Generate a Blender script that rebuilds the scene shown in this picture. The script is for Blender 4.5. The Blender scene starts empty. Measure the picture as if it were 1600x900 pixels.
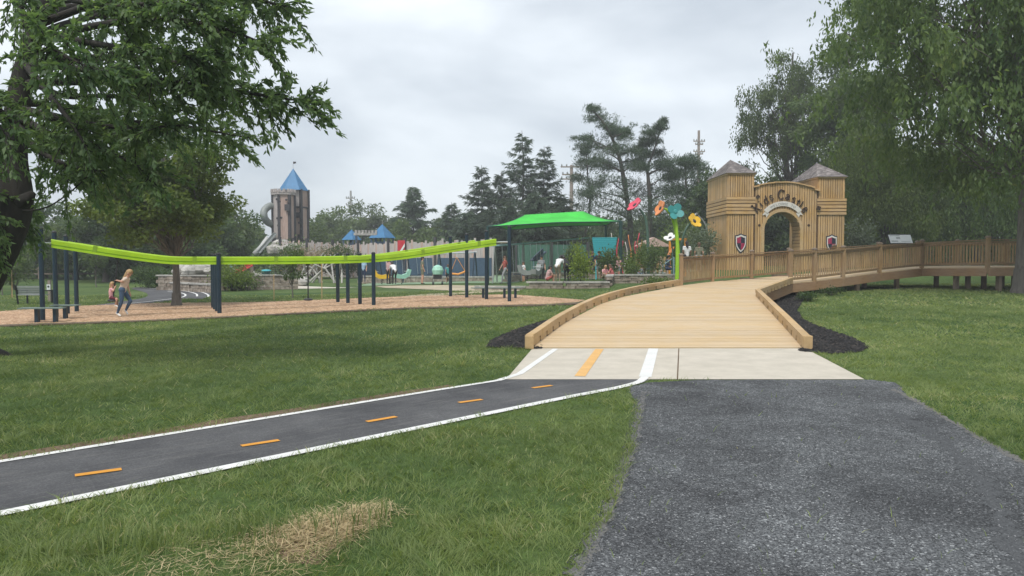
import bpy, bmesh, math, random
import numpy as np
from mathutils import Vector, Matrix

random.seed(7)
RNG = np.random.default_rng(7)
R = math.radians
S = bpy.context.scene
COL = S.collection

# ------------------------------------------------------------------ camera
F = 1150.0                       # focal length in photograph pixels (1600 wide)
PITCH = math.atan(48.0 / F)      # horizon at row 402
EYE = 1.65
cam_d = bpy.data.cameras.new('camera')
cam_d.sensor_width = 36.0
cam_d.lens = F / 1600.0 * 36.0
cam_d.clip_start = 0.05
cam_d.clip_end = 3000
cam = bpy.data.objects.new('camera', cam_d)
cam.location = (0, 0, EYE)
cam.rotation_euler = (R(90) - PITCH, 0, 0)
COL.objects.link(cam)
S.camera = cam

# ------------------------------------------------------------------ sky, sun, exposure
SUN_EL, SUN_AZ = 58.0, 200.0     # azimuth clockwise from +Y (behind the camera, slightly left)
world = bpy.data.worlds.new('World')
S.world = world
world.use_nodes = True
wn = world.node_tree
wn.nodes.clear()
w_out = wn.nodes.new('ShaderNodeOutputWorld')
w_bg = wn.nodes.new('ShaderNodeBackground')
w_bg.inputs['Strength'].default_value = 0.1
w_sky = wn.nodes.new('ShaderNodeTexSky')
w_sky.sky_type = 'NISHITA'
w_sky.sun_disc = False
w_sky.sun_elevation = R(SUN_EL)
w_sky.sun_rotation = R(SUN_AZ)
w_tc = wn.nodes.new('ShaderNodeTexCoord')
w_map = wn.nodes.new('ShaderNodeMapping')
w_map.inputs['Scale'].default_value = (1.0, 1.0, 2.6)
w_map.inputs['Location'].default_value = (3.1, 0.4, 0.2)
w_n = wn.nodes.new('ShaderNodeTexNoise')
w_n.inputs['Scale'].default_value = 2.1
w_n.inputs['Detail'].default_value = 5
w_n.inputs['Roughness'].default_value = 0.52
w_n.inputs['Distortion'].default_value = 0.25
w_r = wn.nodes.new('ShaderNodeValToRGB')
w_r.color_ramp.elements[0].position = 0.36
w_r.color_ramp.elements[0].color = (3.5, 3.85, 4.25, 1)
w_r.color_ramp.elements[1].position = 0.64
w_r.color_ramp.elements[1].color = (6.0, 6.35, 6.65, 1)
w_mix = wn.nodes.new('ShaderNodeMix')
w_mix.data_type = 'RGBA'
w_mix.inputs['Factor'].default_value = 0.92
wn.links.new(w_tc.outputs['Generated'], w_map.inputs['Vector'])
wn.links.new(w_map.outputs['Vector'], w_n.inputs['Vector'])
wn.links.new(w_n.outputs['Fac'], w_r.inputs['Fac'])
wn.links.new(w_sky.outputs['Color'], w_mix.inputs[6])
wn.links.new(w_r.outputs['Color'], w_mix.inputs[7])
wn.links.new(w_mix.outputs[2], w_bg.inputs['Color'])
wn.links.new(w_bg.outputs['Background'], w_out.inputs['Surface'])

sun_d = bpy.data.lights.new('sun', 'SUN')
sun_d.energy = 1.5
sun_d.angle = R(12)
sun_d.color = (1.0, 0.96, 0.9)
sun = bpy.data.objects.new('sun', sun_d)
az, el = R(SUN_AZ), R(SUN_EL)
sdir = Vector((math.sin(az) * math.cos(el), math.cos(az) * math.cos(el), math.sin(el)))
sun.rotation_euler = sdir.to_track_quat('Z', 'Y').to_euler()
sun.location = sdir * 60
COL.objects.link(sun)

S.render.engine = 'CYCLES'
S.view_settings.view_transform = 'Standard'
S.view_settings.look = 'None'
S.view_settings.exposure = 0.9
S.view_settings.gamma = 1.0
S.view_settings.use_curve_mapping = False
S.cycles.max_bounces = 6
S.cycles.transparent_max_bounces = 6
S.cycles.volume_bounces = 0
S.cycles.use_denoising = True

# ------------------------------------------------------------------ measuring helpers
CP, SP = math.cos(PITCH), math.sin(PITCH)

def ray(px, py):
    x = (px - 800.0) / F
    u = (450.0 - py) / F
    return Vector((x, CP + u * SP, -SP + u * CP))

def at(px, py, z=0.0):
    """point on the level z seen at this place of the photograph"""
    d = ray(px, py)
    t = (z - EYE) / d.z
    return Vector((d.x * t, d.y * t, z))

def W(px, py, Y):
    """point at depth Y seen at this place of the photograph"""
    d = ray(px, py)
    t = Y / d.y
    return Vector((d.x * t, Y, EYE + d.z * t))

def sst(a, b, x):
    t = np.clip((np.asarray(x, float) - a) / (b - a), 0, 1)
    return t * t * (3 - 2 * t)

def terrain(X, Y):
    X = np.asarray(X, float)
    Y = np.asarray(Y, float)
    z = -0.22 * sst(-2, -12, X) * sst(10, 20, Y)
    z = z + 0.34 * sst(6.5, 12, X) * sst(15, 28, Y)
    z = z + 0.26 * sst(35.6, 36.4, Y) * sst(0.2, 1.2, X) * (1 - sst(6.5, 10, X))
    z = z + 0.55 * sst(9, 13, X) * sst(38, 43.5, Y)
    z = z + 0.10 * sst(45, 90, Y)
    return z

def tz(x, y):
    return float(terrain(x, y))

# ------------------------------------------------------------------ materials
MAT = {}

def new_mat(name):
    m = bpy.data.materials.new(name)
    m.use_nodes = True
    nt = m.node_tree
    nt.nodes.clear()
    out = nt.nodes.new('ShaderNodeOutputMaterial')
    MAT[name] = m
    return m, nt, out

def _noise(nt, vec, scale, detail=4, rough=0.55, dist=0.0):
    n = nt.nodes.new('ShaderNodeTexNoise')
    n.inputs['Scale'].default_value = scale
    n.inputs['Detail'].default_value = detail
    n.inputs['Roughness'].default_value = rough
    n.inputs['Distortion'].default_value = dist
    nt.links.new(vec, n.inputs['Vector'])
    return n.outputs['Fac']

def _ramp(nt, fac, stops):
    r = nt.nodes.new('ShaderNodeValToRGB')
    e = r.color_ramp.elements
    while len(e) < len(stops):
        e.new(0.5)
    for k, (p, c) in enumerate(stops):
        e[k].position = p
        e[k].color = (c[0], c[1], c[2], 1)
    nt.links.new(fac, r.inputs['Fac'])
    return r.outputs['Color']

def _mix(nt, fac, a, b, mode='MIX'):
    m = nt.nodes.new('ShaderNodeMix')
    m.data_type = 'RGBA'
    m.blend_type = mode
    for sock, v in ((m.inputs['Factor'], fac), (m.inputs[6], a), (m.inputs[7], b)):
        if isinstance(v, (int, float)):
            sock.default_value = v
        elif isinstance(v, tuple):
            sock.default_value = (v[0], v[1], v[2], 1)
        else:
            nt.links.new(v, sock)
    return m.outputs[2]

def _math(nt, op, a, b=0.5, c=None):
    m = nt.nodes.new('ShaderNodeMath')
    m.operation = op
    for k, v in enumerate((a, b) if c is None else (a, b, c)):
        if isinstance(v, (int, float)):
            m.inputs[k].default_value = v
        else:
            nt.links.new(v, m.inputs[k])
    return m.outputs[0]

def _pos(nt, scale=None):
    g = nt.nodes.new('ShaderNodeNewGeometry')
    if scale is None:
        return g.outputs['Position']
    mp = nt.nodes.new('ShaderNodeMapping')
    mp.inputs['Scale'].default_value = scale
    nt.links.new(g.outputs['Position'], mp.inputs['Vector'])
    return mp.outputs['Vector']

def _obj(nt, scale=(1, 1, 1)):
    g = nt.nodes.new('ShaderNodeTexCoord')
    mp = nt.nodes.new('ShaderNodeMapping')
    mp.inputs['Scale'].default_value = scale
    nt.links.new(g.outputs['Object'], mp.inputs['Vector'])
    return mp.outputs['Vector']

def _bsdf(nt, out, col, rough=0.7, bump=None, strength=0.3, dist=0.01, metal=0.0, spec=None):
    b = nt.nodes.new('ShaderNodeBsdfPrincipled')
    if isinstance(col, tuple):
        b.inputs['Base Color'].default_value = (col[0], col[1], col[2], 1)
    else:
        nt.links.new(col, b.inputs['Base Color'])
    if isinstance(rough, (int, float)):
        b.inputs['Roughness'].default_value = rough
    else:
        nt.links.new(rough, b.inputs['Roughness'])
    b.inputs['Metallic'].default_value = metal
    if spec is not None:
        b.inputs['Specular IOR Level'].default_value = spec
    if bump is not None:
        bp = nt.nodes.new('ShaderNodeBump')
        bp.inputs['Strength'].default_value = strength
        bp.inputs['Distance'].default_value = dist
        nt.links.new(bump, bp.inputs['Height'])
        nt.links.new(bp.outputs['Normal'], b.inputs['Normal'])
    nt.links.new(b.outputs['BSDF'], out.inputs['Surface'])
    return b

def mat_plain(name, col, rough=0.55, var=0.12, scale=6.0, metal=0.0, bump=0.12, spec=None):
    """painted / plastic / cloth surface with slight wear"""
    m, nt, out = new_mat(name)
    n = _noise(nt, _pos(nt), scale, 5)
    lo = tuple(c * (1 - var) for c in col)
    hi = tuple(min(1, c * (1 + var)) for c in col)
    c = _ramp(nt, n, [(0.3, lo), (0.7, hi)])
    _bsdf(nt, out, c, rough, n, bump, 0.004, metal, spec)
    return m

def mat_wood(name, a, b, grain=(2.5, 26, 26), rough=0.75, objrand=0.22, knots=True):
    m, nt, out = new_mat(name)
    v = _pos(nt, grain)
    n = _noise(nt, v, 1.0, 6, 0.6, 0.4)
    n2 = _noise(nt, _pos(nt), 1.3, 3)
    c = _ramp(nt, n, [(0.25, a), (0.72, b)])
    oi = nt.nodes.new('ShaderNodeObjectInfo')
    val = _math(nt, 'MULTIPLY_ADD', oi.outputs['Random'], objrand * 2, 1 - objrand)
    hsv = nt.nodes.new('ShaderNodeHueSaturation')
    nt.links.new(c, hsv.inputs['Color'])
    nt.links.new(val, hsv.inputs['Value'])
    sat = _math(nt, 'MULTIPLY_ADD', n2, 0.5, 0.72)
    nt.links.new(sat, hsv.inputs['Saturation'])
    col = hsv.outputs['Color']
    if knots:
        vo = nt.nodes.new('ShaderNodeTexVoronoi')
        vo.inputs['Scale'].default_value = 3.2
        nt.links.new(_pos(nt, (1, 1, 0.6)), vo.inputs['Vector'])
        k = _ramp(nt, vo.outputs['Distance'], [(0.02, (0.45, 0.36, 0.3)), (0.09, (1, 1, 1))])
        col = _mix(nt, 1.0, col, k, 'MULTIPLY')
    _bsdf(nt, out, col, rough, n, 0.25, 0.004)
    return m

def mat_leaf(name, dark, light, trans=0.45, rough=0.5, yellow=None):
    m, nt, out = new_mat(name)
    at_ = nt.nodes.new('ShaderNodeAttribute')
    at_.attribute_name = 'rnd'
    n = _noise(nt, _pos(nt), 0.55, 3)
    f = _math(nt, 'ADD', _math(nt, 'MULTIPLY', at_.outputs['Fac'], 0.65), _math(nt, 'MULTIPLY_ADD', n, 1.1, -0.38))
    stops = [(0.0, dark), (0.85, light)]
    if yellow:
        stops.append((1.0, yellow))
    c = _ramp(nt, f, stops)
    oi = nt.nodes.new('ShaderNodeObjectInfo')
    hsv = nt.nodes.new('ShaderNodeHueSaturation')
    nt.links.new(_math(nt, 'MULTIPLY_ADD', oi.outputs['Random'], 0.4, 0.8), hsv.inputs['Value'])
    nt.links.new(c, hsv.inputs['Color'])
    c = hsv.outputs['Color']
    b = nt.nodes.new('ShaderNodeBsdfPrincipled')
    nt.links.new(c, b.inputs['Base Color'])
    b.inputs['Roughness'].default_value = rough
    b.inputs['Specular IOR Level'].default_value = 0.35
    t = nt.nodes.new('ShaderNodeBsdfTranslucent')
    tc = _mix(nt, 1.0, c, (1.25, 1.25, 0.7), 'MULTIPLY')
    nt.links.new(tc, t.inputs['Color'])
    mx = nt.nodes.new('ShaderNodeMixShader')
    mx.inputs[0].default_value = trans
    nt.links.new(b.outputs[0], mx.inputs[1])
    nt.links.new(t.outputs[0], mx.inputs[2])
    nt.links.new(mx.outputs[0], out.inputs['Surface'])
    return m

def mat_bark(name, a, b):
    m, nt, out = new_mat(name)
    n = _noise(nt, _pos(nt, (9, 9, 1.8)), 1.0, 6, 0.65, 0.5)
    c = _ramp(nt, n, [(0.3, a), (0.7, b)])
    _bsdf(nt, out, c, 0.9, n, 0.9, 0.03)
    return m

# ground: mown lawn soil / grass
def mat_lawn():
    m, nt, out = new_mat('lawn')
    p = _pos(nt)
    n1 = _noise(nt, p, 0.22, 4)
    n2 = _noise(nt, p, 5.0, 5, 0.65)
    n3 = _noise(nt, _pos(nt, (60, 26, 26)), 1.0, 4, 0.7)
    c1 = _ramp(nt, n1, [(0.35, (0.050, 0.098, 0.028)), (0.68, (0.115, 0.165, 0.055))])
    c2 = _ramp(nt, n2, [(0.3, (0.5, 0.52, 0.5)), (0.7, (1.3, 1.25, 1.2))])
    c = _mix(nt, 0.8, c1, c2, 'MULTIPLY')
    c3 = _ramp(nt, n3, [(0.25, (0.55, 0.55, 0.5)), (0.75, (1.4, 1.4, 1.25))])
    c = _mix(nt, 0.8, c, c3, 'MULTIPLY')
    _bsdf(nt, out, c, 0.9, _math(nt, 'ADD', n3, n2), 0.7, 0.03, spec=0.15)
mat_lawn()

def mat_gravel():
    m, nt, out = new_mat('gravel')
    p = _pos(nt)
    v = nt.nodes.new('ShaderNodeTexVoronoi')
    v.inputs['Scale'].default_value = 88
    nt.links.new(p, v.inputs['Vector'])
    big = _noise(nt, p, 0.75, 6, 0.62, 0.6)
    mid = _noise(nt, p, 7, 5, 0.72)
    sep = nt.nodes.new('ShaderNodeSeparateColor')
    nt.links.new(v.outputs['Color'], sep.inputs[0])
    c = _ramp(nt, sep.outputs[0], [(0.0, (0.042, 0.044, 0.047)), (0.6, (0.092, 0.096, 0.100)), (0.92, (0.145, 0.150, 0.155)), (1.0, (0.30, 0.305, 0.31))])
    c = _mix(nt, 1.0, c, _ramp(nt, big, [(0.36, (0.68, 0.68, 0.69)), (0.64, (1.48, 1.50, 1.50))]), 'MULTIPLY')
    c = _mix(nt, 1.0, c, _ramp(nt, mid, [(0.3, (0.72, 0.72, 0.72)), (0.7, (1.25, 1.25, 1.25))]), 'MULTIPLY')
    _bsdf(nt, out, c, 0.9, _math(nt, 'SUBTRACT', 1.0, v.outputs['Distance']), 0.8, 0.010, spec=0.2)
    # fine dust: wheel track and crumbling edges
    m, nt, out = new_mat('gravel_fines')
    p = _pos(nt)
    f = _noise(nt, p, 45, 5, 0.75)
    c = _ramp(nt, f, [(0.3, (0.045, 0.048, 0.052)), (0.7, (0.115, 0.119, 0.124))])
    _bsdf(nt, out, c, 0.95, f, 0.5, 0.006, spec=0.15)
    m, nt, out = new_mat('gravel_edge')
    p = _pos(nt)
    f = _noise(nt, p, 40, 5, 0.8)
    c = _ramp(nt, f, [(0.3, (0.09, 0.088, 0.082)), (0.7, (0.21, 0.205, 0.195))])
    _bsdf(nt, out, c, 0.95, f, 0.7, 0.01, spec=0.15)
mat_gravel()

def mat_asphalt():
    m, nt, out = new_mat('asphalt')
    p = _pos(nt)
    n = _noise(nt, p, 60, 4, 0.75)
    big = _noise(nt, p, 0.9, 6, 0.65)
    c = _ramp(nt, n, [(0.3, (0.055, 0.056, 0.060)), (0.55, (0.085, 0.086, 0.090)), (0.75, (0.15, 0.15, 0.152))])
    c = _mix(nt, 1.0, c, _ramp(nt, big, [(0.34, (0.72, 0.72, 0.74)), (0.66, (1.35, 1.34, 1.32))]), 'MULTIPLY')
    # scuffs and dust drawn out along the path
    mp = nt.nodes.new('ShaderNodeMapping')
    mp.inputs['Rotation'].default_value = (0, 0, R(-45))
    nt.links.new(p, mp.inputs['Vector'])
    mp2 = nt.nodes.new('ShaderNodeMapping')
    mp2.inputs['Scale'].default_value = (0.9, 9.0, 1)
    nt.links.new(mp.outputs['Vector'], mp2.inputs['Vector'])
    st = _noise(nt, mp2.outputs['Vector'], 1.6, 6, 0.72)
    c = _mix(nt, _ramp(nt, st, [(0.52, (0, 0, 0)), (0.74, (0.5, 0.5, 0.5))]), c, (0.19, 0.182, 0.17))
    # hairline cracks
    d = nt.nodes.new('ShaderNodeMix')
    d.data_type = 'VECTOR'
    d.inputs['Factor'].default_value = 0.12
    nz = nt.nodes.new('ShaderNodeTexNoise')
    nz.inputs['Scale'].default_value = 3.0
    nt.links.new(p, nz.inputs['Vector'])
    nt.links.new(p, d.inputs[4])
    nt.links.new(nz.outputs['Color'], d.inputs[5])
    v = nt.nodes.new('ShaderNodeTexVoronoi')
    v.feature = 'DISTANCE_TO_EDGE'
    v.inputs['Scale'].default_value = 0.55
    nt.links.new(d.outputs[1], v.inputs['Vector'])
    ck = _ramp(nt, v.outputs['Distance'], [(0.0025, (0.45, 0.45, 0.45)), (0.008, (1, 1, 1))])
    c = _mix(nt, 0.22, c, ck, 'MULTIPLY')
    _bsdf(nt, out, c, 0.85, n, 0.7, 0.008, spec=0.25)
mat_asphalt()

def mat_concrete(name='concrete', a=(0.45, 0.41, 0.34), b=(0.56, 0.51, 0.43)):
    m, nt, out = new_mat(name)
    p = _pos(nt)
    n = _noise(nt, p, 2.2, 6, 0.62)
    f = _noise(nt, _pos(nt, (14, 120, 40)), 1.0, 3)
    c = _ramp(nt, n, [(0.3, a), (0.7, b)])
    c = _mix(nt, 0.35, c, _ramp(nt, f, [(0.3, (0.8, 0.8, 0.8)), (0.7, (1.15, 1.15, 1.15))]), 'MULTIPLY')
    st = _noise(nt, p, 6.5, 6, 0.75)
    c = _mix(nt, _ramp(nt, st, [(0.62, (0, 0, 0)), (0.78, (0.35, 0.35, 0.35))]), c, (0.33, 0.29, 0.23))
    _bsdf(nt, out, c, 0.85, f, 0.25, 0.003)
mat_concrete()

def mat_paint(name, col, wear=0.6):
    m, nt, out = new_mat(name)
    p = _pos(nt)
    n = _noise(nt, p, 38, 5, 0.72)
    n2 = _noise(nt, p, 3.0, 4)
    c = _ramp(nt, n2, [(0.3, tuple(x * 0.86 for x in col)), (0.7, col)])
    w = _ramp(nt, n, [(wear, (0, 0, 0)), (wear + 0.1, (0.75, 0.75, 0.75))])
    c = _mix(nt, w, c, (0.12, 0.12, 0.12))
    _bsdf(nt, out, c, 0.7, n, 0.3, 0.003)
mat_paint('white_paint', (0.74, 0.74, 0.72), 0.63)
mat_paint('orange_paint', (0.68, 0.30, 0.03), 0.60)
mat_paint('orange_paint_worn', (0.72, 0.42, 0.14), 0.62)

def mat_speckle(name, stops, scale, rough=0.9, bump=0.9, dist=0.02, big=(0.75, 1.2)):
    m, nt, out = new_mat(name)
    p = _pos(nt)
    v = nt.nodes.new('ShaderNodeTexVoronoi')
    v.inputs['Scale'].default_value = scale
    nt.links.new(p, v.inputs['Vector'])
    sep = nt.nodes.new('ShaderNodeSeparateColor')
    nt.links.new(v.outputs['Color'], sep.inputs[0])
    c = _ramp(nt, sep.outputs[0], stops)
    b = _noise(nt, p, 0.8, 4)
    c = _mix(nt, 1.0, c, _ramp(nt, b, [(0.3, (big[0],) * 3), (0.7, (big[1],) * 3)]), 'MULTIPLY')
    _bsdf(nt, out, c, rough, v.outputs['Distance'], bump, dist, spec=0.2)
mat_speckle('wood_chips', [(0, (0.36, 0.225, 0.135)), (0.4, (0.48, 0.31, 0.19)), (0.8, (0.54, 0.36, 0.23)), (1, (0.62, 0.44, 0.30))], 22)
mat_speckle('black_mulch', [(0, (0.008, 0.008, 0.009)), (0.7, (0.022, 0.021, 0.022)), (1, (0.06, 0.055, 0.05))], 26)
mat_speckle('edging', [(0, (0.10, 0.075, 0.055)), (1, (0.19, 0.14, 0.10))], 9)
mat_speckle('pale_surfacing', [(0, (0.36, 0.30, 0.21)), (1, (0.46, 0.40, 0.29))], 20, bump=0.3)
mat_speckle('rubber_green', [(0, (0.17, 0.26, 0.16)), (1, (0.26, 0.36, 0.23))], 20, bump=0.3)
mat_speckle('wall_block', [(0, (0.20, 0.165, 0.135)), (0.6, (0.30, 0.25, 0.205)), (1, (0.38, 0.33, 0.28))], 7, bump=0.5)
mat_speckle('rock', [(0, (0.30, 0.29, 0.27)), (1, (0.50, 0.48, 0.44))], 5, bump=0.4)
mat_speckle('bare_soil', [(0, (0.10, 0.07, 0.045)), (1, (0.20, 0.145, 0.095))], 40, bump=0.5)

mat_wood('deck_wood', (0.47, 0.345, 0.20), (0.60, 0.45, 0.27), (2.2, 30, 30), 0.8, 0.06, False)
mat_wood('curb_wood', (0.40, 0.265, 0.12), (0.54, 0.37, 0.19), (9, 9, 9), 0.75, 0.1, False)
mat_wood('rail_wood', (0.20, 0.125, 0.058), (0.32, 0.205, 0.10), (12, 12, 2.5), 0.75, 0.12, False)
mat_wood('baluster_wood', (0.30, 0.195, 0.09), (0.44, 0.30, 0.15), (12, 12, 2.5), 0.75, 0.12, False)
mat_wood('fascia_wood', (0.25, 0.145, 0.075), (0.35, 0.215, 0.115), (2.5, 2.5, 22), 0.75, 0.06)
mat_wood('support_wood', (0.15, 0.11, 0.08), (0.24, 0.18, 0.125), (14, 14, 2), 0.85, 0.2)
mat_wood('gate_board', (0.38, 0.235, 0.095), (0.57, 0.37, 0.17), (12, 12, 1.4), 0.7, 0.14)
mat_wood('gate_board_level', (0.38, 0.235, 0.095), (0.57, 0.37, 0.17), (1.4, 12, 12), 0.7, 0.13)
mat_wood('gate_trim', (0.40, 0.27, 0.12), (0.53, 0.36, 0.18), (6, 6, 6), 0.7, 0.08)
mat_plain('gate_gap', (0.10, 0.058, 0.024), 0.9, 0.2)
mat_wood('grey_plank', (0.33, 0.29, 0.28), (0.56, 0.50, 0.48), (16, 16, 1.6), 0.85, 0.14)
mat_wood('pink_plank', (0.36, 0.24, 0.2), (0.56, 0.42, 0.36), (16, 16, 1.6), 0.85, 0.14)
mat_wood('fence_wood', (0.19, 0.15, 0.12), (0.32, 0.26, 0.21), (3, 3, 16), 0.9, 0.2)
mat_speckle('shingle', [(0, (0.10, 0.09, 0.088)), (0.6, (0.17, 0.15, 0.145)), (1, (0.25, 0.225, 0.215))], 6, bump=0.5)

mat_plain('navy_post', (0.006, 0.024, 0.042), 0.42, 0.15)
mat_plain('lime_track', (0.34, 0.55, 0.010), 0.42, 0.14, 2.2)
mat_plain('lime_dark', (0.22, 0.37, 0.01), 0.5, 0.08)
mat_plain('galvanised', (0.55, 0.57, 0.58), 0.35, 0.1, metal=0.6)
mat_plain('black_plastic', (0.012, 0.013, 0.015), 0.45, 0.2)
mat_plain('bench_top', (0.14, 0.19, 0.17), 0.5, 0.15)
mat_plain('dark_green_metal', (0.012, 0.05, 0.045), 0.45, 0.2)
mat_plain('canopy_green', (0.05, 0.50, 0.055), 0.85, 0.16, 1.1, bump=0.3)
mat_plain('roof_blue', (0.035, 0.165, 0.34), 0.55, 0.1, 2.0)
mat_plain('tower_trim', (0.055, 0.052, 0.058), 0.6, 0.2)
mat_plain('tube_grey', (0.23, 0.25, 0.24), 0.45, 0.1)
mat_plain('pale_grey', (0.52, 0.53, 0.52), 0.6, 0.1)
mat_plain('play_green', (0.055, 0.14, 0.10), 0.6, 0.2)
mat_plain('navy_panel', (0.038, 0.075, 0.125), 0.5, 0.2)
mat_plain('swing_teal', (0.30, 0.47, 0.52), 0.4, 0.08)
mat_plain('panel_teal', (0.06, 0.42, 0.47), 0.5, 0.06)
mat_plain('red_paint', (0.55, 0.03, 0.045), 0.5, 0.1)
mat_plain('petal_red', (0.68, 0.06, 0.11), 0.45, 0.08)
mat_plain('petal_orange', (0.72, 0.25, 0.07), 0.45, 0.08)
mat_plain('petal_teal', (0.04, 0.27, 0.27), 0.45, 0.08)
mat_plain('petal_yellow', (0.78, 0.46, 0.02), 0.45, 0.08)
mat_plain('stem_lime', (0.31, 0.55, 0.02), 0.4, 0.06)
mat_plain('stem_dark', (0.06, 0.12, 0.085), 0.5, 0.1)
mat_plain('orange_plastic', (0.70, 0.28, 0.03), 0.45, 0.08)
mat_plain('white_plastic', (0.74, 0.74, 0.72), 0.5, 0.05)
mat_plain('mint_plastic', (0.33, 0.60, 0.48), 0.5, 0.08)
mat_plain('sign_face', (0.70, 0.73, 0.74), 0.35, 0.04)
mat_plain('sign_print', (0.36, 0.39, 0.40), 0.5, 0.1)
mat_plain('ribbon_white', (0.66, 0.63, 0.58), 0.6, 0.05)
mat_plain('ribbon_letter', (0.30, 0.31, 0.32), 0.6, 0.1)
mat_plain('letter_brown', (0.045, 0.022, 0.010), 0.6, 0.1)
mat_plain('shield_navy', (0.010, 0.016, 0.035), 0.5, 0.1)
mat_plain('shield_red', (0.33, 0.018, 0.07), 0.5, 0.1)
mat_plain('pole_concrete', (0.34, 0.335, 0.325), 0.8, 0.1)
mat_wood('pole_wood', (0.20, 0.16, 0.13), (0.34, 0.29, 0.25), (10, 10, 0.8), 0.9, 0.1)
mat_plain('skin', (0.52, 0.29, 0.20), 0.55, 0.06)
mat_plain('skin_dark', (0.22, 0.115, 0.07), 0.55, 0.06)
mat_plain('hair_blonde', (0.42, 0.27, 0.13), 0.6, 0.2, 30)
mat_plain('hair_brown', (0.10, 0.055, 0.03), 0.6, 0.2, 30)
mat_plain('hair_black', (0.012, 0.010, 0.009), 0.5, 0.2, 30)
mat_plain('eye_dark', (0.02, 0.015, 0.012), 0.3, 0.1)
mat_plain('lip', (0.45, 0.14, 0.12), 0.5, 0.1)
CL = dict(cream=(0.60, 0.49, 0.40), denim=(0.045, 0.085, 0.15), pink=(0.68, 0.36, 0.38), maroon=(0.10, 0.012, 0.025),
          white=(0.74, 0.74, 0.75), khaki=(0.27, 0.22, 0.15), black=(0.016, 0.016, 0.018), navy=(0.022, 0.035, 0.085),
          rust=(0.32, 0.075, 0.06), grey=(0.25, 0.26, 0.27), camo=(0.17, 0.17, 0.115), rose=(0.55, 0.14, 0.14),
          teal=(0.06, 0.25, 0.25), sky=(0.32, 0.45, 0.60), stripe=(0.45, 0.28, 0.27))
for k, v in CL.items():
    mat_plain('cloth_' + k, v, 0.85, 0.12, 14, bump=0.4)

mat_leaf('leaf_near', (0.058, 0.115, 0.056), (0.170, 0.250, 0.105), 0.55, yellow=(0.23, 0.25, 0.09))
mat_leaf('leaf_maple', (0.064, 0.118, 0.034), (0.220, 0.290, 0.084), 0.52, yellow=(0.27, 0.29, 0.08))
mat_leaf('leaf_right', (0.048, 0.102, 0.042), (0.175, 0.250, 0.082), 0.50, yellow=(0.24, 0.28, 0.08))
mat_leaf('leaf_willow', (0.058, 0.105, 0.026), (0.190, 0.255, 0.066), 0.50)
mat_leaf('leaf_far', (0.050, 0.092, 0.038), (0.150, 0.205, 0.074), 0.45)
mat_leaf('leaf_dark', (0.036, 0.074, 0.034), (0.108, 0.160, 0.060), 0.44)
mat_leaf('needle_pine', (0.030, 0.062, 0.040), (0.092, 0.138, 0.076), 0.32)
mat_leaf('needle_spruce', (0.034, 0.062, 0.044), (0.092, 0.130, 0.082), 0.32)
mat_leaf('leaf_lime', (0.10, 0.15, 0.02), (0.27, 0.36, 0.05), 0.45)
mat_leaf('leaf_silver', (0.08, 0.11, 0.075), (0.22, 0.27, 0.20), 0.4)
mat_leaf('leaf_tan', (0.22, 0.17, 0.13), (0.46, 0.38, 0.32), 0.4)
mat_leaf('blade', (0.055, 0.105, 0.034), (0.270, 0.330, 0.130), 0.5, 0.6, yellow=(0.46, 0.42, 0.25))
mat_leaf('straw', (0.34, 0.25, 0.12), (0.68, 0.56, 0.35), 0.25, 0.7)
mat_bark('bark_dark', (0.012, 0.011, 0.009), (0.040, 0.034, 0.028))
mat_bark('bark_grey', (0.085, 0.075, 0.064), (0.19, 0.17, 0.15))
mat_bark('bark_mid', (0.05, 0.042, 0.035), (0.12, 0.105, 0.09))

# ------------------------------------------------------------------ mesh helpers
def tag(o, label=None, cat=None, group=None, kind=None):
    if label: o['label'] = label
    if cat: o['category'] = cat
    if group: o['group'] = group
    if kind: o['kind'] = kind
    return o

def empty(name, loc, label=None, cat=None, group=None, rz=0.0):
    o = bpy.data.objects.new(name, None)
    o.location = loc
    o.rotation_euler = (0, 0, rz)
    o.empty_display_size = 0.2
    COL.objects.link(o)
    tag(o, label, cat, group)
    return o

def wloc(o):
    v = Vector((0, 0, 0))
    while o is not None:
        v = v + o.location
        o = o.parent
    return v

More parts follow.
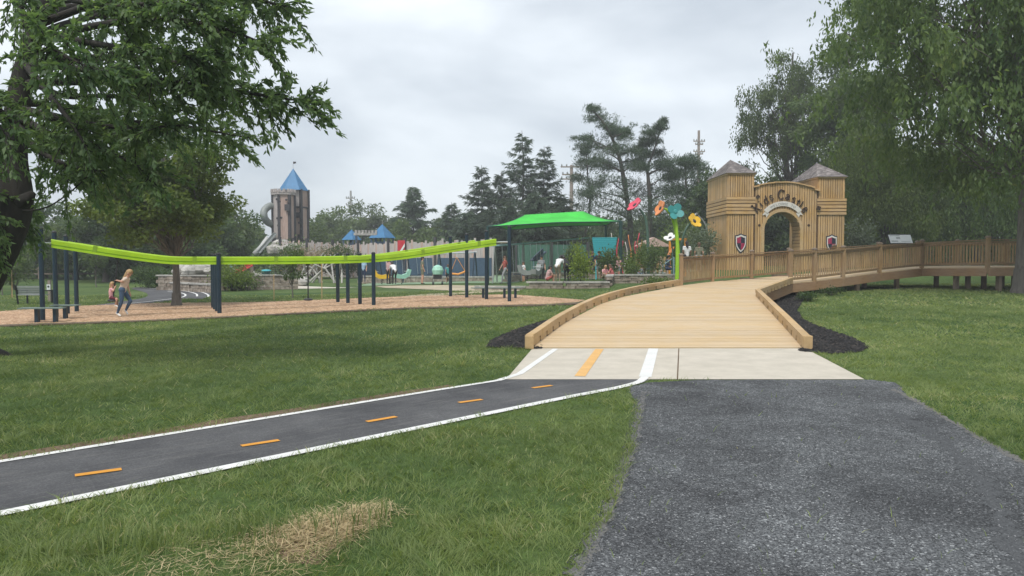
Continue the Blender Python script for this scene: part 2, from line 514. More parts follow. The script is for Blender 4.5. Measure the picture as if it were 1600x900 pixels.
class MB:
    """collects boxes, tubes and sheets, then links them as one mesh object"""
    def __init__(self):
        self.v, self.f, self.mi = [], [], []
        self.m = 0

    def add(self, verts, faces):
        b = len(self.v)
        self.v.extend([tuple(p) for p in verts])
        for f in faces:
            self.f.append(tuple(b + i for i in f))
            self.mi.append(self.m)
        return self

    def box(self, c, s, rz=0.0, mat=None):
        x, y, z = s[0] / 2, s[1] / 2, s[2] / 2
        pts = [Vector(p) for p in ((-x, -y, -z), (x, -y, -z), (x, y, -z), (-x, y, -z), (-x, -y, z), (x, -y, z), (x, y, z), (-x, y, z))]
        M = mat if mat is not None else Matrix.Rotation(rz, 3, 'Z')
        c = Vector(c)
        return self.add([c + M @ p for p in pts], [(0, 3, 2, 1), (4, 5, 6, 7), (0, 1, 5, 4), (1, 2, 6, 5), (2, 3, 7, 6), (3, 0, 4, 7)])

    def bar(self, a, b, w, h, up=(0, 0, 1)):
        """rectangular bar from a to b, width w across, height h along up"""
        a, b = Vector(a), Vector(b)
        d = (b - a)
        L = d.length
        d.normalize()
        upv = Vector(up)
        sd = d.cross(upv)
        if sd.length < 1e-5:
            sd = Vector((1, 0, 0))
        sd.normalize()
        u = sd.cross(d)
        M = Matrix((d, sd, u)).transposed()
        return self.box((a + b) / 2, (L, w, h), mat=M)

    def tube(self, pts, rad, n=8, caps=True):
        pts = [Vector(p) for p in pts]
        if isinstance(rad, (int, float)):
            rad = [rad] * len(pts)
        rings = []
        prev = None
        for i, p in enumerate(pts):
            if i == 0: d = pts[1] - p
            elif i == len(pts) - 1: d = p - pts[i - 1]
            else: d = pts[i + 1] - pts[i - 1]
            d.normalize()
            if prev is None:
                a = d.orthogonal().normalized()
            else:
                a = (prev - d * prev.dot(d))
                a = a.normalized() if a.length > 1e-6 else d.orthogonal().normalized()
            prev = a
            b = d.cross(a)
            rings.append([p + (a * math.cos(t) + b * math.sin(t)) * rad[i] for t in [2 * math.pi * k / n for k in range(n)]])
        vs = [q for r in rings for q in r]
        fs = []
        for i in range(len(pts) - 1):
            for k in range(n):
                k2 = (k + 1) % n
                fs.append((i * n + k, i * n + k2, (i + 1) * n + k2, (i + 1) * n + k))
        if caps:
            fs.append(tuple(range(n - 1, -1, -1)))
            fs.append(tuple((len(pts) - 1) * n + k for k in range(n)))
        return self.add(vs, fs)

    def prism(self, poly, a, b):
        """poly: list of 3D points, swept from offset a to offset b (vectors)"""
        a, b = Vector(a), Vector(b)
        n = len(poly)
        vs = [Vector(p) + a for p in poly] + [Vector(p) + b for p in poly]
        fs = [tuple(range(n - 1, -1, -1)), tuple(range(n, 2 * n))]
        for k in range(n):
            k2 = (k + 1) % n
            fs.append((k, k2, n + k2, n + k))
        return self.add(vs, fs)

    def lathe(self, c, prof, n=16, M=None):
        """prof: list of (radius, z)"""
        c = Vector(c)
        vs, fs = [], []
        for r, z in prof:
            for k in range(n):
                t = 2 * math.pi * k / n
                p = Vector((r * math.cos(t), r * math.sin(t), z))
                vs.append(c + (M @ p if M is not None else p))
        for i in range(len(prof) - 1):
            for k in range(n):
                k2 = (k + 1) % n
                fs.append((i * n + k, i * n + k2, (i + 1) * n + k2, (i + 1) * n + k))
        fs.append(tuple(range(n - 1, -1, -1)))
        fs.append(tuple((len(prof) - 1) * n + k for k in range(n)))
        return self.add(vs, fs)

    def mesh(self, name, mats, origin=(0, 0, 0), smooth=False):
        me = bpy.data.meshes.new(name)
        o = Vector(origin)
        me.from_pydata([tuple(Vector(p) - o) for p in self.v], [], self.f)
        for m in (mats if isinstance(mats, (list, tuple)) else [mats]):
            me.materials.append(MAT[m])
        me.polygons.foreach_set('material_index', self.mi)
        if smooth:
            me.polygons.foreach_set('use_smooth', [True] * len(me.polygons))
        me.update()
        return me

    def build(self, name, mats, parent=None, smooth=False, local=False, bevel=0.0):
        org = (0, 0, 0) if (parent is None or local) else wloc(parent)
        me = self.mesh(name, mats, org, smooth)
        o = bpy.data.objects.new(name, me)
        o.parent = parent
        COL.objects.link(o)
        if bevel:
            bv = o.modifiers.new('bevel', 'BEVEL')
            bv.width = bevel
            bv.segments = 1
            bv.limit_method = 'ANGLE'
        return o

def np_mesh(name, co, faces, mat, rnd=None, parent=None, smooth=False, nv=None):
    """fast mesh from arrays; faces (N,k)"""
    me = bpy.data.meshes.new(name)
    k = faces.shape[1]
    me.vertices.add(len(co))
    me.vertices.foreach_set('co', np.ascontiguousarray(co, np.float32).ravel())
    me.loops.add(faces.size)
    me.loops.foreach_set('vertex_index', np.ascontiguousarray(faces, np.int32).ravel())
    me.polygons.add(len(faces))
    me.polygons.foreach_set('loop_start', np.arange(0, faces.size, k, dtype=np.int32))
    me.polygons.foreach_set('loop_total', np.full(len(faces), k, np.int32))
    if rnd is not None:
        a = me.attributes.new('rnd', 'FLOAT', 'FACE')
        a.data.foreach_set('value', np.ascontiguousarray(rnd, np.float32))
    me.materials.append(MAT[mat])
    me.update(calc_edges=True)
    o = bpy.data.objects.new(name, me)
    o.parent = parent
    COL.objects.link(o)
    return o

def inside(poly, X, Y):
    r = np.zeros(len(X), bool)
    n = len(poly)
    for i in range(n):
        x1, y1 = poly[i][0], poly[i][1]
        x2, y2 = poly[(i + 1) % n][0], poly[(i + 1) % n][1]
        c = ((y1 > Y) != (y2 > Y))
        with np.errstate(divide='ignore', invalid='ignore'):
            xi = (x2 - x1) * (Y - y1) / (y2 - y1 + 1e-12) + x1
        r ^= c & (X < xi)
    return r

def smooth_line(pts, n=6, closed=False):
    """Catmull-Rom through 2D/3D points"""
    P = [Vector(p) for p in pts]
    out = []
    N = len(P)
    for i in range(N if closed else N - 1):
        p0 = P[(i - 1) % N] if (closed or i > 0) else P[0] * 2 - P[1]
        p1, p2 = P[i], P[(i + 1) % N]
        p3 = P[(i + 2) % N] if (closed or i + 2 < N) else P[-1] * 2 - P[-2]
        for k in range(n):
            t = k / n
            out.append(0.5 * ((2 * p1) + (p2 - p0) * t + (2 * p0 - 5 * p1 + 4 * p2 - p3) * t * t + (3 * p1 - p0 - 3 * p2 + p3) * t ** 3))
    if not closed:
        out.append(P[-1])
    return out

def ragged(poly, amp, seg):
    """breaks a 2D outline into short, slightly wandering edges"""
    out = []
    n = len(poly)
    for i in range(n):
        a, b = Vector(poly[i][:2]), Vector(poly[(i + 1) % n][:2])
        L = (b - a).length
        k = max(1, int(L / seg))
        nrm = Vector((-(b - a).y, (b - a).x))
        nrm = nrm.normalized() if nrm.length > 0 else nrm
        for j in range(k):
            out.append(a.lerp(b, j / k) + nrm * random.uniform(-amp, amp))
    return out

def sheet(name, poly, dz, mat, cell=1.0, kind='structure', parent=None, thick=0.0):
    """flat cover following the terrain, dz above it"""
    bm = bmesh.new()
    vs = [bm.verts.new((p[0], p[1], 0)) for p in poly]
    f = bm.faces.new(vs)
    bm.normal_update()
    if f.normal.z < 0:
        f.normal_flip()
    bmesh.ops.triangulate(bm, faces=bm.faces[:])
    xs = [p[0] for p in poly]
    ys = [p[1] for p in poly]
    for ax, lo, hi in ((0, min(xs), max(xs)), (1, min(ys), max(ys))):
        c = math.floor(lo / cell) * cell + cell
        while c < hi:
            co = (c, 0, 0) if ax == 0 else (0, c, 0)
            no = (1, 0, 0) if ax == 0 else (0, 1, 0)
            bmesh.ops.bisect_plane(bm, geom=bm.verts[:] + bm.edges[:] + bm.faces[:], plane_co=co, plane_no=no, dist=1e-5)
            c += cell
    for v in bm.verts:
        v.co.z = tz(v.co.x, v.co.y) + dz
    if thick:
        r = bmesh.ops.extrude_face_region(bm, geom=bm.faces[:])
        for e in r['geom']:
            if isinstance(e, bmesh.types.BMVert):
                e.co.z += thick
        bmesh.ops.recalc_face_normals(bm, faces=bm.faces[:])
    me = bpy.data.meshes.new(name)
    bm.to_mesh(me)
    bm.free()
    me.materials.append(MAT[mat])
    o = bpy.data.objects.new(name, me)
    o.parent = parent
    COL.objects.link(o)
    if kind:
        o['kind'] = kind
    return o

def strip(line, w, dz):
    """outline of a painted stripe along a 2D line"""
    L, Rr = [], []
    for i, p in enumerate(line):
        a = line[max(0, i - 1)]
        b = line[min(len(line) - 1, i + 1)]
        d = Vector((b[0] - a[0], b[1] - a[1])).normalized()
        n = Vector((-d.y, d.x)) * w / 2
        L.append((p[0] + n.x, p[1] + n.y))
        Rr.append((p[0] - n.x, p[1] - n.y))
    return L + Rr[::-1]

# ------------------------------------------------------------------ ground
def build_ground():
    xs = np.unique(np.concatenate([np.arange(-45, 45.01, 0.5), -np.geomspace(45, 640, 20), np.geomspace(45, 640, 20)]))
    ys = np.unique(np.concatenate([-np.geomspace(8, 300, 10), np.arange(-8, 62.01, 0.5), np.geomspace(62, 700, 26)]))
    X, Y = np.meshgrid(xs, ys)
    Z = terrain(X, Y)
    co = np.stack([X.ravel(), Y.ravel(), Z.ravel()], 1)
    nx, ny = len(xs), len(ys)
    i = np.arange(nx * ny).reshape(ny, nx)
    f = np.stack([i[:-1, :-1], i[:-1, 1:], i[1:, 1:], i[1:, :-1]], -1).reshape(-1, 4)
    o = np_mesh('ground', co, f, 'lawn')
    o['kind'] = 'structure'
build_ground()

def P2(px, py, z=0.0):
    p = at(px, py, z)
    return (p.x, p.y)

# asphalt cycle path (45 degrees across the foreground)
def line45(c, y0, y1):     # line X = Y + c
    return [(y0 + c, y0), (y1 + c, y1)]
C_FAR, C_NEAR = -9.97, -7.93
slab_fl, slab_fr = P2(832, 545), P2(1258, 545)
slab_nl, slab_nr = (-0.08, 9.86), (4.75, 9.86)
asph = [(-13.0 + 0.0, -3.0), (-9.5, -1.5 - 0.0), (1.72, 9.65), (1.98, 9.855), (-0.10, 9.855), (-14.5, -4.53)]
asph = [(-4.5 + C_NEAR, -4.5), (9.3 + C_NEAR, 9.3), (1.72, 9.60), (1.86, 9.852), (-0.10, 9.852), (-4.5 + C_FAR, -4.5)]
sheet('asphalt_path', asph, 0.006, 'asphalt', 2.0)
tag(sheet('slab_concrete', [slab_nl, (2.22, 9.86), (3.0, slab_fl[1]), slab_fl], 0.008, 'concrete', 2.0), kind='structure')
tag(sheet('slab_concrete', [(2.24, 9.86), slab_nr, slab_fr, (3.02, slab_fr[1])], 0.008, 'concrete', 2.0), kind='structure')
sheet('slab_joint', [(2.21, 9.862), (2.25, 9.862), (3.03, slab_fr[1] - .002), (2.99, slab_fr[1] - .002)], 0.005, 'bare_soil', 2.0)
FAR_LINE = [(-4.5 + C_FAR, -4.5), (0 + C_FAR, 0), (5 + C_FAR, 5), (9.0 + C_FAR, 9.0), (9.75 + C_FAR + .03, 9.75), P2(812, 585), P2(868, 546)]
NEAR_LINE = [(-4.5 + C_NEAR, -4.5), (0 + C_NEAR, 0), (5 + C_NEAR, 5), (8.6 + C_NEAR, 8.6), (9.2 + C_NEAR + .05, 9.2), (1.66, 9.62), P2(1008, 590), P2(1021, 545.5)]
def paint(name, line, w, mat, dz=0.0125, n=8):
    s = smooth_line([(p[0], p[1], 0) for p in line], n) if n else line
    return sheet(name, strip(s, w, 0), dz, mat, 3.0)
paint('white_line', FAR_LINE[:5], 0.085, 'white_paint', n=0)
paint('white_line', FAR_LINE[4:], 0.10, 'white_paint', n=0)
paint('white_line', NEAR_LINE[:5], 0.115, 'white_paint', n=0)
paint('white_line', NEAR_LINE[4:7], 0.11, 'white_paint', n=6)
paint('white_line', NEAR_LINE[6:], 0.17, 'white_paint', n=0)
paint('orange_line', [P2(906, 589), P2(937, 546)], 0.15, 'orange_paint_worn', n=0)
for k, (a, b) in enumerate([((117, 745), (190, 735)), ((377, 698.5), (436, 689.5)), ((573, 660.5), (619, 652.5)), ((717, 630.5), (753, 625.5)), ((832, 607.5), (862, 603.5)), ((-230, 815), (-120, 797))]):
    paint('orange_line', [P2(*a), P2(*b)], 0.072 if k else 0.075, 'orange_paint', n=0)

grav_l = [(1012, 598), (1003, 640), (995, 680), (985, 720), (962, 790), (905, 897)]
grav_r = [(1357, 592), (1420, 621), (1480, 655), (1540, 690), (1602, 724)]
GRAVEL = [P2(*p) for p in grav_l] + [(0.1, 2.6), (-0.15, 1.0), (-0.3, -3), (3.4, -3), (3.7, 1.0), (3.9, 4.0)] + [P2(*p) for p in grav_r[::-1]]
GRAVEL = [(p[0], min(p[1], 9.85)) for p in GRAVEL]
GRAVEL_S = [(v.x, min(v.y, 9.845)) for v in smooth_line([(p[0], p[1], 0) for p in GRAVEL], 4, True)]
sheet('gravel_path', ragged(GRAVEL_S, 0.02, 0.05), 0.003, 'gravel', 2.0)
track = [P2(*p) for p in [(1385, 640), (1440, 668), (1490, 705), (1535, 755), (1570, 820), (1600, 900)]]
sheet('wheel_track', ragged(strip(smooth_line([(p[0], p[1], 0) for p in track], 6), .12, 0), .045, .04), 0.0045, 'gravel_fines', 2.0)
edge_l = [P2(*p) for p in [(1008, 612), (1000, 650), (993, 690), (980, 730), (960, 792), (930, 850), (903, 900)]]
sheet('gravel_path_edge', ragged(strip(smooth_line([(p[0] - .015, p[1], 0) for p in edge_l], 6), .085, 0), .028, .05), 0.0052, 'gravel_edge', 2.0)
edge_r = [P2(*p) for p in [(1395, 608), (1440, 631), (1490, 660), (1545, 692), (1610, 728)]]
sheet('gravel_path_edge', ragged(strip(smooth_line([(p[0] - .01, p[1], 0) for p in edge_r], 6), .07, 0), .028, .05), 0.0052, 'gravel_edge', 2.0)

# wood chip bed of the track ride
CH_N = [(-60, 517, -.22), (0, 509, -.22), (300, 497, -.17), (600, 485, -.06), (860, 476, 0), (905, 473, 0)]
CH_F = [(915, 470, 0), (800, 461, 0), (700, 463.5, -.03), (520, 467, -.08), (400, 470.5, -.14), (250, 473.5, -.2), (130, 479, -.22), (60, 484, -.22), (-60, 491, -.22)]
CHIPS = [P2(x, y, z) for x, y, z in CH_N + CH_F]
sheet('wood_chip_bed', ragged(CHIPS, 0.04, 0.4), 0.03, 'wood_chips', 1.0)
edge_line = [P2(x, y + 1.0, z) for x, y, z in CH_N]
# mounded dark border in front of the bed
sheet('bed_edging', strip(smooth_line([(p[0], p[1] - .16, 0) for p in edge_line], 4), 0.42, 0), 0.012, 'edging', 1.0, thick=0.03)

MULCH_L = [P2(*p) for p in [(846, 546), (760, 543), (768, 532), (800, 518), (845, 503), (880, 496), (905, 490), (890, 505), (868, 520)]]
MULCH_R = [P2(x, y, .05) for x, y in [(1250, 545), (1300, 549), (1345, 546), (1358, 538), (1330, 524), (1285, 510), (1255, 497), (1245, 485), (1262, 470), (1300, 462), (1215, 466), (1195, 470), (1220, 500)]]
sheet('mulch_bed', ragged(MULCH_L, 0.03, 0.15), 0.014, 'black_mulch', 0.8)
sheet('mulch_bed', ragged(MULCH_R, 0.03, 0.15), 0.014, 'black_mulch', 0.8)

# asphalt loop and pale walks further back
LOOP = [P2(x, y, -.2) for x, y in [(60, 492), (100, 487), (170, 480.5), (230, 474), (285, 467), (318, 466.5), (330, 461), (322, 455), (292, 451.5), (250, 450), (216, 448.5), (206, 451), (228, 457), (228, 464), (195, 470), (150, 476), (100, 481.5), (60, 486)]]
sheet('asphalt_loop', [tuple(v[:2]) for v in smooth_line([(p[0], p[1], 0) for p in LOOP], 3, True)], 0.012, 'asphalt', 1.0)
for ln in ([(216, 449.5), (250, 451.2), (285, 453), (312, 456), (324, 460), (326, 464)], [(165, 478), (215, 473), (255, 468.5), (282, 465), (290, 461), (282, 457.5), (262, 455.5)], [(262, 453.5), (290, 455), (306, 459), (308, 463)]):
    paint('white_line', [P2(x, y, -.2) for x, y in ln], 0.09, 'white_paint', 0.024, 5)
sheet('playground_paving', [P2(x, y, -.03) for x, y in [(585, 444), (700, 446), (800, 449), (822, 452), (760, 458), (700, 455), (600, 447.5)]], 0.016, 'pale_surfacing', 2.0)
sheet('playground_paving', [P2(x, y, -.03) for x, y in [(625, 463.5), (660, 460.5), (760, 456.5), (815, 452.5), (812, 456), (720, 461), (660, 466)]], 0.02, 'pale_surfacing', 2.0)
sheet('playground_paving', [P2(x, y, -.05) for x, y in [(330, 440), (420, 441), (520, 445), (560, 446), (470, 447), (380, 445)]], 0.016, 'concrete', 2.0)
sheet('playground_surface', [(-10, 47), (12, 47), (12, 62), (-10, 66)], 0.02, 'rubber_green', 3.0)

# ------------------------------------------------------------------ boardwalk
INNER_PX = [(1252, 543, .02), (1215, 500, .19), (1180, 463, .42), (1235, 442, .74), (1272, 438.5, .80), (1317, 433, .90), (1374, 425.5, 1.05), (1440, 418.7, 1.2), (1543, 417.6, 1.27), (1592, 417, 1.28)]
OUTER_PX = [(833, 543, .02), (885, 503, .18), (940, 475, .33), (1000, 457, .47), (1064, 446, .6), (1113, 440, .67), (1174, 435, .77), (1232, 430, .87)]
INN = [at(*p) for p in INNER_PX] + [Vector((25.0, 27.6, 1.28)), Vector((32.0, 26.6, 1.28))]
OUT = [at(*p) for p in OUTER_PX] + [Vector((14.6, 33.4, 1.03)), Vector((17.2, 34.6, 1.18)), Vector((20.3, 33.6, 1.27)), Vector((26.2, 32.2, 1.28)), Vector((33.0, 31.2, 1.28))]

def x_on(line, y):
    for a, b in zip(line[:-1], line[1:]):
        if a.y <= y <= b.y:
            t = (y - a.y) / (b.y - a.y)
            return a.x + (b.x - a.x) * t
    return line[0].x

walk = empty('boardwalk', (3, 14, 0), 'curving tan timber boardwalk ramp with slatted railings leading to the castle gate', 'boardwalk')
Y0, Y1 = INN[0].y, INN[2].y - 0.02
zr = lambda y: 0.03 + 0.0405 * (y - Y0)
pitch_b = 0.142
nb = int((Y1 - Y0) / pitch_b)
def plank(q0, q1, q2, q3, th=0.036):
    """four top corners"""
    mb = MB()
    mb.add([p for p in (q0, q1, q2, q3)] + [p - Vector((0, 0, th)) for p in (q0, q1, q2, q3)],
           [(0, 1, 2, 3), (7, 6, 5, 4), (0, 4, 5, 1), (1, 5, 6, 2), (2, 6, 7, 3), (3, 7, 4, 0)])
    return mb.build('plank', 'deck_wood', walk)
for k in range(nb):
    ya = Y0 + k * pitch_b
    yb = ya + pitch_b - 0.007
    zj = random.uniform(-.0025, .0025)
    plank(Vector((x_on(OUT, ya) - .02, ya, zr(ya) + zj)), Vector((x_on(INN, ya) + .02, ya, zr(ya) + zj)),
          Vector((x_on(INN, yb) + .02, yb, zr(yb) + zj)), Vector((x_on(OUT, yb) - .02, yb, zr(yb) + zj)))
ye = Y0 + nb * pitch_b
pair_in = [Vector((x_on(INN, ye), ye, zr(ye)))] + INN[3:]
pair_out = [Vector((x_on(OUT, ye), ye, zr(ye))), OUT[5], OUT[6], OUT[7], OUT[8], OUT[9], OUT[10], OUT[11], OUT[12]]
# the outer edge between the ramp and its second post is bent: insert the points in between
pair_in = [pair_in[0], pair_in[0].lerp(pair_in[1], .45)] + pair_in[1:]
pair_out = [pair_out[0], OUT[4]] + pair_out[1:]
for (a0, a1), (b0, b1) in zip(zip(pair_in[:-1], pair_in[1:]), zip(pair_out[:-1], pair_out[1:])):
    L = max((a1 - a0).length, (b1 - b0).length)
    n = max(2, int(L / 0.15))
    for k in range(n):
        t0, t1 = k / n, (k + 0.955) / n
        zj = Vector((0, 0, random.uniform(-.002, .002)))
        plank(b0.lerp(b1, t0) + zj, a0.lerp(a1, t0) + zj, a0.lerp(a1, t1) + zj, b0.lerp(b1, t1) + zj)

# fascia boards and support posts along the inner edge
zb = Vector((0, 0, 1))
def fascia(line, drop, off):
    for a, b in zip(line[:-1], line[1:]):
        d = (b - a)
        n = Vector((d.y, -d.x, 0)).normalized() * off
        mb = MB()
        mb.bar(a + n - zb * (drop / 2 + .04), b + n - zb * (drop / 2 + .04), 0.045, drop)
        mb.build('fascia_board', 'fascia_wood', walk)
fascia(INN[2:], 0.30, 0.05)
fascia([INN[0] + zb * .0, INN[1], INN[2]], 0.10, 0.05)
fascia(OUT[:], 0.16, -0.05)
def under_post(x, y, ztop, w=0.15):
    g = tz(x, y) - .05
    if ztop - g < 0.12:
        return
    MB().box((x, y, (ztop + g) / 2), (w, w, ztop - g), random.uniform(-.1, .4)).build('support_post', 'support_wood', walk)
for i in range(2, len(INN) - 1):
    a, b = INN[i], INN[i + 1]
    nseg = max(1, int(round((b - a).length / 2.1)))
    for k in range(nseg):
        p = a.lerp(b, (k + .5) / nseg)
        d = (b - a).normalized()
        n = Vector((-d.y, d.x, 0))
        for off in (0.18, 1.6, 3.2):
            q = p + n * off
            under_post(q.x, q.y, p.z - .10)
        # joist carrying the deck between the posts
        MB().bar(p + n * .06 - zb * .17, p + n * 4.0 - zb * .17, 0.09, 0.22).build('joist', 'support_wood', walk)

# curbs: timber rail on blocks
def curb(line, side):
    s = smooth_line(line, 5)
    d_acc = 0
    for a, b in zip(s[:-1], s[1:]):
        dd = (b - a)
        n = Vector((-dd.y, dd.x, 0)).normalized() * side * 0.07
        mb = MB()
        mb.bar(a + n + zb * .165, b + n + zb * .165, 0.14, 0.11)
        mb.build('curb_rail', 'curb_wood', walk)
        m = a.lerp(b, .5) + n
        MB().box((m.x, m.y, m.z + .055), (0.13, dd.length * .82, 0.108), math.atan2(dd.y, dd.x) - math.pi / 2).build('curb_block', 'curb_wood', walk)
def zfix(p):
    return Vector((p.x, p.y, zr(p.y))) if p.y < 24 else p
curb([zfix(p) for p in OUT[:5]], 1)
curb([zfix(p) for p in INN[:3]], -1)
curb([INN[2] + Vector((.05, .05, .01)), INN[2].lerp(INN[3], .5), INN[3] - (INN[3] - INN[2]).normalized() * .1], -1)
for p, s in ((OUT[0], -1), (INN[0], 1)):
    MB().box((p.x + s * .07, p.y - .08, .125), (.16, .14, .245)).build('curb_end_post', 'curb_wood', walk, bevel=.012)

# railings
bal_mesh = MB().box((0, 0, 0.41), (0.036, 0.036, 0.82)).mesh('baluster', 'baluster_wood')
def rail_post(p, h=1.12, cap=True):
    q = MB().box((p.x, p.y, p.z + h / 2 - .12), (0.125, 0.125, h + .24), random.uniform(-.05, .05)).build('railing_post', 'rail_wood', walk)
    if cap:
        MB().lathe((p.x, p.y, p.z + h), [(0.115, 0), (0.115, .035), (0.06, .075), (0.0, .085)], 4, Matrix.Rotation(R(45), 3, 'Z')).build('post_cap', 'support_wood', q)
def rail_bay(a, b):
    d = (b - a)
    L = d.length
    mb = MB()
    mb.bar(a + zb * 1.045, b + zb * 1.045, 0.14, 0.036)     # cap rail
    mb.bar(a + zb * 0.955, b + zb * 0.955, 0.036, 0.085)    # upper rail
    mb.bar(a + zb * 0.135, b + zb * 0.135, 0.036, 0.085)    # lower rail
    pan = mb.build('railing_panel', 'rail_wood', walk)
    org = wloc(pan)
    n = int(L / 0.132)
    nn = Vector((-d.y, d.x, 0)).normalized() * 0.037
    for k in range(1, n):
        p = a.lerp(b, k / n) + nn
        o = bpy.data.objects.new('baluster', bal_mesh)
        o.parent = pan
        o.location = p + zb * .15 - org
        o.rotation_euler = (0, 0, math.atan2(d.y, d.x))
        COL.objects.link(o)
inr = INN[3:11]
inr[-1] = INN[9].lerp(INN[10], .6)
for i, p in enumerate(inr):
    rail_post(p)
    if i:
        rail_bay(inr[i - 1], p)
outr = [OUT[4], OUT[5], OUT[6], OUT[7], OUT[8], OUT[9], OUT[9].lerp(OUT[10], .5), OUT[10], OUT[10].lerp(OUT[11], .33), OUT[10].lerp(OUT[11], .67), OUT[11]]
for i, p in enumerate(outr):
    rail_post(p)
    if i:
        rail_bay(outr[i - 1], p)

# tilted information panel on the far railing
pp = W(1407, 373.5, 34.9)
ip = empty('information_panel', (pp.x, pp.y, 1.0), 'white tilted information panel standing above the curved boardwalk railing', 'sign')
Mi = Matrix.Rotation(R(58), 3, 'X')
MB().box(pp, (1.04, .46, .03), mat=Mi).build('panel_face', 'sign_face', ip)
mb = MB()
for sx in (-.35, .35):
    mb.bar(pp + Vector((sx, .05, -.05)), Vector((pp.x + sx, pp.y + .05, 1.0)), .06, .06, (0, 1, 0))
mb.build('panel_leg', 'black_plastic', ip)
mb = MB()
for (u0, v0, u1, v1) in ((-.48, .16, .0, .20), (-.46, -.16, -.15, -.10), (.0, -.15, .42, -.13), (-.2, .0, -.02, .1)):
    c = pp + Mi @ Vector(((u0 + u1) / 2, (v0 + v1) / 2, .019))
    mb.box(c, (u1 - u0, v1 - v0, .004), mat=Mi)
mb.build('panel_print', 'sign_print', ip)
MB().box(pp + Mi @ Vector((0, 0, -.018)), (1.12, .54, .02), mat=Mi).build('panel_frame', 'black_plastic', ip)

# ------------------------------------------------------------------ castle entrance gate
GY = 44.0
gz = 0.86
gate = empty('entrance_gate', (16.3, GY, gz), 'timber castle gate with two roofed towers and an arch lettered Kids Castle', 'gate')
def tower(x0, x1, dep, z_eave, z_apex, zb0, zb1):
    y0, y1 = GY, GY + dep
    cx = (x0 + x1) / 2
    core = MB()
    core.box((cx, (y0 + y1) / 2, (gz + z_eave) / 2), (x1 - x0 - .05, dep - .05, z_eave - gz - .02))
    t = core.build('tower', 'gate_gap', gate)
    bw = 0.118
    def wall_boards(za, zc, proud):
        for (ax, lo, hi, fixed, sgn) in ((0, x0, x1, y0, -1), (0, x0, x1, y1, 1), (1, y0, y1, x0, -1), (1, y0, y1, x1, 1)):
            if sgn == 1 and ax == 0:
                continue
            n = int(round((hi - lo) / (bw + .026)))
            st = (hi - lo) / n
            for k in range(n):
                c = lo + st * (k + .5)
                pr = proud + random.uniform(-.004, .004)
                if ax == 0:
                    MB().box((c, fixed + sgn * pr / 2, (za + zc) / 2), (st - .036, .03 + pr, zc - za)).build('board', 'gate_board', t)
                else:
                    MB().box((fixed + sgn * pr / 2, c, (za + zc) / 2), (.03 + pr, st - .036, zc - za)).build('board', 'gate_board', t)
    wall_boards(gz, zb0 + .02, .02)
    wall_boards(zb1 - .02, z_eave, .02)
    # projecting band of level boards
    rows = 5
    hh = (zb1 - zb0) / rows
    e = .08
    core2 = MB().box((cx, (y0 + y1) / 2, (zb0 + zb1) / 2), (x1 - x0 + 2 * e - .05, dep + 2 * e - .05, zb1 - zb0 - .02)).build('band_core', 'gate_gap', t)
    for k in range(rows):
        z = zb0 + hh * (k + .5)
        MB().box((cx, y0 - e, z), (x1 - x0 + 2 * e + .04, .04, hh - .045)).build('band_board', 'gate_board_level', t)
        MB().box((x0 - e, (y0 + y1) / 2, z), (.04, dep + 2 * e - .045, hh - .045)).build('band_board', 'gate_board_level', t)
        MB().box((x1 + e, (y0 + y1) / 2, z), (.04, dep + 2 * e - .045, hh - .045)).build('band_board', 'gate_board_level', t)
    # eaves board and shingled pyramid roof
    ov = .10
    MB().box((cx, (y0 + y1) / 2, z_eave + .045), (x1 - x0 + 2 * ov, dep + 2 * ov, .09)).build('eaves_board', 'gate_trim', t)
    ov += .05
    nrow = 9
    mb = MB()
    zr0 = z_eave + .09
    for k in range(nrow):
        f0, f1 = 1 - k / nrow, 1 - (k + 1) / nrow
        hx0, hy0 = ((x1 - x0) / 2 + ov) * f0 + .012, (dep / 2 + ov) * f0 + .012
        hx1, hy1 = ((x1 - x0) / 2 + ov) * f1, (dep / 2 + ov) * f1
        za, zc = zr0 + (z_apex - zr0) * k / nrow, zr0 + (z_apex - zr0) * (k + 1) / nrow
        cy = (y0 + y1) / 2
        mb.add([(cx - hx0, cy - hy0, za), (cx + hx0, cy - hy0, za), (cx + hx0, cy + hy0, za), (cx - hx0, cy + hy0, za),
                (cx - hx1, cy - hy1, zc + .01), (cx + hx1, cy - hy1, zc + .01), (cx + hx1, cy + hy1, zc + .01), (cx - hx1, cy + hy1, zc + .01)],
               [(3, 2, 1, 0), (0, 1, 5, 4), (1, 2, 6, 5), (2, 3, 7, 6), (3, 0, 4, 7), (4, 5, 6, 7)])
    mb.build('roof', 'shingle', t)
    return t
tL = tower(12.85, 14.38, 4.4, 6.56, 7.72, 4.20, 5.26)
tR = tower(18.24, 19.78, 4.4, 6.34, 7.52, 4.16, 5.16)

# arch wall between the towers
PX0, PX1 = 14.46, 18.12
PCX, AR, SPR = 16.08, 1.10, 3.28
PF, PD = GY - .06, 1.25
def ptop(x):
    u = (x - PCX) / (PX1 - PCX + .25)
    return 5.28 + .95 * math.sqrt(max(0, 1 - u * u)) - .12
aw = empty('arch_wall', (0, 0, 0))
aw.parent = gate
aw.location = (0, 0, 0)
n = 25
st = (PX1 - PX0) / n
def arch_z(x):
    d = abs(x - PCX)
    return SPR + math.sqrt(AR * AR - d * d) if d < AR else None
for k in range(n):
    xa, xb = PX0 + st * k + .016, PX0 + st * (k + 1) - .016
    xm = (xa + xb) / 2
    lo = arch_z(xm)
    za = gz if lo is None else min(v for v in (arch_z(xa), arch_z(xb), lo) if v is not None) if (arch_z(xa) and arch_z(xb)) else lo
    pr = random.uniform(-.006, .006)
    MB().box((xm, PF + pr, (za + ptop(xm)) / 2), (xb - xa, .04, ptop(xm) - za)).build('board', 'gate_board', aw)
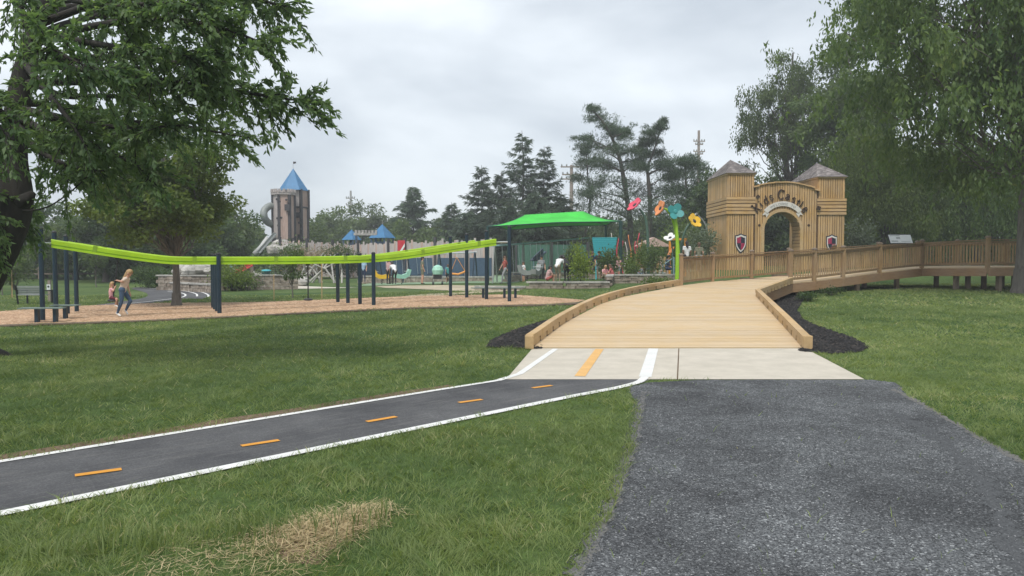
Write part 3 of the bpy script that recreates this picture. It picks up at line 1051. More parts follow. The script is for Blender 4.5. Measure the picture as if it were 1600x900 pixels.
# backing with the arched opening, and the tunnel lining
pts_in = [(PCX - AR, gz)] + [(PCX - AR * math.cos(t), SPR + AR * math.sin(t)) for t in np.linspace(0, math.pi, 17)] + [(PCX + AR, gz)]
mb = MB()
for (xa, z1), (xb, z2) in zip(pts_in[1:-2], pts_in[2:-1]):
    y0_, y1_ = PF + .03, PF + PD
    mb.add([(xa, y0_, z1), (xb, y0_, z2), (xb, y0_, ptop(xb) - .03), (xa, y0_, ptop(xa) - .03),
            (xa, y1_, z1), (xb, y1_, z2), (xb, y1_, ptop(xb) - .03), (xa, y1_, ptop(xa) - .03)],
           [(0, 1, 2, 3), (7, 6, 5, 4), (0, 4, 5, 1), (3, 2, 6, 7)])
for (xa, xb) in ((PX0 - .06, PCX - AR), (PCX + AR, PX1 + .1)):
    zt = min(ptop(xa + .1), ptop(xb - .1)) - .05
    mb.box(((xa + xb) / 2, PF + .03 + (PD - .03) / 2, (gz + zt) / 2), (xb - xa, PD - .03, zt - gz))
mb.build('backing', 'gate_gap', aw)
for s in (-1, 1):
    nn_ = 12
    for k in range(nn_):
        zz = gz + (SPR - gz) * (k + .5) / nn_
        MB().box((PCX + s * (AR - .015), PF + .05 + PD / 2, zz), (.03, PD - .06, (SPR - gz) / nn_ - .03)).build('lining_board', 'gate_board_level', aw)
for k in range(14):
    t0, t1 = math.pi * (k + .06) / 14, math.pi * (k + .94) / 14
    a = (PCX - (AR - .02) * math.cos(t0), SPR + (AR - .02) * math.sin(t0))
    b = (PCX - (AR - .02) * math.cos(t1), SPR + (AR - .02) * math.sin(t1))
    m = ((a[0] + b[0]) / 2, PF + .05 + PD / 2, (a[1] + b[1]) / 2)
    MB().box(m, (math.dist(a, b), PD - .06, .03), mat=Matrix.Rotation(-math.atan2(b[1] - a[1], b[0] - a[0]), 3, 'Y')).build('lining_board', 'gate_board_level', aw)
# trim ring round the opening
mb = MB()
ro, ri = AR + .15, AR - .03
ring_o = [(PCX - ro, gz)] + [(PCX - ro * math.cos(t), SPR + ro * math.sin(t)) for t in np.linspace(0, math.pi, 25)] + [(PCX + ro, gz)]
ring_i = [(PCX - ri, gz)] + [(PCX - ri * math.cos(t), SPR + ri * math.sin(t)) for t in np.linspace(0, math.pi, 25)] + [(PCX + ri, gz)]
yf, yb = PF - .055, PF - .022
for k in range(len(ring_o) - 1):
    a, b, c, d = ring_o[k], ring_o[k + 1], ring_i[k + 1], ring_i[k]
    mb.add([(p[0], yf, p[1]) for p in (a, b, c, d)] + [(p[0], yb, p[1]) for p in (a, b, c, d)],
           [(3, 2, 1, 0), (0, 1, 5, 4), (2, 3, 7, 6)])
mb.build('arch_trim', 'gate_trim', aw)
# stepped, ragged coping boards on the curved top
for k in range(13):
    u0, u1 = k / 13, (k + 1) / 13
    xa, xb = PX0 - .1 + (PX1 - PX0 + .25) * u0, PX0 - .1 + (PX1 - PX0 + .25) * u1
    zm = ptop(min(max((xa + xb) / 2, PX0), PX1)) + random.uniform(-.02, .05)
    sl = (ptop(min(xb, PX1)) - ptop(max(xa, PX0))) / (xb - xa)
    MB().box(((xa + xb) / 2, PF - .07 + PD / 2 - random.uniform(0, .05), zm), ((xb - xa) * 1.12, PD + .05, .075), mat=Matrix.Rotation(-math.atan(sl * .75), 3, 'Y')).build('coping_board', 'gate_board_level', aw)
# wood knots / lantern box beside the lettering
MB().box((18.2, PF - .10, 4.58), (.2, .14, .2), mat=Matrix.Rotation(R(20), 3, 'Y')).build('lantern_box', 'letter_brown', aw)
MB().box((14.6, PF - .05, 5.25), (.18, .05, .2), mat=Matrix.Rotation(R(40), 3, 'Y')).build('lantern_box', 'letter_brown', aw)
for kx in (14.72, 17.66):
    MB().lathe((kx, PF - .03, 3.55), [(.085, -.012), (.07, .012)], 8, Matrix.Rotation(R(90), 3, 'X')).build('bolt_plate', 'letter_brown', aw)

# lettering drawn with a broad pen
GLYPH = {
 'K': [[(.0, 1.0), (.08, .6), (.04, .3), (.1, 0)], [(.52, .92), (.3, .62), (.1, .5)], [(.1, .5), (.3, .4), (.45, .1), (.62, .0)], [(-.1, .95), (.12, 1.0)]],
 'i': [[(.0, .6), (.06, .5), (.06, .12), (.18, .0)], [(.0, .82), (.08, .9)]],
 'd': [[(.42, 1.0), (.4, .6), (.42, .2), (.52, .02)], [(.4, .55), (.2, .62), (.04, .4), (.06, .12), (.22, .0), (.4, .14)]],
 's': [[(.42, .56), (.26, .64), (.08, .54), (.1, .4), (.32, .3), (.4, .14), (.24, .0), (.02, .1)]],
 'C': [[(.62, .82), (.5, .97), (.3, 1.0), (.08, .76), (.04, .4), (.14, .12), (.34, .0), (.6, .16)], [(.62, .98), (.62, .74)]],
 'a': [[(.06, .52), (.22, .64), (.38, .54), (.38, .14), (.5, .0)], [(.38, .36), (.16, .32), (.04, .16), (.16, .0), (.38, .12)]],
 't': [[(.2, .88), (.16, .5), (.16, .14), (.34, .0)], [(-.02, .6), (.38, .64)]],
 'l': [[(.1, 1.0), (.12, .5), (.1, .14), (.26, .0)]],
 'e': [[(.06, .34), (.38, .38), (.36, .56), (.2, .64), (.04, .42), (.06, .14), (.22, .0), (.42, .12)]],
}
def letter(ch, px, py, rot, size, parent):
    c = W(px, py, PF - .07)
    mb = MB()
    g = GLYPH[ch]
    xs = [p[0] for s in g for p in s]
    ys = [p[1] for s in g for p in s]
    ox, oy = (min(xs) + max(xs)) / 2, (min(ys) + max(ys)) / 2
    M = Matrix.Rotation(-R(rot), 3, 'Y')
    for s in g:
        line = smooth_line([(p[0] - ox, p[1] - oy, 0) for p in s], 4)
        Lp, Rp = [], []
        for i, p in enumerate(line):
            d = (line[min(i + 1, len(line) - 1)] - line[max(i - 1, 0)])
            d.normalize()
            w = .036 + .05 * abs(d.x * math.sin(R(40)) + d.y * math.cos(R(40)))
            nrm = Vector((-d.y, d.x, 0)) * w
            Lp.append(p + nrm)
            Rp.append(p - nrm)
        for i in range(len(line) - 1):
            q = [Lp[i], Lp[i + 1], Rp[i + 1], Rp[i]]
            q = [c + M @ (Vector((v.x, 0, v.y)) * size) for v in q]
            mb.prism(q, (0, -.016, 0), (0, .016, 0))
    mb.build('letter', 'letter_brown', parent)
for ch, px, py, rot, sz in (('K', 1182, 325, 38, .56), ('i', 1188.8, 318, 34, .46), ('d', 1196.7, 312, 26, .48), ('s', 1205.3, 309, 16, .46),
                            ('C', 1220.5, 304, 0, .54), ('a', 1231.2, 308, -10, .48), ('s', 1240.2, 312.6, -20, .46), ('t', 1247.2, 316.4, -28, .46),
                            ('l', 1252.6, 320.2, -34, .46), ('e', 1257.6, 328, -46, .50)):
    letter(ch, px, py, rot, sz, aw)
# ribbon banner
mb = MB()
RC = (PCX, 3.50)
r0, r1 = 1.19, 1.47
ang = np.linspace(R(-50), R(50), 21)
def rb(t, r, y):
    return (RC[0] + r * math.sin(t), y, RC[1] + r * math.cos(t))
yr = PF - .10
for a, b in zip(ang[:-1], ang[1:]):
    mb.prism([rb(a, r0, yr), rb(b, r0, yr), rb(b, r1, yr), rb(a, r1, yr)], (0, -.012, 0), (0, .012, 0))
for s in (-1, 1):
    e0 = R(47) * s
    e1 = R(62) * s
    em = R(56) * s
    tail = [rb(e0, r0 - .10, yr + .03), rb(e1, r0 - .10, yr + .03), rb(em, r0 + .04, yr + .03), rb(e1, r1 - .10, yr + .03), rb(e0, r1 - .10, yr + .03)]
    mb.prism(tail if s > 0 else tail[::-1], (0, -.01, 0), (0, .01, 0))
rib = mb.build('ribbon_banner', 'ribbon_white', aw)
def flat_text(txt, size, place, mat, parent, name='letter'):
    for ch, M in place(txt):
        if ch == ' ':
            continue
        cu = bpy.data.curves.new('glyph', 'FONT')
        cu.body = ch
        cu.size = size
        cu.align_x = 'CENTER'
        cu.extrude = .006
        cu.resolution_u = 2
        tmp = bpy.data.objects.new('glyph', cu)
        me = bpy.data.meshes.new_from_object(tmp)
        bpy.data.objects.remove(tmp)
        bpy.data.curves.remove(cu)
        me.transform(M)
        me.materials.clear()
        me.materials.append(MAT[mat])
        org = wloc(parent)
        me.transform(Matrix.Translation(-org))
        o = bpy.data.objects.new(name, me)
        o.parent = parent
        COL.objects.link(o)
def ribbon_place(txt):
    n = len(txt)
    res = []
    for i, ch in enumerate(txt):
        t = R(-34) + R(68) * (i + .5) / n
        p = rb(t, r0 + .06, yr - .018)
        res.append((ch, Matrix.Translation(p) @ Matrix.Rotation(t, 4, 'Y') @ Matrix.Rotation(R(90), 4, 'X')))
    return res
flat_text('WELCOME TO', .20, ribbon_place, 'ribbon_letter', aw)

# shields
def shield(cx, cz, w, h, name='shield'):
    def outl(s, y):
        pts = [(0, .5), (.28, .42), (.5, .40), (.5, 0.0), (.42, -.2), (.25, -.38), (0, -.52), (-.25, -.38), (-.42, -.2), (-.5, 0.0), (-.5, .40), (-.28, .42)]
        return [(cx + p[0] * w * s, y, cz + p[1] * h * s) for p in pts]
    y = GY - .075
    sh = MB().prism(outl(1.14, y), (0, 0, 0), (0, .03, 0)).build(name, 'shield_navy', gate)
    MB().prism(outl(1.0, y - .012), (0, 0, 0), (0, .011, 0)).build('shield_border', 'ribbon_white', sh)
    def clip(sx, sz, m):
        s = .80
        if sz > 0:
            q = [(0, .5 * s), (.28 * s, .42 * s), (.5 * s, .40 * s), (.5 * s, 0.0), (0, 0.0)]
        else:
            q = [(0, 0.0), (.5 * s, 0.0), (.42 * s, -.2 * s), (.25 * s, -.38 * s), (0, -.52 * s)]
        MB().prism([(cx + sx * p[0] * w, y - .02, cz + p[1] * h) for p in q], (0, 0, 0), (0, .008, 0)).build('shield_quarter', m, sh)
    clip(-1, 1, 'shield_red'); clip(1, 1, 'shield_navy'); clip(-1, -1, 'shield_navy'); clip(1, -1, 'shield_red')
s1 = W(1157.5, 380, GY - .07)
s2 = W(1299.5, 381, GY - .07)
shield(s1.x, s1.z, .60, 1.02)
shield(s2.x, s2.z, .58, 1.0)

# ------------------------------------------------------------------ track ride
def onplane(px, py, p0, nrm):
    d = ray(px, py)
    o = Vector((0, 0, EYE))
    t = (Vector(p0) - o).dot(nrm) / d.dot(nrm)
    return o + d * t
NEARP = [at(67, 502, -.22), at(343, 490, -.17), at(584, 479, -.06), at(796, 472, 0)]
FARP = [at(120, 488, -.22), at(333, 480, -.17), at(528, 473, -.09), at(704, 465, -.03)]
ride = empty('track_ride', (NEARP[1].x, NEARP[1].y, -.17), 'lime green overhead track ride on navy posts over wood chips', 'play ride')
TS = [0.0, 0.36, 0.70, 1.0]
TOPS = [[355, 361, 367, 375], [395, 396, 397, 398], [394, 397, 399, 400], [353, 360, 365, 369]]
posts = []
for i in range(4):
    row = []
    for k, t in enumerate(TS):
        p = NEARP[i].lerp(FARP[i], t)
        p.z = tz(p.x, p.y)
        top = W(0, TOPS[i][k], p.y).z
        if i in (1, 2) and k:
            top = W(0, TOPS[i][0], NEARP[i].y).z - .02
        mb = MB()
        mb.tube([(p.x, p.y, p.z - .1), (p.x, p.y, top - .05)], .068, 14)
        q = mb.build('post', 'navy_post', ride, smooth=False)
        MB().lathe((p.x, p.y, top - .06), [(.074, 0), (.074, .03), (.05, .06), (0, .075)], 14).build('post_cap', 'black_plastic', q)
        row.append((p, top))
    posts.append(row)
def beam_line(t):
    A, B = NEARP[0].lerp(FARP[0], t), NEARP[3].lerp(FARP[3], t)
    A.z = B.z = 0
    d = (B - A).normalized()
    return A, d, Vector((d.y, -d.x, 0))
A, d, nrm = beam_line(.17)
prof_px = [(81, 380.5), (120, 386.5), (180, 396), (235, 403.5), (275, 407), (343, 407.2), (460, 406.8), (560, 405.2), (610, 402), (660, 395.5), (720, 386.5), (774, 378.5)]
prof = [onplane(x, y, A, nrm) for x, y in prof_px]
track_pts = smooth_line(prof, 4)
def make_track(off):
    mb = MB()
    sec = [(-.085, .13), (.085, .13), (.10, .10), (.10, -.02), (.07, -.03), (.07, -.055), (.11, -.065), (.11, -.125), (-.11, -.125), (-.11, -.065), (-.07, -.055), (-.07, -.03), (-.10, -.02), (-.10, .10)]
    n = len(sec)
    pts = [p + off for p in track_pts]
    vs, fs = [], []
    for p in pts:
        for (u, v) in sec:
            vs.append(p + nrm * u + Vector((0, 0, v)))
    for i in range(len(pts) - 1):
        for k in range(n):
            fs.append((i * n + k, i * n + (k + 1) % n, (i + 1) * n + (k + 1) % n, (i + 1) * n + k))
    fs.append(tuple(range(n)))
    fs.append(tuple((len(pts) - 1) * n + k for k in range(n - 1, -1, -1)))
    mb.add(vs, fs)
    return mb.build('track', 'lime_track', ride)
A2, _, _ = beam_line(.80)
off2 = A2 - A
off2 = off2 - d * off2.dot(d)
make_track(Vector((0, 0, 0)))
make_track(off2)
for px_ in (150, 300, 420, 540, 660, 745):
    q = onplane(px_, 400, A, nrm)
    i_ = min(range(1, len(track_pts) - 1), key=lambda i: abs(track_pts[i].x - q.x))
    q = track_pts[i_]
    dd_ = (track_pts[i_ + 1] - track_pts[i_ - 1]).normalized()
    for o_ in (Vector((0, 0, 0)), off2):
        MB().bar(q + o_ - dd_ * .06 + zb * .035, q + o_ + dd_ * .06 + zb * .035, .215, .20).build('joint_plate', 'lime_dark', ride)
def near_on_track(p):
    return min(track_pts, key=lambda q: (q.x - p.x) ** 2 + (q.y - p.y) ** 2)
for i in range(4):
    for k in range(4):
        p, top = posts[i][k]
        q = near_on_track(p) + (off2 if k > 1 else Vector((0, 0, 0)))
        if i in (1, 2):
            q = min([r + (off2 if k > 1 else Vector((0, 0, 0))) for r in track_pts], key=lambda r: (r.x - p.x) ** 2 + (r.y - p.y) ** 2)
        zz = min(top - .14, q.z)
        MB().tube([(p.x, p.y, zz), (q.x, q.y, q.z)], .030, 8).build('bracket', 'galvanised' if i in (0, 3) else 'lime_dark', ride)
# boarding benches at both ends
def board_bench(cx, cy, L, ang, label):
    g = tz(cx, cy) + .03
    b = empty('boarding_bench', (cx, cy, g), label, 'bench', 'benches under the track ride')
    dd = Vector((math.cos(ang), math.sin(ang), 0))
    n_ = Vector((-dd.y, dd.x, 0))
    for k in range(3):
        c = Vector((cx, cy, g + .40)) + n_ * (k - 1) * .125
        MB().bar(c - dd * L / 2, c + dd * L / 2, .10, .03).build('seat_slat', 'bench_top', b)
    for s in ((0,) if L < 1 else (-.12, .3)):
        c = Vector((cx, cy, 0)) + dd * L * s
        MB().box((c.x, c.y, g + .19), (.09, .14, .385), ang).build('leg', 'navy_post', b)
for (x, y, L, lab) in ((66, 482.5, 1.15, 'longer low bench around the leftmost navy posts of the track ride'), (102, 478, .75, 'short low bench behind the leftmost navy posts of the track ride'),
                       (755, 457.5, .95, 'low bench left of the last navy post by the boardwalk'), (793, 458.5, 1.05, 'low bench behind the last navy post by the boardwalk')):
    if x < 200:
        p = at(x, y, .19)
    else:
        p = at(x, y, .42)
        p = W(x, y, 29.3)
    board_bench(p.x, p.y, L, R(8), lab)
# hanging disc seats
def disc_swing(top, seat, label, hub=.15):
    s = empty('disc_swing', (seat.x, seat.y, seat.z), label, 'swing', 'disc swings on the track ride')
    MB().tube([top, seat + Vector((0, 0, .02))], [.022, .022], 8).build('hanger', 'black_plastic', s)
    MB().lathe(seat, [(.06, -.04), (hub, -.025), (hub + .01, .0), (hub - .02, .03), (.04, .05)], 18).build('seat', 'black_plastic', s)
    MB().box(top, (.12, .09, .10)).build('trolley', 'black_plastic', s)
t1 = onplane(481, 413, A, nrm)
s1_ = Vector((t1.x, t1.y, onplane(481, 468, A, nrm).z))
disc_swing(t1, s1_, 'empty black disc swing hanging mid span from the lime track')
t2 = onplane(184.5, 402, A, nrm)
s2_ = onplane(176.5, 469.5, A, nrm)
disc_swing(t2, s2_, 'black disc swing carrying the child beside the woman')

# ------------------------------------------------------------------ people
def capsule(mb, a, b, ra, rb, n=10):
    a, b = Vector(a), Vector(b)
    d = b - a
    L = d.length
    if L < 1e-5:
        d = Vector((0, 0, 1)); L = 1e-4
    d.normalize()
    pts, rad = [], []
    for t in (-.98, -.75, -.4, 0):
        pts.append(a + d * ra * t); rad.append(max(.0008, ra * math.sqrt(1 - t * t)))
    for t in (0, .4, .75, .98):
        pts.append(b + d * rb * t); rad.append(max(.0008, rb * math.sqrt(1 - t * t)))
    mb.tube(pts, rad, n)

def make_body(name, caps, parent, voxel, mats):
    """caps: (a, b, ra, rb, material); one continuous skin grown round all limbs"""
    mb = MB()
    for a, b, ra, rb, m in caps:
        capsule(mb, a, b, ra, rb)
    org = wloc(parent)
    me = mb.mesh('body', 'skin', org)
    tmp = bpy.data.objects.new('tmp_body', me)
    COL.objects.link(tmp)
    md = tmp.modifiers.new('r', 'REMESH')
    md.mode = 'VOXEL'
    md.voxel_size = voxel
    sm = tmp.modifiers.new('s', 'SMOOTH')
    sm.iterations = 3
    sm.factor = .5
    dg = bpy.context.evaluated_depsgraph_get()
    me2 = bpy.data.meshes.new_from_object(tmp.evaluated_get(dg))
    bpy.data.objects.remove(tmp)
    me2.name = 'body'
    me2.materials.clear()
    for m in mats:
        me2.materials.append(MAT[m])
    nf = len(me2.polygons)
    cen = np.empty(nf * 3, np.float32)
    me2.polygons.foreach_get('center', cen)
    cen = cen.reshape(-1, 3) + np.array(org)
    best = np.full(nf, 1e9)
    idx = np.zeros(nf, np.int32)
    for a, b, ra, rb, m in caps:
        a_, b_ = np.array(a), np.array(b)
        ab = b_ - a_
        t = np.clip(((cen - a_) @ ab) / max(1e-9, ab @ ab), 0, 1)
        dist = np.linalg.norm(cen - (a_ + t[:, None] * ab), axis=1) - (ra + (rb - ra) * t)
        k = dist < best
        best[k] = dist[k]
        idx[k] = mats.index(m)
    me2.polygons.foreach_set('material_index', idx)
    me2.polygons.foreach_set('use_smooth', [True] * nf)
    o = bpy.data.objects.new(name, me2)
    o.parent = parent
    COL.objects.link(o)
    return o

def hand_caps(wrist, dirn, side, sc, m):
    """palm, four fingers of different length, thumb from the side of the palm; slightly curled"""
    d = Vector(dirn).normalized()
    s = Vector(side)
    s = (s - d * s.dot(d)).normalized()
    c = d.cross(s).normalized()
    w = Vector(wrist)
    out = [(w, w + d * .07 * sc, .026 * sc, .030 * sc, m)]
    for k, L in enumerate((.058, .072, .078, .066)):
        o = w + d * .085 * sc + s * (k - 1.5) * .0215 * sc
        mid = o + d * L * .5 * sc + c * .008 * sc
        out += [(w + d * .05 * sc + s * (k - 1.5) * .016 * sc, mid, .0095 * sc, .0088 * sc, m), (mid, mid + (d * .8 + c * .6) * L * .5 * sc, .0088 * sc, .0075 * sc, m)]
    th = w + d * .02 * sc - s * .024 * sc
    out += [(th, th + (d * .6 - s * .8) * .045 * sc, .011 * sc, .010 * sc, m), (th + (d * .6 - s * .8) * .045 * sc, th + (d * .95 - s * .85) * .065 * sc, .010 * sc, .008 * sc, m)]
    return out

def person(name, label, J, col, sc=1.0, voxel=.014, hair='hair_brown', longhair=False, sleeves='short', legs='long', group=None, root=None, face=None, side=None):
    """J: world joints. col: dict(top, bottom, shoe, skin)"""
    J = {k: Vector(v) for k, v in J.items()}
    sk, tp, bt, sh = col['skin'], col['top'], col['bottom'], col['shoe']
    base = root if root is not None else Vector((J['hip'].x, J['hip'].y, min(J['toeL'].z, J['toeR'].z) - .02))
    e = empty(name, base, label, 'person', group)
    side = side if side is not None else (J['shL'] - J['shR']).normalized()
    C = []
    hip, chest, neck, head = J['hip'], J['chest'], J['neck'], J['head']
    hl, hr = J['hipL'], J['hipR']
    C += [(hl, hr, .105 * sc, .105 * sc, bt), (hip, hip.lerp(chest, .45), .125 * sc, .112 * sc, tp)]
    waist = hip.lerp(chest, .45)
    C += [(waist + side * .04 * sc, chest + side * .07 * sc, .10 * sc, .105 * sc, tp), (waist - side * .04 * sc, chest - side * .07 * sc, .10 * sc, .105 * sc, tp)]
    C += [(chest.lerp(neck, .6) + side * .10 * sc, chest.lerp(neck, .6) - side * .10 * sc, .075 * sc, .075 * sc, tp)]
    C += [(neck - (head - neck) * .3, head, .052 * sc, .05 * sc, sk)]
    fd = face if face is not None else Vector((1, 0, 0))
    fd = Vector(fd).normalized()
    up = (head - neck).normalized()
    C += [(head + up * .025 * sc - fd * .015 * sc, head + up * .045 * sc - fd * .02 * sc, .092 * sc, .088 * sc, sk), (head + fd * .03 * sc - up * .04 * sc, head + fd * .045 * sc - up * .065 * sc, .06 * sc, .045 * sc, sk)]
    C += [(head + fd * .085 * sc + up * .01 * sc, head + fd * .108 * sc - up * .015 * sc, .012 * sc, .016 * sc, sk)]
    for s in (-1, 1):
        C += [(head + side * s * .088 * sc + up * .015 * sc, head + side * s * .092 * sc - up * .02 * sc, .018 * sc, .014 * sc, sk)]
    for q in 'LR':
        s, el, wr = J['sh' + q], J['el' + q], J['wr' + q]
        ua = tp
        la = tp if sleeves == 'long' else sk
        if sleeves == 'none': ua = sk
        mid = s.lerp(el, .55)
        C += [(s, mid, .056 * sc, .050 * sc, ua), (mid, el, .045 * sc, .039 * sc, la if sleeves != 'long' else tp), (el, wr, .040 * sc, .027 * sc, la)]
        C += hand_caps(wr, wr - el, side.cross(wr - el) if abs(side.dot((wr - el).normalized())) > .8 else fd, sc, sk)
        h, kn, an, to = J['hip' + q], J['kn' + q], J['an' + q], J['toe' + q]
        up_l = bt
        lo_l = bt if legs == 'long' else sk
        m1 = h.lerp(kn, .7)
        C += [(h, m1, .092 * sc, .072 * sc, bt), (m1, kn, .066 * sc, .058 * sc, bt if legs == 'long' else sk)]
        cf = kn.lerp(an, .35) - fd * .01 * sc
        C += [(kn, cf, .057 * sc, .058 * sc, lo_l), (cf, an, .056 * sc, .036 * sc, lo_l)]
        heel = an - (to - an).normalized() * .035 * sc - Vector((0, 0, .03 * sc))
        C += [(an, heel, .036 * sc, .034 * sc, sh), (heel, to, .036 * sc, .032 * sc, sh)]
    mats = []
    for c in C:
        if c[4] not in mats:
            mats.append(c[4])
    b = make_body('body', C, e, voxel, mats)
    # hair
    mb = MB()
    capsule(mb, head + up * .045 * sc - fd * .032 * sc, head + up * .06 * sc - fd * .01 * sc, .097 * sc, .095 * sc, 14)
    capsule(mb, head + up * .02 * sc - fd * .05 * sc, head - up * .05 * sc - fd * .055 * sc, .08 * sc, .06 * sc, 12)
    if longhair:
        capsule(mb, head - fd * .06 * sc, head - up * .22 * sc - fd * .085 * sc, .075 * sc, .045 * sc, 10)
        capsule(mb, head - fd * .05 * sc + side * .04 * sc, head - up * .18 * sc - fd * .05 * sc + side * .05 * sc, .05 * sc, .03 * sc, 8)
    mb.build('hair', hair, e, smooth=True)
    mb = MB()
    for s in (-1, 1):
        p = head + fd * .082 * sc + side * s * .034 * sc + up * .02 * sc
        capsule(mb, p, p + side * .004 * sc, .010 * sc, .010 * sc, 6)
    mb.build('eyes', 'eye_dark', e, smooth=True)
    p = head + fd * .092 * sc - up * .055 * sc
    mb = MB()
    capsule(mb, p - side * .018 * sc, p + side * .018 * sc, .007 * sc, .007 * sc, 6)
    mb.build('mouth', 'lip', e, smooth=True)
    return e

def pj(px, py, Yb, dy=0.0):
    return W(px, py, Yb + dy)

# woman pulling the swing, seen from the side, walking to the right
YW = s2_.y + .15
Jw = dict(hip=pj(191.5, 452, YW), hipL=pj(192.5, 453, YW, .09), hipR=pj(190.5, 453, YW, -.09), chest=pj(195.5, 440, YW), neck=pj(198.5, 433.5, YW), head=pj(202.0, 427.2, YW),
          shL=pj(197.8, 435.5, YW, .17), shR=pj(197.0, 435.5, YW, -.17),
          elR=pj(190.5, 440.0, YW, -.22), wrR=pj(184.6, 438.6, YW, -.14),
          elL=pj(199.5, 447, YW, .26), wrL=pj(202.5, 457, YW, .24),
          knR=pj(189.8, 472.5, YW, -.10), anR=pj(183.6, 489.2, YW, -.10), toeR=pj(187.8, 493.2, YW, -.11),
          knL=pj(204.0, 470.5, YW, .10), anL=pj(196.6, 485.0, YW, .10), toeL=pj(199.0, 490.2, YW, .11))
person('person', 'blonde woman in cream top and jeans pulling a child on the swing', Jw, dict(skin='skin', top='cloth_cream', bottom='cloth_denim', shoe='white_plastic'), .93, .010, 'hair_blonde', True, 'short', 'long', face=(1, -.1, -.12), side=Vector((0, 1, 0)),
       root=Vector((Jw['hip'].x, YW, tz(Jw['hip'].x, YW))))
YC = s2_.y + .02
cs = .62
Jc = dict(hip=pj(174.4, 465.3, YC), hipL=pj(174.8, 465.8, YC, .05), hipR=pj(174.2, 465.8, YC, -.05), chest=pj(174.2, 455.5, YC), neck=pj(174.6, 450.0, YC), head=pj(175.6, 444.4, YC),
          shL=pj(174.8, 451.5, YC, .10), shR=pj(174.4, 451.5, YC, -.10),
          elR=pj(177.0, 454.8, YC, -.13), wrR=pj(179.4, 449.2, YC, -.04), elL=pj(177.4, 455.2, YC, .13), wrL=pj(179.2, 451.4, YC, .05),
          knR=pj(182.6, 467.2, YC, -.07), anR=pj(180.6, 476.5, YC, -.07), toeR=pj(183.6, 478.6, YC, -.08),
          knL=pj(182.8, 467.4, YC, .07), anL=pj(183.4, 477.0, YC, .07), toeL=pj(186.2, 479.4, YC, .08))
person('person', 'small child in pink shirt and dark shorts riding the disc swing', Jc, dict(skin='skin', top='cloth_pink', bottom='cloth_maroon', shoe='white_plastic'), cs, .007, 'hair_blonde', True, 'short', 'short', face=(1, -.1, -.05), side=Vector((0, 1, 0)),
       root=Vector((s2_.x, YC, s2_.z)))

# figures further away: pose templates (facing +x, left = +y), height 1.70
def pose(kind):
    P = dict(hip=(0, 0, .94), hipL=(0, .09, .92), hipR=(0, -.09, .92), chest=(.01, 0, 1.26), neck=(.0, 0, 1.46), head=(.02, 0, 1.58),
             shL=(0, .18, 1.40), shR=(0, -.18, 1.40), elL=(-.03, .23, 1.12), elR=(-.03, -.23, 1.12), wrL=(.07, .23, .88), wrR=(.07, -.23, .88),
             knL=(.02, .10, .49), knR=(.02, -.10, .49), anL=(-.02, .10, .075), anR=(-.02, -.10, .075), toeL=(.13, .11, .035), toeR=(.13, -.11, .035))
    if kind == 'walk':
        P.update(knL=(.20, .10, .51), anL=(.24, .10, .10), toeL=(.38, .11, .07), knR=(-.04, -.10, .49), anR=(-.30, -.10, .13), toeR=(-.17, -.11, .035),
                 elL=(-.16, .22, 1.14), wrL=(-.10, .22, .90), elR=(.12, -.22, 1.14), wrR=(.25, -.20, .93))
    if kind == 'bend':
        P.update(hip=(-.12, 0, .90), hipL=(-.12, .09, .88), hipR=(-.12, -.09, .88), chest=(.10, 0, 1.14), neck=(.24, 0, 1.28), head=(.34, 0, 1.36),
                 shL=(.2, .18, 1.22), shR=(.2, -.18, 1.22), elL=(.30, .2, .95), elR=(.30, -.2, .95), wrL=(.42, .14, .74), wrR=(.42, -.14, .74))
    if kind == 'lean':
        P.update(chest=(.05, 0, 1.24), neck=(.08, 0, 1.44), head=(.13, 0, 1.55), elL=(.1, .24, 1.12), elR=(.1, -.24, 1.12), wrL=(.28, .15, 1.08), wrR=(.28, -.15, 1.08), shL=(.06, .18, 1.38), shR=(.06, -.18, 1.38))
    if kind == 'sit':
        P.update(hip=(-.02, 0, .52), hipL=(0, .09, .50), hipR=(0, -.09, .50), chest=(.02, 0, .84), neck=(.06, 0, 1.04), head=(.10, 0, 1.16),
                 shL=(.04, .18, .98), shR=(.04, -.18, .98), elL=(.06, .23, .72), elR=(.06, -.23, .72), wrL=(.26, .16, .62), wrR=(.26, -.16, .62),
                 knL=(.42, .11, .50), knR=(.42, -.11, .50), anL=(.44, .11, .08), anR=(.40, -.11, .08), toeL=(.58, .12, .035), toeR=(.55, -.12, .035))
    if kind == 'squat':
        P.update(hip=(-.05, 0, .24), hipL=(-.04, .09, .22), hipR=(-.04, -.09, .22), chest=(.04, 0, .54), neck=(.10, 0, .73), head=(.15, 0, .85),
                 shL=(.08, .18, .68), shR=(.08, -.18, .68), elL=(.18, .24, .46), elR=(.18, -.24, .46), wrL=(.36, .16, .40), wrR=(.36, -.16, .40),
                 knL=(.32, .16, .42), knR=(.32, -.16, .42), anL=(.40, .14, .08), anR=(.30, -.14, .08), toeL=(.54, .15, .035), toeR=(.44, -.15, .035))
    return P
def place_person(px, py, z, ang, h, kind, label, col, hair='hair_brown', longhair=False, sleeves='short', legs='long', Y=None):
    p = at(px, py, z) if Y is None else Vector((W(px, py, Y).x, Y, z))
    s = h / 1.70
    M = Matrix.Rotation(R(ang), 3, 'Z')
    J = {k: p + M @ (Vector(v) * s) for k, v in pose(kind).items()}
    face = M @ Vector((1, 0, -.1))
    return person('person', label, J, col, s, .023, hair, longhair, sleeves, legs, 'visitors in the playground', root=p, face=face, side=M @ Vector((0, 1, 0)))
def cc(top, bottom, skin='skin', shoe='black_plastic'):
    return dict(skin=skin, top='cloth_' + top, bottom='cloth_' + bottom, shoe=shoe)
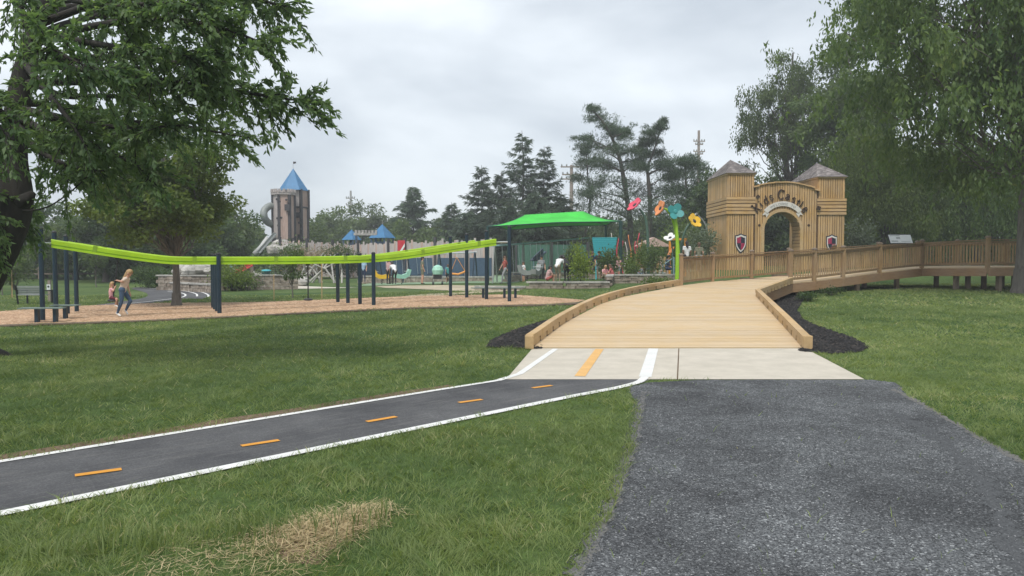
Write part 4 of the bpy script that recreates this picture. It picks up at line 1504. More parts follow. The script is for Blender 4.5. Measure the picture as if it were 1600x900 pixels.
place_person(789, 444, .05, 200, 1.66, 'walk', 'person in a rust red top walking behind the last navy post', cc('rust', 'grey'), 'hair_brown', True, 'short', 'long')
place_person(856, 443.5, .30, 20, 1.6, 'squat', 'person in striped top crouching beside the one in white shirt', cc('stripe', 'rust'), 'hair_black', False, 'short', 'short', 39.0)
place_person(872, 444, .30, 60, 1.68, 'bend', 'person in white shirt and khaki trousers bending forward', cc('white', 'khaki', 'skin_dark'), 'hair_black', False, 'short', 'long', 39.2)
place_person(885, 441, .30, 120, 1.7, 'bend', 'person in black clothes bending beside the lime shrub', cc('black', 'black'), 'hair_black', False, 'short', 'long', 40.2)
place_person(1022, 437, .34, 230, 1.66, 'stand', 'person in black shirt standing under the louvred teal panel', cc('black', 'khaki'), 'hair_black', False, 'short', 'short', 44.0) if False else None
place_person(936, 436, .34, 250, 1.66, 'stand', 'person in black shirt standing under the louvred teal panel', cc('black', 'grey'), 'hair_black', False, 'short', 'short', 43.0)
place_person(944, 436.5, .34, 300, 1.5, 'squat', 'person in pale pink top crouching on the paving', cc('pink', 'khaki'), 'hair_blonde', True, 'short', 'long', 41.5)
place_person(957, 437, .34, 160, 1.6, 'squat', 'person in rose red clothes sitting low by the wall', cc('rose', 'rose'), 'hair_brown', True, 'short', 'long', 41.3)
place_person(1003, 431, .34, 200, 1.5, 'squat', 'person in grey clothes crouching among the shrubs', cc('grey', 'sky'), 'hair_black', False, 'long', 'long', 44.5)
place_person(1042, 424, .48, 10, 1.72, 'sit', 'person in navy clothes sitting below the lime flower stem', cc('navy', 'navy'), 'hair_black', False, 'long', 'long', 43.0)
place_person(1017, 424, .42, 280, 1.25, 'stand', 'child in red shirt standing at the small playhouse', cc('rose', 'grey'), 'hair_brown', False, 'short', 'short', 46.0)
place_person(1073, 414, .80, 100, 1.72, 'stand', 'person in white shirt with dark hair behind the railing', cc('white', 'black', 'skin_dark'), 'hair_black', True, 'short', 'long', 40.5)
place_person(607, 443, -.02, 60, 1.6, 'lean', 'person in pale top and black trousers beside the stooping one', cc('stripe', 'black'), 'hair_brown', False, 'short', 'long', 46.0)
place_person(616, 443.5, -.02, 120, 1.6, 'bend', 'person in white top and black trousers stooping', cc('white', 'black'), 'hair_black', False, 'short', 'long', 45.6)
place_person(660, 444, 0, 20, 1.68, 'stand', 'person in camouflage clothes beside the mint stroller', cc('camo', 'camo'), 'hair_black', False, 'short', 'short', 45.0)
place_person(362, 428, .42, 300, 1.55, 'sit', 'person in pale blue top sitting above the block wall', cc('sky', 'grey'), 'hair_blonde', True, 'short', 'long', 46.0)
place_person(568, 438, -.05, 270, 1.6, 'stand', 'person in sky blue shirt behind the middle navy posts', cc('sky', 'navy'), 'hair_brown', False, 'short', 'long', 50.0)

place_person(700, 443.5, 0, 100, 1.2, 'walk', 'child in teal shirt walking between the right navy posts', cc('teal', 'black'), 'hair_brown', False, 'short', 'short', 46.0)
place_person(818, 441, .05, 210, 1.3, 'stand', 'child in white shirt behind the last navy post', cc('white', 'navy'), 'hair_brown', False, 'short', 'short', 46.0)
place_person(846, 440, .05, 280, 1.68, 'stand', 'person in grey shirt standing behind the crouching visitor', cc('grey', 'black'), 'hair_black', False, 'short', 'long', 46.5)
place_person(923, 437, .34, 300, 1.66, 'lean', 'person in navy top left of the turquoise panel', cc('navy', 'khaki'), 'hair_brown', True, 'short', 'long', 42.5)
place_person(966, 433, .34, 240, 1.35, 'stand', 'child in pink shirt beside the red wavy poles', cc('pink', 'grey'), 'hair_blonde', True, 'short', 'short', 44.5)
place_person(1092, 414, .80, 70, 1.66, 'stand', 'person in camouflage top beside the left gate tower', cc('camo', 'grey'), 'hair_brown', False, 'short', 'long', 41.0)

# ------------------------------------------------------------------ castle playground
def tower_play():
    Y = 75.0
    g = tz(-23, Y)
    root = empty('play_tower', (W(452, 400, Y).x, Y, g), 'tall wooden play tower with blue pointed roof and grey tube slide', 'play tower')
    def ngon(cx, cy, r, n, rot):
        return [(cx + r * math.cos(rot + 2 * math.pi * k / n), cy + r * math.sin(rot + 2 * math.pi * k / n)) for k in range(n)]
    def shaft(cx, cy, r, n, rot, z0, z1, mats, name):
        pts = ngon(cx, cy, r, n, rot)
        for k in range(n):
            a, b = Vector((*pts[k], 0)), Vector((*pts[(k + 1) % n], 0))
            dd = (b - a)
            m = max(3, int(dd.length / .17))
            mb = MB()
            for j in range(m):
                p, q = a.lerp(b, (j + .06) / m), a.lerp(b, (j + .94) / m)
                inn = Vector((cx, cy, 0)) - (p + q) / 2
                inn.normalize()
                mb.bar(p + Vector((0, 0, (z0 + z1) / 2)) + inn * random.uniform(0, .02), q + Vector((0, 0, (z0 + z1) / 2)) + inn * random.uniform(0, .02), .05, z1 - z0)
            mb.build(name, mats[k % len(mats)], root)
            c = MB().box((a.x, a.y, (z0 + z1) / 2 - .6), (.24, .24, z1 - z0 + 1.2), math.atan2(dd.y, dd.x))
            c.build('corner_post', 'tower_trim', root)
    zf = lambda py, Y_=Y: W(0, py, Y_).z
    # front battlemented tower
    c1 = W(443.5, 350, Y)
    shaft(c1.x, c1.y, 1.04, 6, R(20), zf(374), zf(303), ['grey_plank', 'pink_plank', 'pink_plank'], 'wall_panel')
    mb = MB()
    pts = ngon(c1.x, c1.y, 1.24, 6, R(20))
    mb.prism([(x, y, zf(305)) for x, y in pts], (0, 0, 0), (0, 0, .25))
    mb.build('parapet', 'grey_plank', root)
    for k in range(6):
        a, b = Vector((*pts[k], 0)), Vector((*pts[(k + 1) % 6], 0))
        for j in range(3):
            p = a.lerp(b, (j + .5) / 3)
            MB().box((p.x, p.y, zf(305) + .40), (.26, .12, .34), math.atan2((b - a).y, (b - a).x)).build('merlon', 'grey_plank', root)
    # rear roofed tower
    c2 = W(462.5, 350, Y + 2.4)
    shaft(c2.x, c2.y, 1.28, 6, R(10), zf(322), zf(293), ['grey_plank', 'pink_plank'], 'upper_wall_panel')
    shaft(c2.x + .1, c2.y, 1.10, 6, R(10), zf(374), zf(322), ['pink_plank'], 'wall_panel')
    mb = MB()
    pts = ngon(c2.x, c2.y, 1.34, 6, R(10))
    mb.prism([(x, y, zf(323)) for x, y in pts], (0, 0, 0), (0, 0, .14))
    mb.build('floor_rim', 'tower_trim', root)
    rc = W(458.5, 294, Y + 2.2)
    mb = MB()
    rp = ngon(rc.x, rc.y, 1.52, 6, R(10))
    ap = (rc.x, rc.y, zf(263, Y + 2.2))
    mb.add([(x, y, zf(295)) for x, y in rp] + [ap], [(k, (k + 1) % 6, 6) for k in range(6)] + [tuple(range(5, -1, -1))])
    rf = mb.build('roof', 'roof_blue', root)
    MB().tube([ap, (ap[0], ap[1], ap[2] + .72)], .025, 6).build('flag_pole', 'galvanised', rf)
    MB().prism([(ap[0], ap[1], ap[2] + .45), (ap[0] + .32, ap[1], ap[2] + .52), (ap[0] + .30, ap[1], ap[2] + .68), (ap[0], ap[1], ap[2] + .70)], (0, -.01, 0), (0, .01, 0)).build('flag', 'tower_trim', rf)
    # windows and climbing holds
    for px, py, w, h in ((448.5, 324, .5, .62), (466, 336, .55, .55), (468.5, 370, .5, .5)):
        p = W(px, py, Y - 1.04 if px < 455 else Y + .95)
        MB().box(p, (w, .08, h), R(-12)).build('window', 'tower_trim', root)
    for px, py in ((432, 311), (437, 315), (435, 325), (433, 341), (439, 340), (434.5, 352), (447, 312), (451, 316), (467, 348), (470, 358), (450, 330)):
        p = W(px, py, Y - .98 if px < 455 else Y + .98)
        MB().lathe(p, [(.13, -.05), (.09, .05)], 6, Matrix.Rotation(R(90), 3, 'X')).build('climbing_hold', 'tower_trim', root)
    # tube slide curling out of the side
    pts = smooth_line([W(431, 322, Y), W(421, 322, Y - .5), W(413, 329, Y - 1.0), W(412.5, 338, Y - 1.2), W(417, 346, Y - .8), W(424, 350, Y - .2), W(431, 354, Y + .4)], 5)
    MB().tube(pts, .36, 14).build('tube_slide', 'tube_grey', root, smooth=True)
    # open chute at the foot
    a, b = W(430, 366, Y - 1.0), W(404, 396, Y - 2.5)
    mb = MB()
    for s, hh in ((-.32, .22), (0, .05), (.32, .22)):
        mb.bar(a + Vector((0, s, hh / 2)), b + Vector((0, s, hh / 2)), .62 if s == 0 else .06, hh)
    mb.build('chute', 'tube_grey', root)
    a, b = W(420, 372, Y + 1.0), W(398, 398, Y + .5)
    MB().tube([a, a.lerp(b, .5) + Vector((0, 0, -.15)), b], .34, 10).build('tube_slide', 'pale_grey', root, smooth=True)
    for px in (430, 441, 458):
        p = W(px, 373, Y - .6)
        MB().tube([(p.x, p.y, p.z + .1), (p.x, p.y, g)], .11, 8).build('leg', 'tower_trim', root)
tower_play()

def rock(mb, c, r, seed):
    rg = random.Random(seed)
    n, m = 9, 6
    vs = []
    for i in range(m + 1):
        ph = math.pi * i / m
        for k in range(n):
            th = 2 * math.pi * k / n
            q = r * (1 + rg.uniform(-.16, .16))
            vs.append((c[0] + q * math.sin(ph) * math.cos(th), c[1] + q * math.sin(ph) * math.sin(th), c[2] + q * .62 * math.cos(ph)))
    fs = [(i * n + k, i * n + (k + 1) % n, (i + 1) * n + (k + 1) % n, (i + 1) * n + k) for i in range(m) for k in range(n)]
    mb.add(vs, fs)
def boulder(px, py, Y, r, label, mat='rock'):
    p = W(px, py, Y)
    mb = MB()
    rock(mb, (p.x, p.y, p.z), r, int(px * 7 + py))
    o = mb.build('boulder', mat)
    tag(o, label, 'boulder', 'boulders in the playground')

# stockade wall of the castle, bay by bay
def stockade():
    line = [(438, 377, 71), (480, 379, 70), (520, 381, 68), (560, 382, 66), (607, 380, 64), (633, 379, 63), (680, 378, 62), (730, 376.5, 61), (772, 375.5, 60.5)]
    pts = [W(x, y, Y) for x, y, Y in line]
    root = empty('stockade_wall', (pts[4].x, pts[4].y, 0), 'weathered plank stockade wall of the castle behind the track ride', 'wall')
    for a, b in zip(pts[:-1], pts[1:]):
        dd = b - a
        dd.z = 0
        L = dd.length
        n = int(L / .19)
        mb = MB()
        for k in range(n):
            c = a.lerp(b, (k + .5) / n)
            top = c.z + random.uniform(-.10, .12) + (.16 if k % 7 == 3 else 0)
            g = tz(c.x, c.y) - .05
            mb.m = 0 if (k * 7919 + int(L * 10)) % 5 else 1
            mb.box((c.x, c.y + random.uniform(-.015, .015), (top + g) / 2), (L / n * .93, .05, top - g), math.atan2(dd.y, dd.x))
        mb.build('plank_bay', ['grey_plank', 'pink_plank'], root)
        MB().box((a.x, a.y - .08, a.z / 2 + .2), (.2, .2, a.z + .4), math.atan2(dd.y, dd.x)).build('wall_post', 'tower_trim', root)
    # dark blue lower panels
    for a, b in zip(pts[3:-1], pts[4:]):
        m = a.lerp(b, .5)
        dd = b - a
        MB().box((m.x, m.y - .09, .85), ((Vector((dd.x, dd.y, 0))).length * .82, .05, 1.5), math.atan2(dd.y, dd.x)).build('lower_panel', 'navy_panel', root)
    p = W(627, 387, 62.6)
    q = MB().box((p.x, p.y, p.z), (.62, .05, 1.25), R(10)).build('banner', 'red_paint', root)
    MB().prism([(p.x - .25, p.y - .04, p.z - .5), (p.x - .05, p.y - .04, p.z - .5), (p.x + .3, p.y - .04, p.z + .1), (p.x + .3, p.y - .04, p.z + .38)], (0, -.01, 0), (0, 0, 0)).build('banner_stripe', 'white_plastic', q)
    MB().prism([(p.x + .05, p.y - .04, p.z - .6), (p.x + .25, p.y - .04, p.z - .6), (p.x + .3, p.y - .04, p.z - .45), (p.x + .3, p.y - .04, p.z - .2)], (0, -.01, 0), (0, 0, 0)).build('banner_stripe', 'white_plastic', q)
stockade()
def pavilion(px, apex_y, eave_y, half_px, Y, label, flag=True):
    c = W(px, eave_y, Y)
    r = half_px * Y / F * 1.12
    g = tz(c.x, c.y)
    root = empty('roofed_turret', (c.x, c.y, g), label, 'turret', 'small blue roofed turrets')
    pts = [(c.x + r * math.cos(R(20) + math.pi / 2 * k), c.y + r * math.sin(R(20) + math.pi / 2 * k)) for k in range(4)]
    za = W(px, apex_y, Y).z
    MB().add([(x, y, c.z) for x, y in pts] + [(c.x, c.y, za)], [(0, 1, 4), (1, 2, 4), (2, 3, 4), (3, 0, 4), (3, 2, 1, 0)]).build('roof', 'roof_blue', root)
    for x, y in pts:
        xx, yy = c.x + (x - c.x) * .8, c.y + (y - c.y) * .8
        MB().box((xx, yy, (c.z + g) / 2), (.16, .16, c.z - g)).build('post', 'navy_panel', root)
    MB().box((c.x, c.y, c.z - 1.0), (r * 1.1, r * 1.1, 1.3), R(20)).build('wall_panel', 'navy_panel', root)
    if flag:
        MB().tube([(c.x, c.y, za), (c.x, c.y, za + .35)], .03, 6).build('finial', 'rock', root)
pavilion(597.5, 350, 372, 19, 72, 'blue pyramid roofed turret beside the red banner')
pavilion(549.5, 358.5, 375, 14, 74, 'smaller blue roofed turret nearer the tall tower', False)
# bridge with battlements between the turrets
a, b = W(554, 366, 72.5), W(590, 366, 71.5)
br = empty('turret_bridge', (a.x, a.y, tz(a.x, a.y)), 'pale battlemented bridge between the two blue roofed turrets', 'bridge')
MB().bar(a, b, .3, .22).build('deck', 'rock', br)
for k in range(7):
    p = a.lerp(b, (k + .5) / 7)
    MB().box((p.x, p.y, p.z + .25), (.22, .2, .3)).build('merlon', 'rock', br)
for t in (.08, .92):
    p = a.lerp(b, t)
    MB().box((p.x, p.y, p.z / 2 - .05), (.2, .2, p.z)).build('post', 'navy_panel', br)
MB().box((a.lerp(b, .6).x, a.y + .2, 2.0), (1.1, .1, 1.3)).build('panel', 'navy_panel', br)

# stone-block terraces
def block_wall(pts, h, label, hb=.2, L=.46):
    """pts: world 2D line; coursed blocks, each its own piece"""
    p0 = Vector((pts[0][0], pts[0][1], tz(*pts[0])))
    root = empty('block_wall', p0, label, 'wall')
    rows = max(1, int(round(h / hb)))
    for r in range(rows):
        for a, b in zip(pts[:-1], pts[1:]):
            a_, b_ = Vector(a), Vector(b)
            ln = (b_ - a_).length
            n = max(1, int(ln / L))
            for k in range(n):
                t = (k + .5 + (.25 if r % 2 else -.0)) / n
                if t > 1 - .3 / n: t = 1 - .5 / n
                c = a_.lerp(b_, t)
                zz = p0.z + hb * (r + .5)
                mb = MB()
                mb.box((c.x + random.uniform(-.01, .01), c.y + random.uniform(-.02, .02), zz), (ln / n - .02, .3, hb - .018), math.atan2((b_ - a_).y, (b_ - a_).x))
                mb.build('block', 'wall_block', root)
    for a, b in zip(pts[:-1], pts[1:]):
        a_, b_ = Vector(a), Vector(b)
        n = max(1, int((b_ - a_).length / .75))
        for k in range(n):
            p, q = a_.lerp(b_, (k + .01) / n), a_.lerp(b_, (k + .99) / n)
            z = p0.z + rows * hb + .04
            MB().bar((p.x, p.y, z), (q.x, q.y, z), .38, .075).build('cap_stone', 'rock', root)
    return root
block_wall([P2(265, 452, -.18), P2(300, 454.5, -.18), P2(334, 456.5, -.18)], .45, 'lower course of the stone block planter wall behind the trunk')
block_wall([(-20.2, 41.9), (-16.2, 41.6), (-12.5, 43.0)], .85, 'upper stone block terrace with boulders on top')
wl = [W(822, 445, 36.2), W(880, 446, 36.0), W(952, 446, 36.2)]
block_wall([(p.x, p.y) for p in wl], .28, 'low stone retaining wall under the playground visitors', .14)
block_wall([(W(952, 446, 36.3).x, 36.3), (W(954, 446, 39.2).x, 39.2), (W(1062, 446, 39.8).x, 39.8)], .42, 'low stone retaining wall running to the boardwalk railing', .14)
block_wall([(W(742, 455, 37.0).x, 37.2), (W(822, 455, 36.6).x, 36.6)], .14, 'single course stone step left of the retaining wall', .14)
block_wall([(W(560, 440, 52).x, 52), (W(700, 440, 50).x, 50), (W(770, 440, 50).x, 50)], .48, 'pale block wall in the middle of the playground', .24, .6)
block_wall([(W(785, 430, 49).x, 49), (W(900, 430, 48).x, 48), (W(1040, 428, 47.5).x, 47.5)], .62, 'block wall behind the seated visitors', .2, .6)
for k, (px, py, Y, r) in enumerate([(286, 419, 42.5, .50), (297, 423, 42.2, .55), (312, 422, 42.6, .70), (322, 418, 43.2, .55), (330, 424, 42.0, .45), (277, 424, 42, .35)]):
    boulder(px, py, Y, r, ['tall pale boulder on the terrace beside the tree trunk', 'squat pale boulder second on the terrace', 'largest pale boulder on the block terrace', 'pale boulder behind the largest on the terrace', 'small boulder at the right end of the terrace', 'smallest boulder tucked against the tree trunk'][k])
for k, (px, py, Y, r) in enumerate([(400, 432, 50, .55), (432, 436, 49, .5), (448, 439, 49, .45), (470, 440, 48, .55)]):
    boulder(px, py, Y, r, ['pale rock ledge left of the dark litter bin', 'pale rock ledge right of the dark litter bin', 'low pale rock between bin and young tree', 'flat pale rock beyond the empty disc swing'][k])
for k, (px, py, Y, r) in enumerate([(430, 391, 70, .9), (440, 384, 72, 1.0), (455, 391, 70, 1.1)]):
    boulder(px, py, Y, r, ['grey boulder at the foot of the chute slide', 'highest grey boulder under the tall play tower', 'broad grey boulder under the tall play tower'][k])

# litter bin
p = at(416, 443, -.1)
bn = empty('litter_bin', p, 'dark green litter bin with flat lid on the rock terrace', 'bin')
MB().lathe((p.x, p.y, p.z), [(.27, 0), (.29, .8), (.27, .82)], 16).build('body', 'dark_green_metal', bn)
MB().lathe((p.x, p.y, p.z + .83), [(.33, 0), (.33, .05), (.2, .1), (0, .11)], 16).build('lid', 'panel_teal', bn)
# red slide
a, b = W(391, 415, 46), W(369, 428, 45)
sl = empty('red_slide', b, 'short red slide above the block terrace', 'slide')
mb = MB()
for s, hh in ((-.25, .2), (0, .05), (.25, .2)):
    mb.bar(a + Vector((0, s, hh / 2)), b + Vector((0, s, hh / 2)), .5 if s == 0 else .05, hh)
mb.build('chute', 'red_paint', sl)
MB().bar(a + Vector((.05, 0, 0)), (a.x + .05, a.y, .1), .12, .5).build('support', 'pole_wood', sl)
# climbing net of pale branches behind the disc swing
def log_climber(px, py, Y, label):
    p = W(px, py, Y)
    p.z = tz(p.x, p.y)
    root = empty('log_climber', p, label, 'climber', 'log climbers in the playground')
    rg = random.Random(int(px))
    for k in range(7):
        x0, x1 = rg.uniform(-1.5, 1.5), rg.uniform(-1.5, 1.5)
        MB().tube([p + Vector((x0, rg.uniform(-.5, .5), 0)), p + Vector(((x0 + x1) / 2, 0, 1.0)), p + Vector((x1, rg.uniform(-.5, .5), rg.uniform(1.3, 2.2)))], [.07, .06, .045], 7).build('log', 'rock', root)
log_climber(486, 440, 54, 'pale log climber left of the empty disc swing')
log_climber(505, 440, 53, 'pale log climber right of the empty disc swing')
# park bench and sign at the far left
p = at(45, 482.5, -.22)
p = Vector((W(54, 482, 29.5).x, 29.5, -.22))
bch = empty('park_bench', p, 'grey slatted metal park bench by the loop path', 'bench')
u = Vector((1, -.1, 0)).normalized()
v = Vector((.1, 1, 0)).normalized()
for k in range(4):
    c = p + v * (-.1 + .11 * k) * -1 + Vector((0, 0, .37))
    MB().bar(c - u * .56, c + u * .56, .085, .03).build('seat_slat', 'tube_grey', bch)
for k in range(4):
    c = p + v * (-.18 - .03 * k) * 1 + Vector((0, 0, .44 + .085 * k))
    MB().bar(c - u * .56, c + u * .56, .03, .07).build('back_slat', 'tube_grey', bch)
for s in (-.54, .54):
    c = p + u * s
    MB().bar(c - v * .2, c - v * .2 + Vector((0, 0, .76)) - v * .10, .05, .05, (0, 1, 0)).build('leg', 'black_plastic', bch)
    MB().bar(c + v * .3, c + v * .3 + Vector((0, 0, .53)), .05, .05, (0, 1, 0)).build('leg', 'black_plastic', bch)
    MB().bar(c - v * .25 + Vector((0, 0, .54)), c + v * .32 + Vector((0, 0, .54)), .05, .04).build('armrest', 'black_plastic', bch)
p = Vector((W(78, 475, 31).x, 31, -.22))
sg = empty('path_sign', p, 'small white sign on a timber post beside the park bench', 'sign')
MB().box((p.x, p.y, p.z + .45), (.10, .10, .9)).build('post', 'pole_wood', sg)
zs = W(78, 452, 29).z
q = MB().box((p.x, p.y - .06, zs), (.15, .02, .24)).build('sign_face', 'sign_face', sg)
MB().lathe((p.x, p.y - .075, zs + .03), [(.045, 0), (.045, .008)], 10, Matrix.Rotation(R(90), 3, 'X')).build('sign_print', 'black_plastic', q)
# post-and-rail fence along the far lawn
fc = empty('rail_fence', W(40, 445, 62), 'low brown post and rail fence along the far lawn', 'fence')
pts = [W(x, 441.5, 62) for x in (-20, 10, 35, 62, 85, 115, 150, 190, 235)]
for a, b in zip(pts[:-1], pts[1:]):
    for zz in (.45, .85):
        za, zb2 = tz(a.x, a.y) + zz, tz(b.x, b.y) + zz
        MB().bar((a.x, a.y, za), (b.x, b.y, zb2), .06, .12).build('rail', 'fence_wood', fc)
for a in pts:
    g = tz(a.x, a.y)
    MB().box((a.x, a.y - .06, g + .5), (.13, .13, 1.05)).build('fence_post', 'fence_wood', fc)

# shade canopy
def canopy():
    FL, FR = W(762, 353.5, 44.5), W(970, 345.5, 47.5)
    BL, BR = Vector((FL.x + 1.2, FL.y + 6.2, FL.z + .05)), Vector((FR.x - .2, FR.y + 6.0, FR.z + .02))
    R1, R2 = W(820, 335.5, 48.2), W(912, 330.0, 49.3)
    root = empty('shade_canopy', (FL.x, FL.y, .1), 'bright green fabric hip canopy shading the playground', 'canopy')
    mb = MB()
    def patch(a, b, c, d, n=10):
        vs, fs = [], []
        for i in range(n + 1):
            for j in range(n + 1):
                u_, v_ = i / n, j / n
                p = (a.lerp(b, u_)).lerp(d.lerp(c, u_), v_)
                edge = math.sin(math.pi * u_) * (1 - v_)
                p.z -= .16 * math.sin(math.pi * v_) * .9 - .10 * edge * edge
                vs.append(p)
        for i in range(n):
            for j in range(n):
                fs.append((i * (n + 1) + j, (i + 1) * (n + 1) + j, (i + 1) * (n + 1) + j + 1, i * (n + 1) + j + 1))
        mb.add(vs, fs)
    patch(FL, FR, R2, R1)
    patch(FR, BR, R2, R2)
    patch(BR, BL, R1, R2)
    patch(BL, FL, R1, R1)
    o = mb.build('fabric', 'canopy_green', root, smooth=True)
    sd_ = o.modifiers.new('s', 'SOLIDIFY')
    sd_.thickness = .02
    for a, b in ((FL, FR), (FR, BR), (BR, BL), (BL, FL)):
        MB().tube([a - zb * .03, a.lerp(b, .5) + zb * .06, b - zb * .03], .035, 8).build('edge_cable', 'dark_green_metal', root)
    for a, t in ((FL, R1), (FR, R2), (BR, R2), (BL, R1)):
        MB().tube([a, a.lerp(t, .5) - zb * .22, t - zb * .05], .05, 8).build('rafter', 'dark_green_metal', root)
        o_ = a + (a - (R1 + R2) / 2).normalized() * .0
        MB().tube([(a.x, a.y, tz(a.x, a.y) - .1), (a.x, a.y, a.z)], .12 if a is FR else .085, 12).build('post', 'dark_green_metal', root)
canopy()

# swing set with pale arched frame
def swing_set(line, Y0_, Y1_, col, name, label, frames, seats, seat_mat='navy_panel', legmat=None):
    a, b = W(line[0][0], line[0][1], Y0_), W(line[1][0], line[1][1], Y1_)
    g = tz(a.x, a.y)
    root = empty(name, (a.x, a.y, g), label, 'swing set', 'swing sets')
    MB().tube([a, b], .055, 10).build('top_beam', col, root)
    for t in frames:
        p = a.lerp(b, t)
        gg = tz(p.x, p.y)
        for s in (-1, 1):
            ft = p + Vector((.12 * s, 1.15 * s, 0))
            ft.z = gg
            pts = smooth_line([p, p + Vector((.02 * s, .18 * s, -.10)), p + Vector((.05 * s, .42 * s, -.6)), ft], 4)
            MB().tube(pts, .045, 8).build('leg', legmat or col, root)
    for t in seats:
        p = a.lerp(b, t)
        gg = tz(p.x, p.y)
        sw = random.uniform(-.4, .4)
        sp = Vector((p.x + .1, p.y + sw, gg + .55))
        st_ = MB().box(sp, (.42, .20, .05), R(10)).build('seat', seat_mat, root)
        for s in (-.2, .2):
            MB().tube([p + Vector((s, 0, 0)), sp + Vector((s, 0, 0))], .012, 5).build('chain', 'galvanised', st_)
swing_set([(770, 384.5), (922, 371.5)], 47.5, 50.5, 'swing_teal', 'swing_set', 'pale teal arched swing set under the green canopy', (.02, .30, .58, .86, .99), (.12, .22, .40, .50, .68, .78), 'navy_panel', 'tube_grey')
swing_set([(588, 401), (745, 394)], 51, 52, 'galvanised', 'swing_set', 'dark legged swing set in front of the stockade wall', (.02, .30, .62, .98), (.12, .22, .42, .52), 'black_plastic', 'navy_post')
# orange basket swing, mint stroller, bucket seats
p = W(716, 425, 50)
bs = empty('basket_swing', p, 'orange triangular basket swing before the block wall', 'swing')
MB().tube([p + Vector((-.55, 0, -.1)), p + Vector((0, 0, -.16)), p + Vector((.55, 0, .06))], .07, 8).build('seat', 'orange_plastic', bs)
for q in (-.5, .5):
    MB().tube([p + Vector((q, 0, 0)), p + Vector((-.1, 0, 1.0))], .02, 6).build('strap', 'orange_plastic', bs)
MB().tube([p + Vector((-.1, 0, 1.0)), W(714, 395.5, 51.8)], .015, 6).build('chain', 'galvanised', bs)
p = Vector((W(684, 440, 45).x, 45, tz(-5, 45)))
stv = empty('stroller', p, 'mint green stroller beside the person in camouflage', 'stroller')
MB().lathe(p + Vector((0, 0, .86)), [(.05, -.26), (.30, -.2), (.36, .05), (.28, .26), (.1, .36), (0, .38)], 12).build('hood', 'mint_plastic', stv)
MB().box(p + Vector((0, 0, .5)), (.5, .45, .25)).build('seat', 'black_plastic', stv)
for sx in (-.28, .28):
    MB().bar(p + Vector((sx, 0, .1)), p + Vector((sx * .9, 0, .7)), .03, .03, (0, 1, 0)).build('frame', 'galvanised', stv)
    for sy in (-.28, .28):
        MB().lathe(p + Vector((sx, sy, .12)), [(.12, -.02), (.12, .02)], 12, Matrix.Rotation(R(90), 3, 'Y')).build('wheel', 'black_plastic', stv)
# blue and green seesaw-like riders
def rider(px, py, Y, mat, label, ang):
    p = W(px, py, Y)
    p.z = tz(p.x, p.y)
    r_ = empty('spring_rider', p, label, 'play rider', 'spring riders')
    MB().tube([p + Vector((.06 * math.cos(k * 1.3), .06 * math.sin(k * 1.3), .03 * k)) for k in range(14)], .02, 6).build('spring', 'black_plastic', r_)
    M = Matrix.Rotation(R(ang), 3, 'Z')
    prof_ = [(-.5, .45), (-.2, .38), (.2, .38), (.5, .55), (.62, .95), (.45, 1.0), (.32, .72), (0, .62), (-.3, .68), (-.55, .75)]
    MB().prism([p + M @ Vector((x, -.14, z)) for x, z in prof_], (0, 0, 0), M @ Vector((0, .28, 0))).build('body', mat, r_)
    MB().tube([p + M @ Vector((.3, -.3, .85)), p + M @ Vector((.3, .3, .85))], .02, 6).build('handle', 'galvanised', r_)
rider(628, 440, 48, 'mint_plastic', 'mint green spring rider beside the stooping visitor', 30)
rider(597, 440, 49, 'petal_yellow', 'yellow spring rider beside the middle navy posts', 200)
rider(824, 440, 44, 'tube_grey', 'grey spring rider behind the walking visitor', 160)
rider(838, 441, 41, 'tube_grey', 'grey spring rider beside the crouching visitor', 70)

# a navy slide seen between the swings
a, b = W(848, 394, 53), W(834, 408, 51)
sl = empty('navy_slide', Vector((b.x, b.y, tz(b.x, b.y))), 'short navy slide seen between the swings', 'slide')
mb = MB()
for s, hh in ((-.3, .28), (0, .06), (.3, .28)):
    mb.bar(a + Vector((0, s, hh / 2)), b + Vector((0, s, hh / 2)), .6 if s == 0 else .06, hh)
mb.build('chute', 'navy_panel', sl)
for s in (-.28, .28):
    MB().tube([(a.x, a.y + s, a.z + .2), (a.x + .1, a.y + s, tz(a.x, a.y))], .05, 7).build('leg', 'swing_teal', sl)
    MB().tube([b + Vector((0, s, .0)), Vector((b.x, b.y + s, tz(b.x, b.y)))], .05, 7).build('leg', 'swing_teal', sl)
# dark green play wall behind
p = W(862, 415, 56)
pw = empty('green_play_wall', Vector((p.x, 56, tz(p.x, 56))), 'flat dark green play wall behind the swings', 'play panel')
MB().box((p.x, 56, 1.35), (5.6, .15, 2.5)).build('panel', 'play_green', pw)
for s in (-2.7, 0, 2.7):
    MB().box((p.x + s, 55.9, 1.4), (.16, .16, 2.8)).build('post', 'tower_trim', pw)

# louvred teal panel
p0, p1 = W(925, 371, 46), W(964, 371, 46)
zt_, zb_ = p0.z, W(930, 401, 46).z
lp = empty('louvre_panel', ((p0.x + p1.x) / 2, 46, tz(6, 46)), 'turquoise louvred panel tapering downward beside the swing set', 'play panel')
nl = 9
for k in range(nl):
    t = (k + .5) / nl
    xa = p0.x + .16 * (1 - t)
    xb = p1.x - .16 * (1 - t)
    zz = zb_ + (zt_ - zb_) * t
    MB().box(((xa + xb) / 2, 46, zz), (xb - xa, .035, (zt_ - zb_) / nl * .98), mat=Matrix.Rotation(R(16), 3, 'X')).build('slat', 'panel_teal', lp)
for x in (p0.x + .28, p1.x - .28):
    MB().box((x, 46.08, (zt_ + tz(x, 46)) / 2 - .1), (.10, .10, zt_ - tz(x, 46) - .2)).build('post', 'panel_teal', lp)

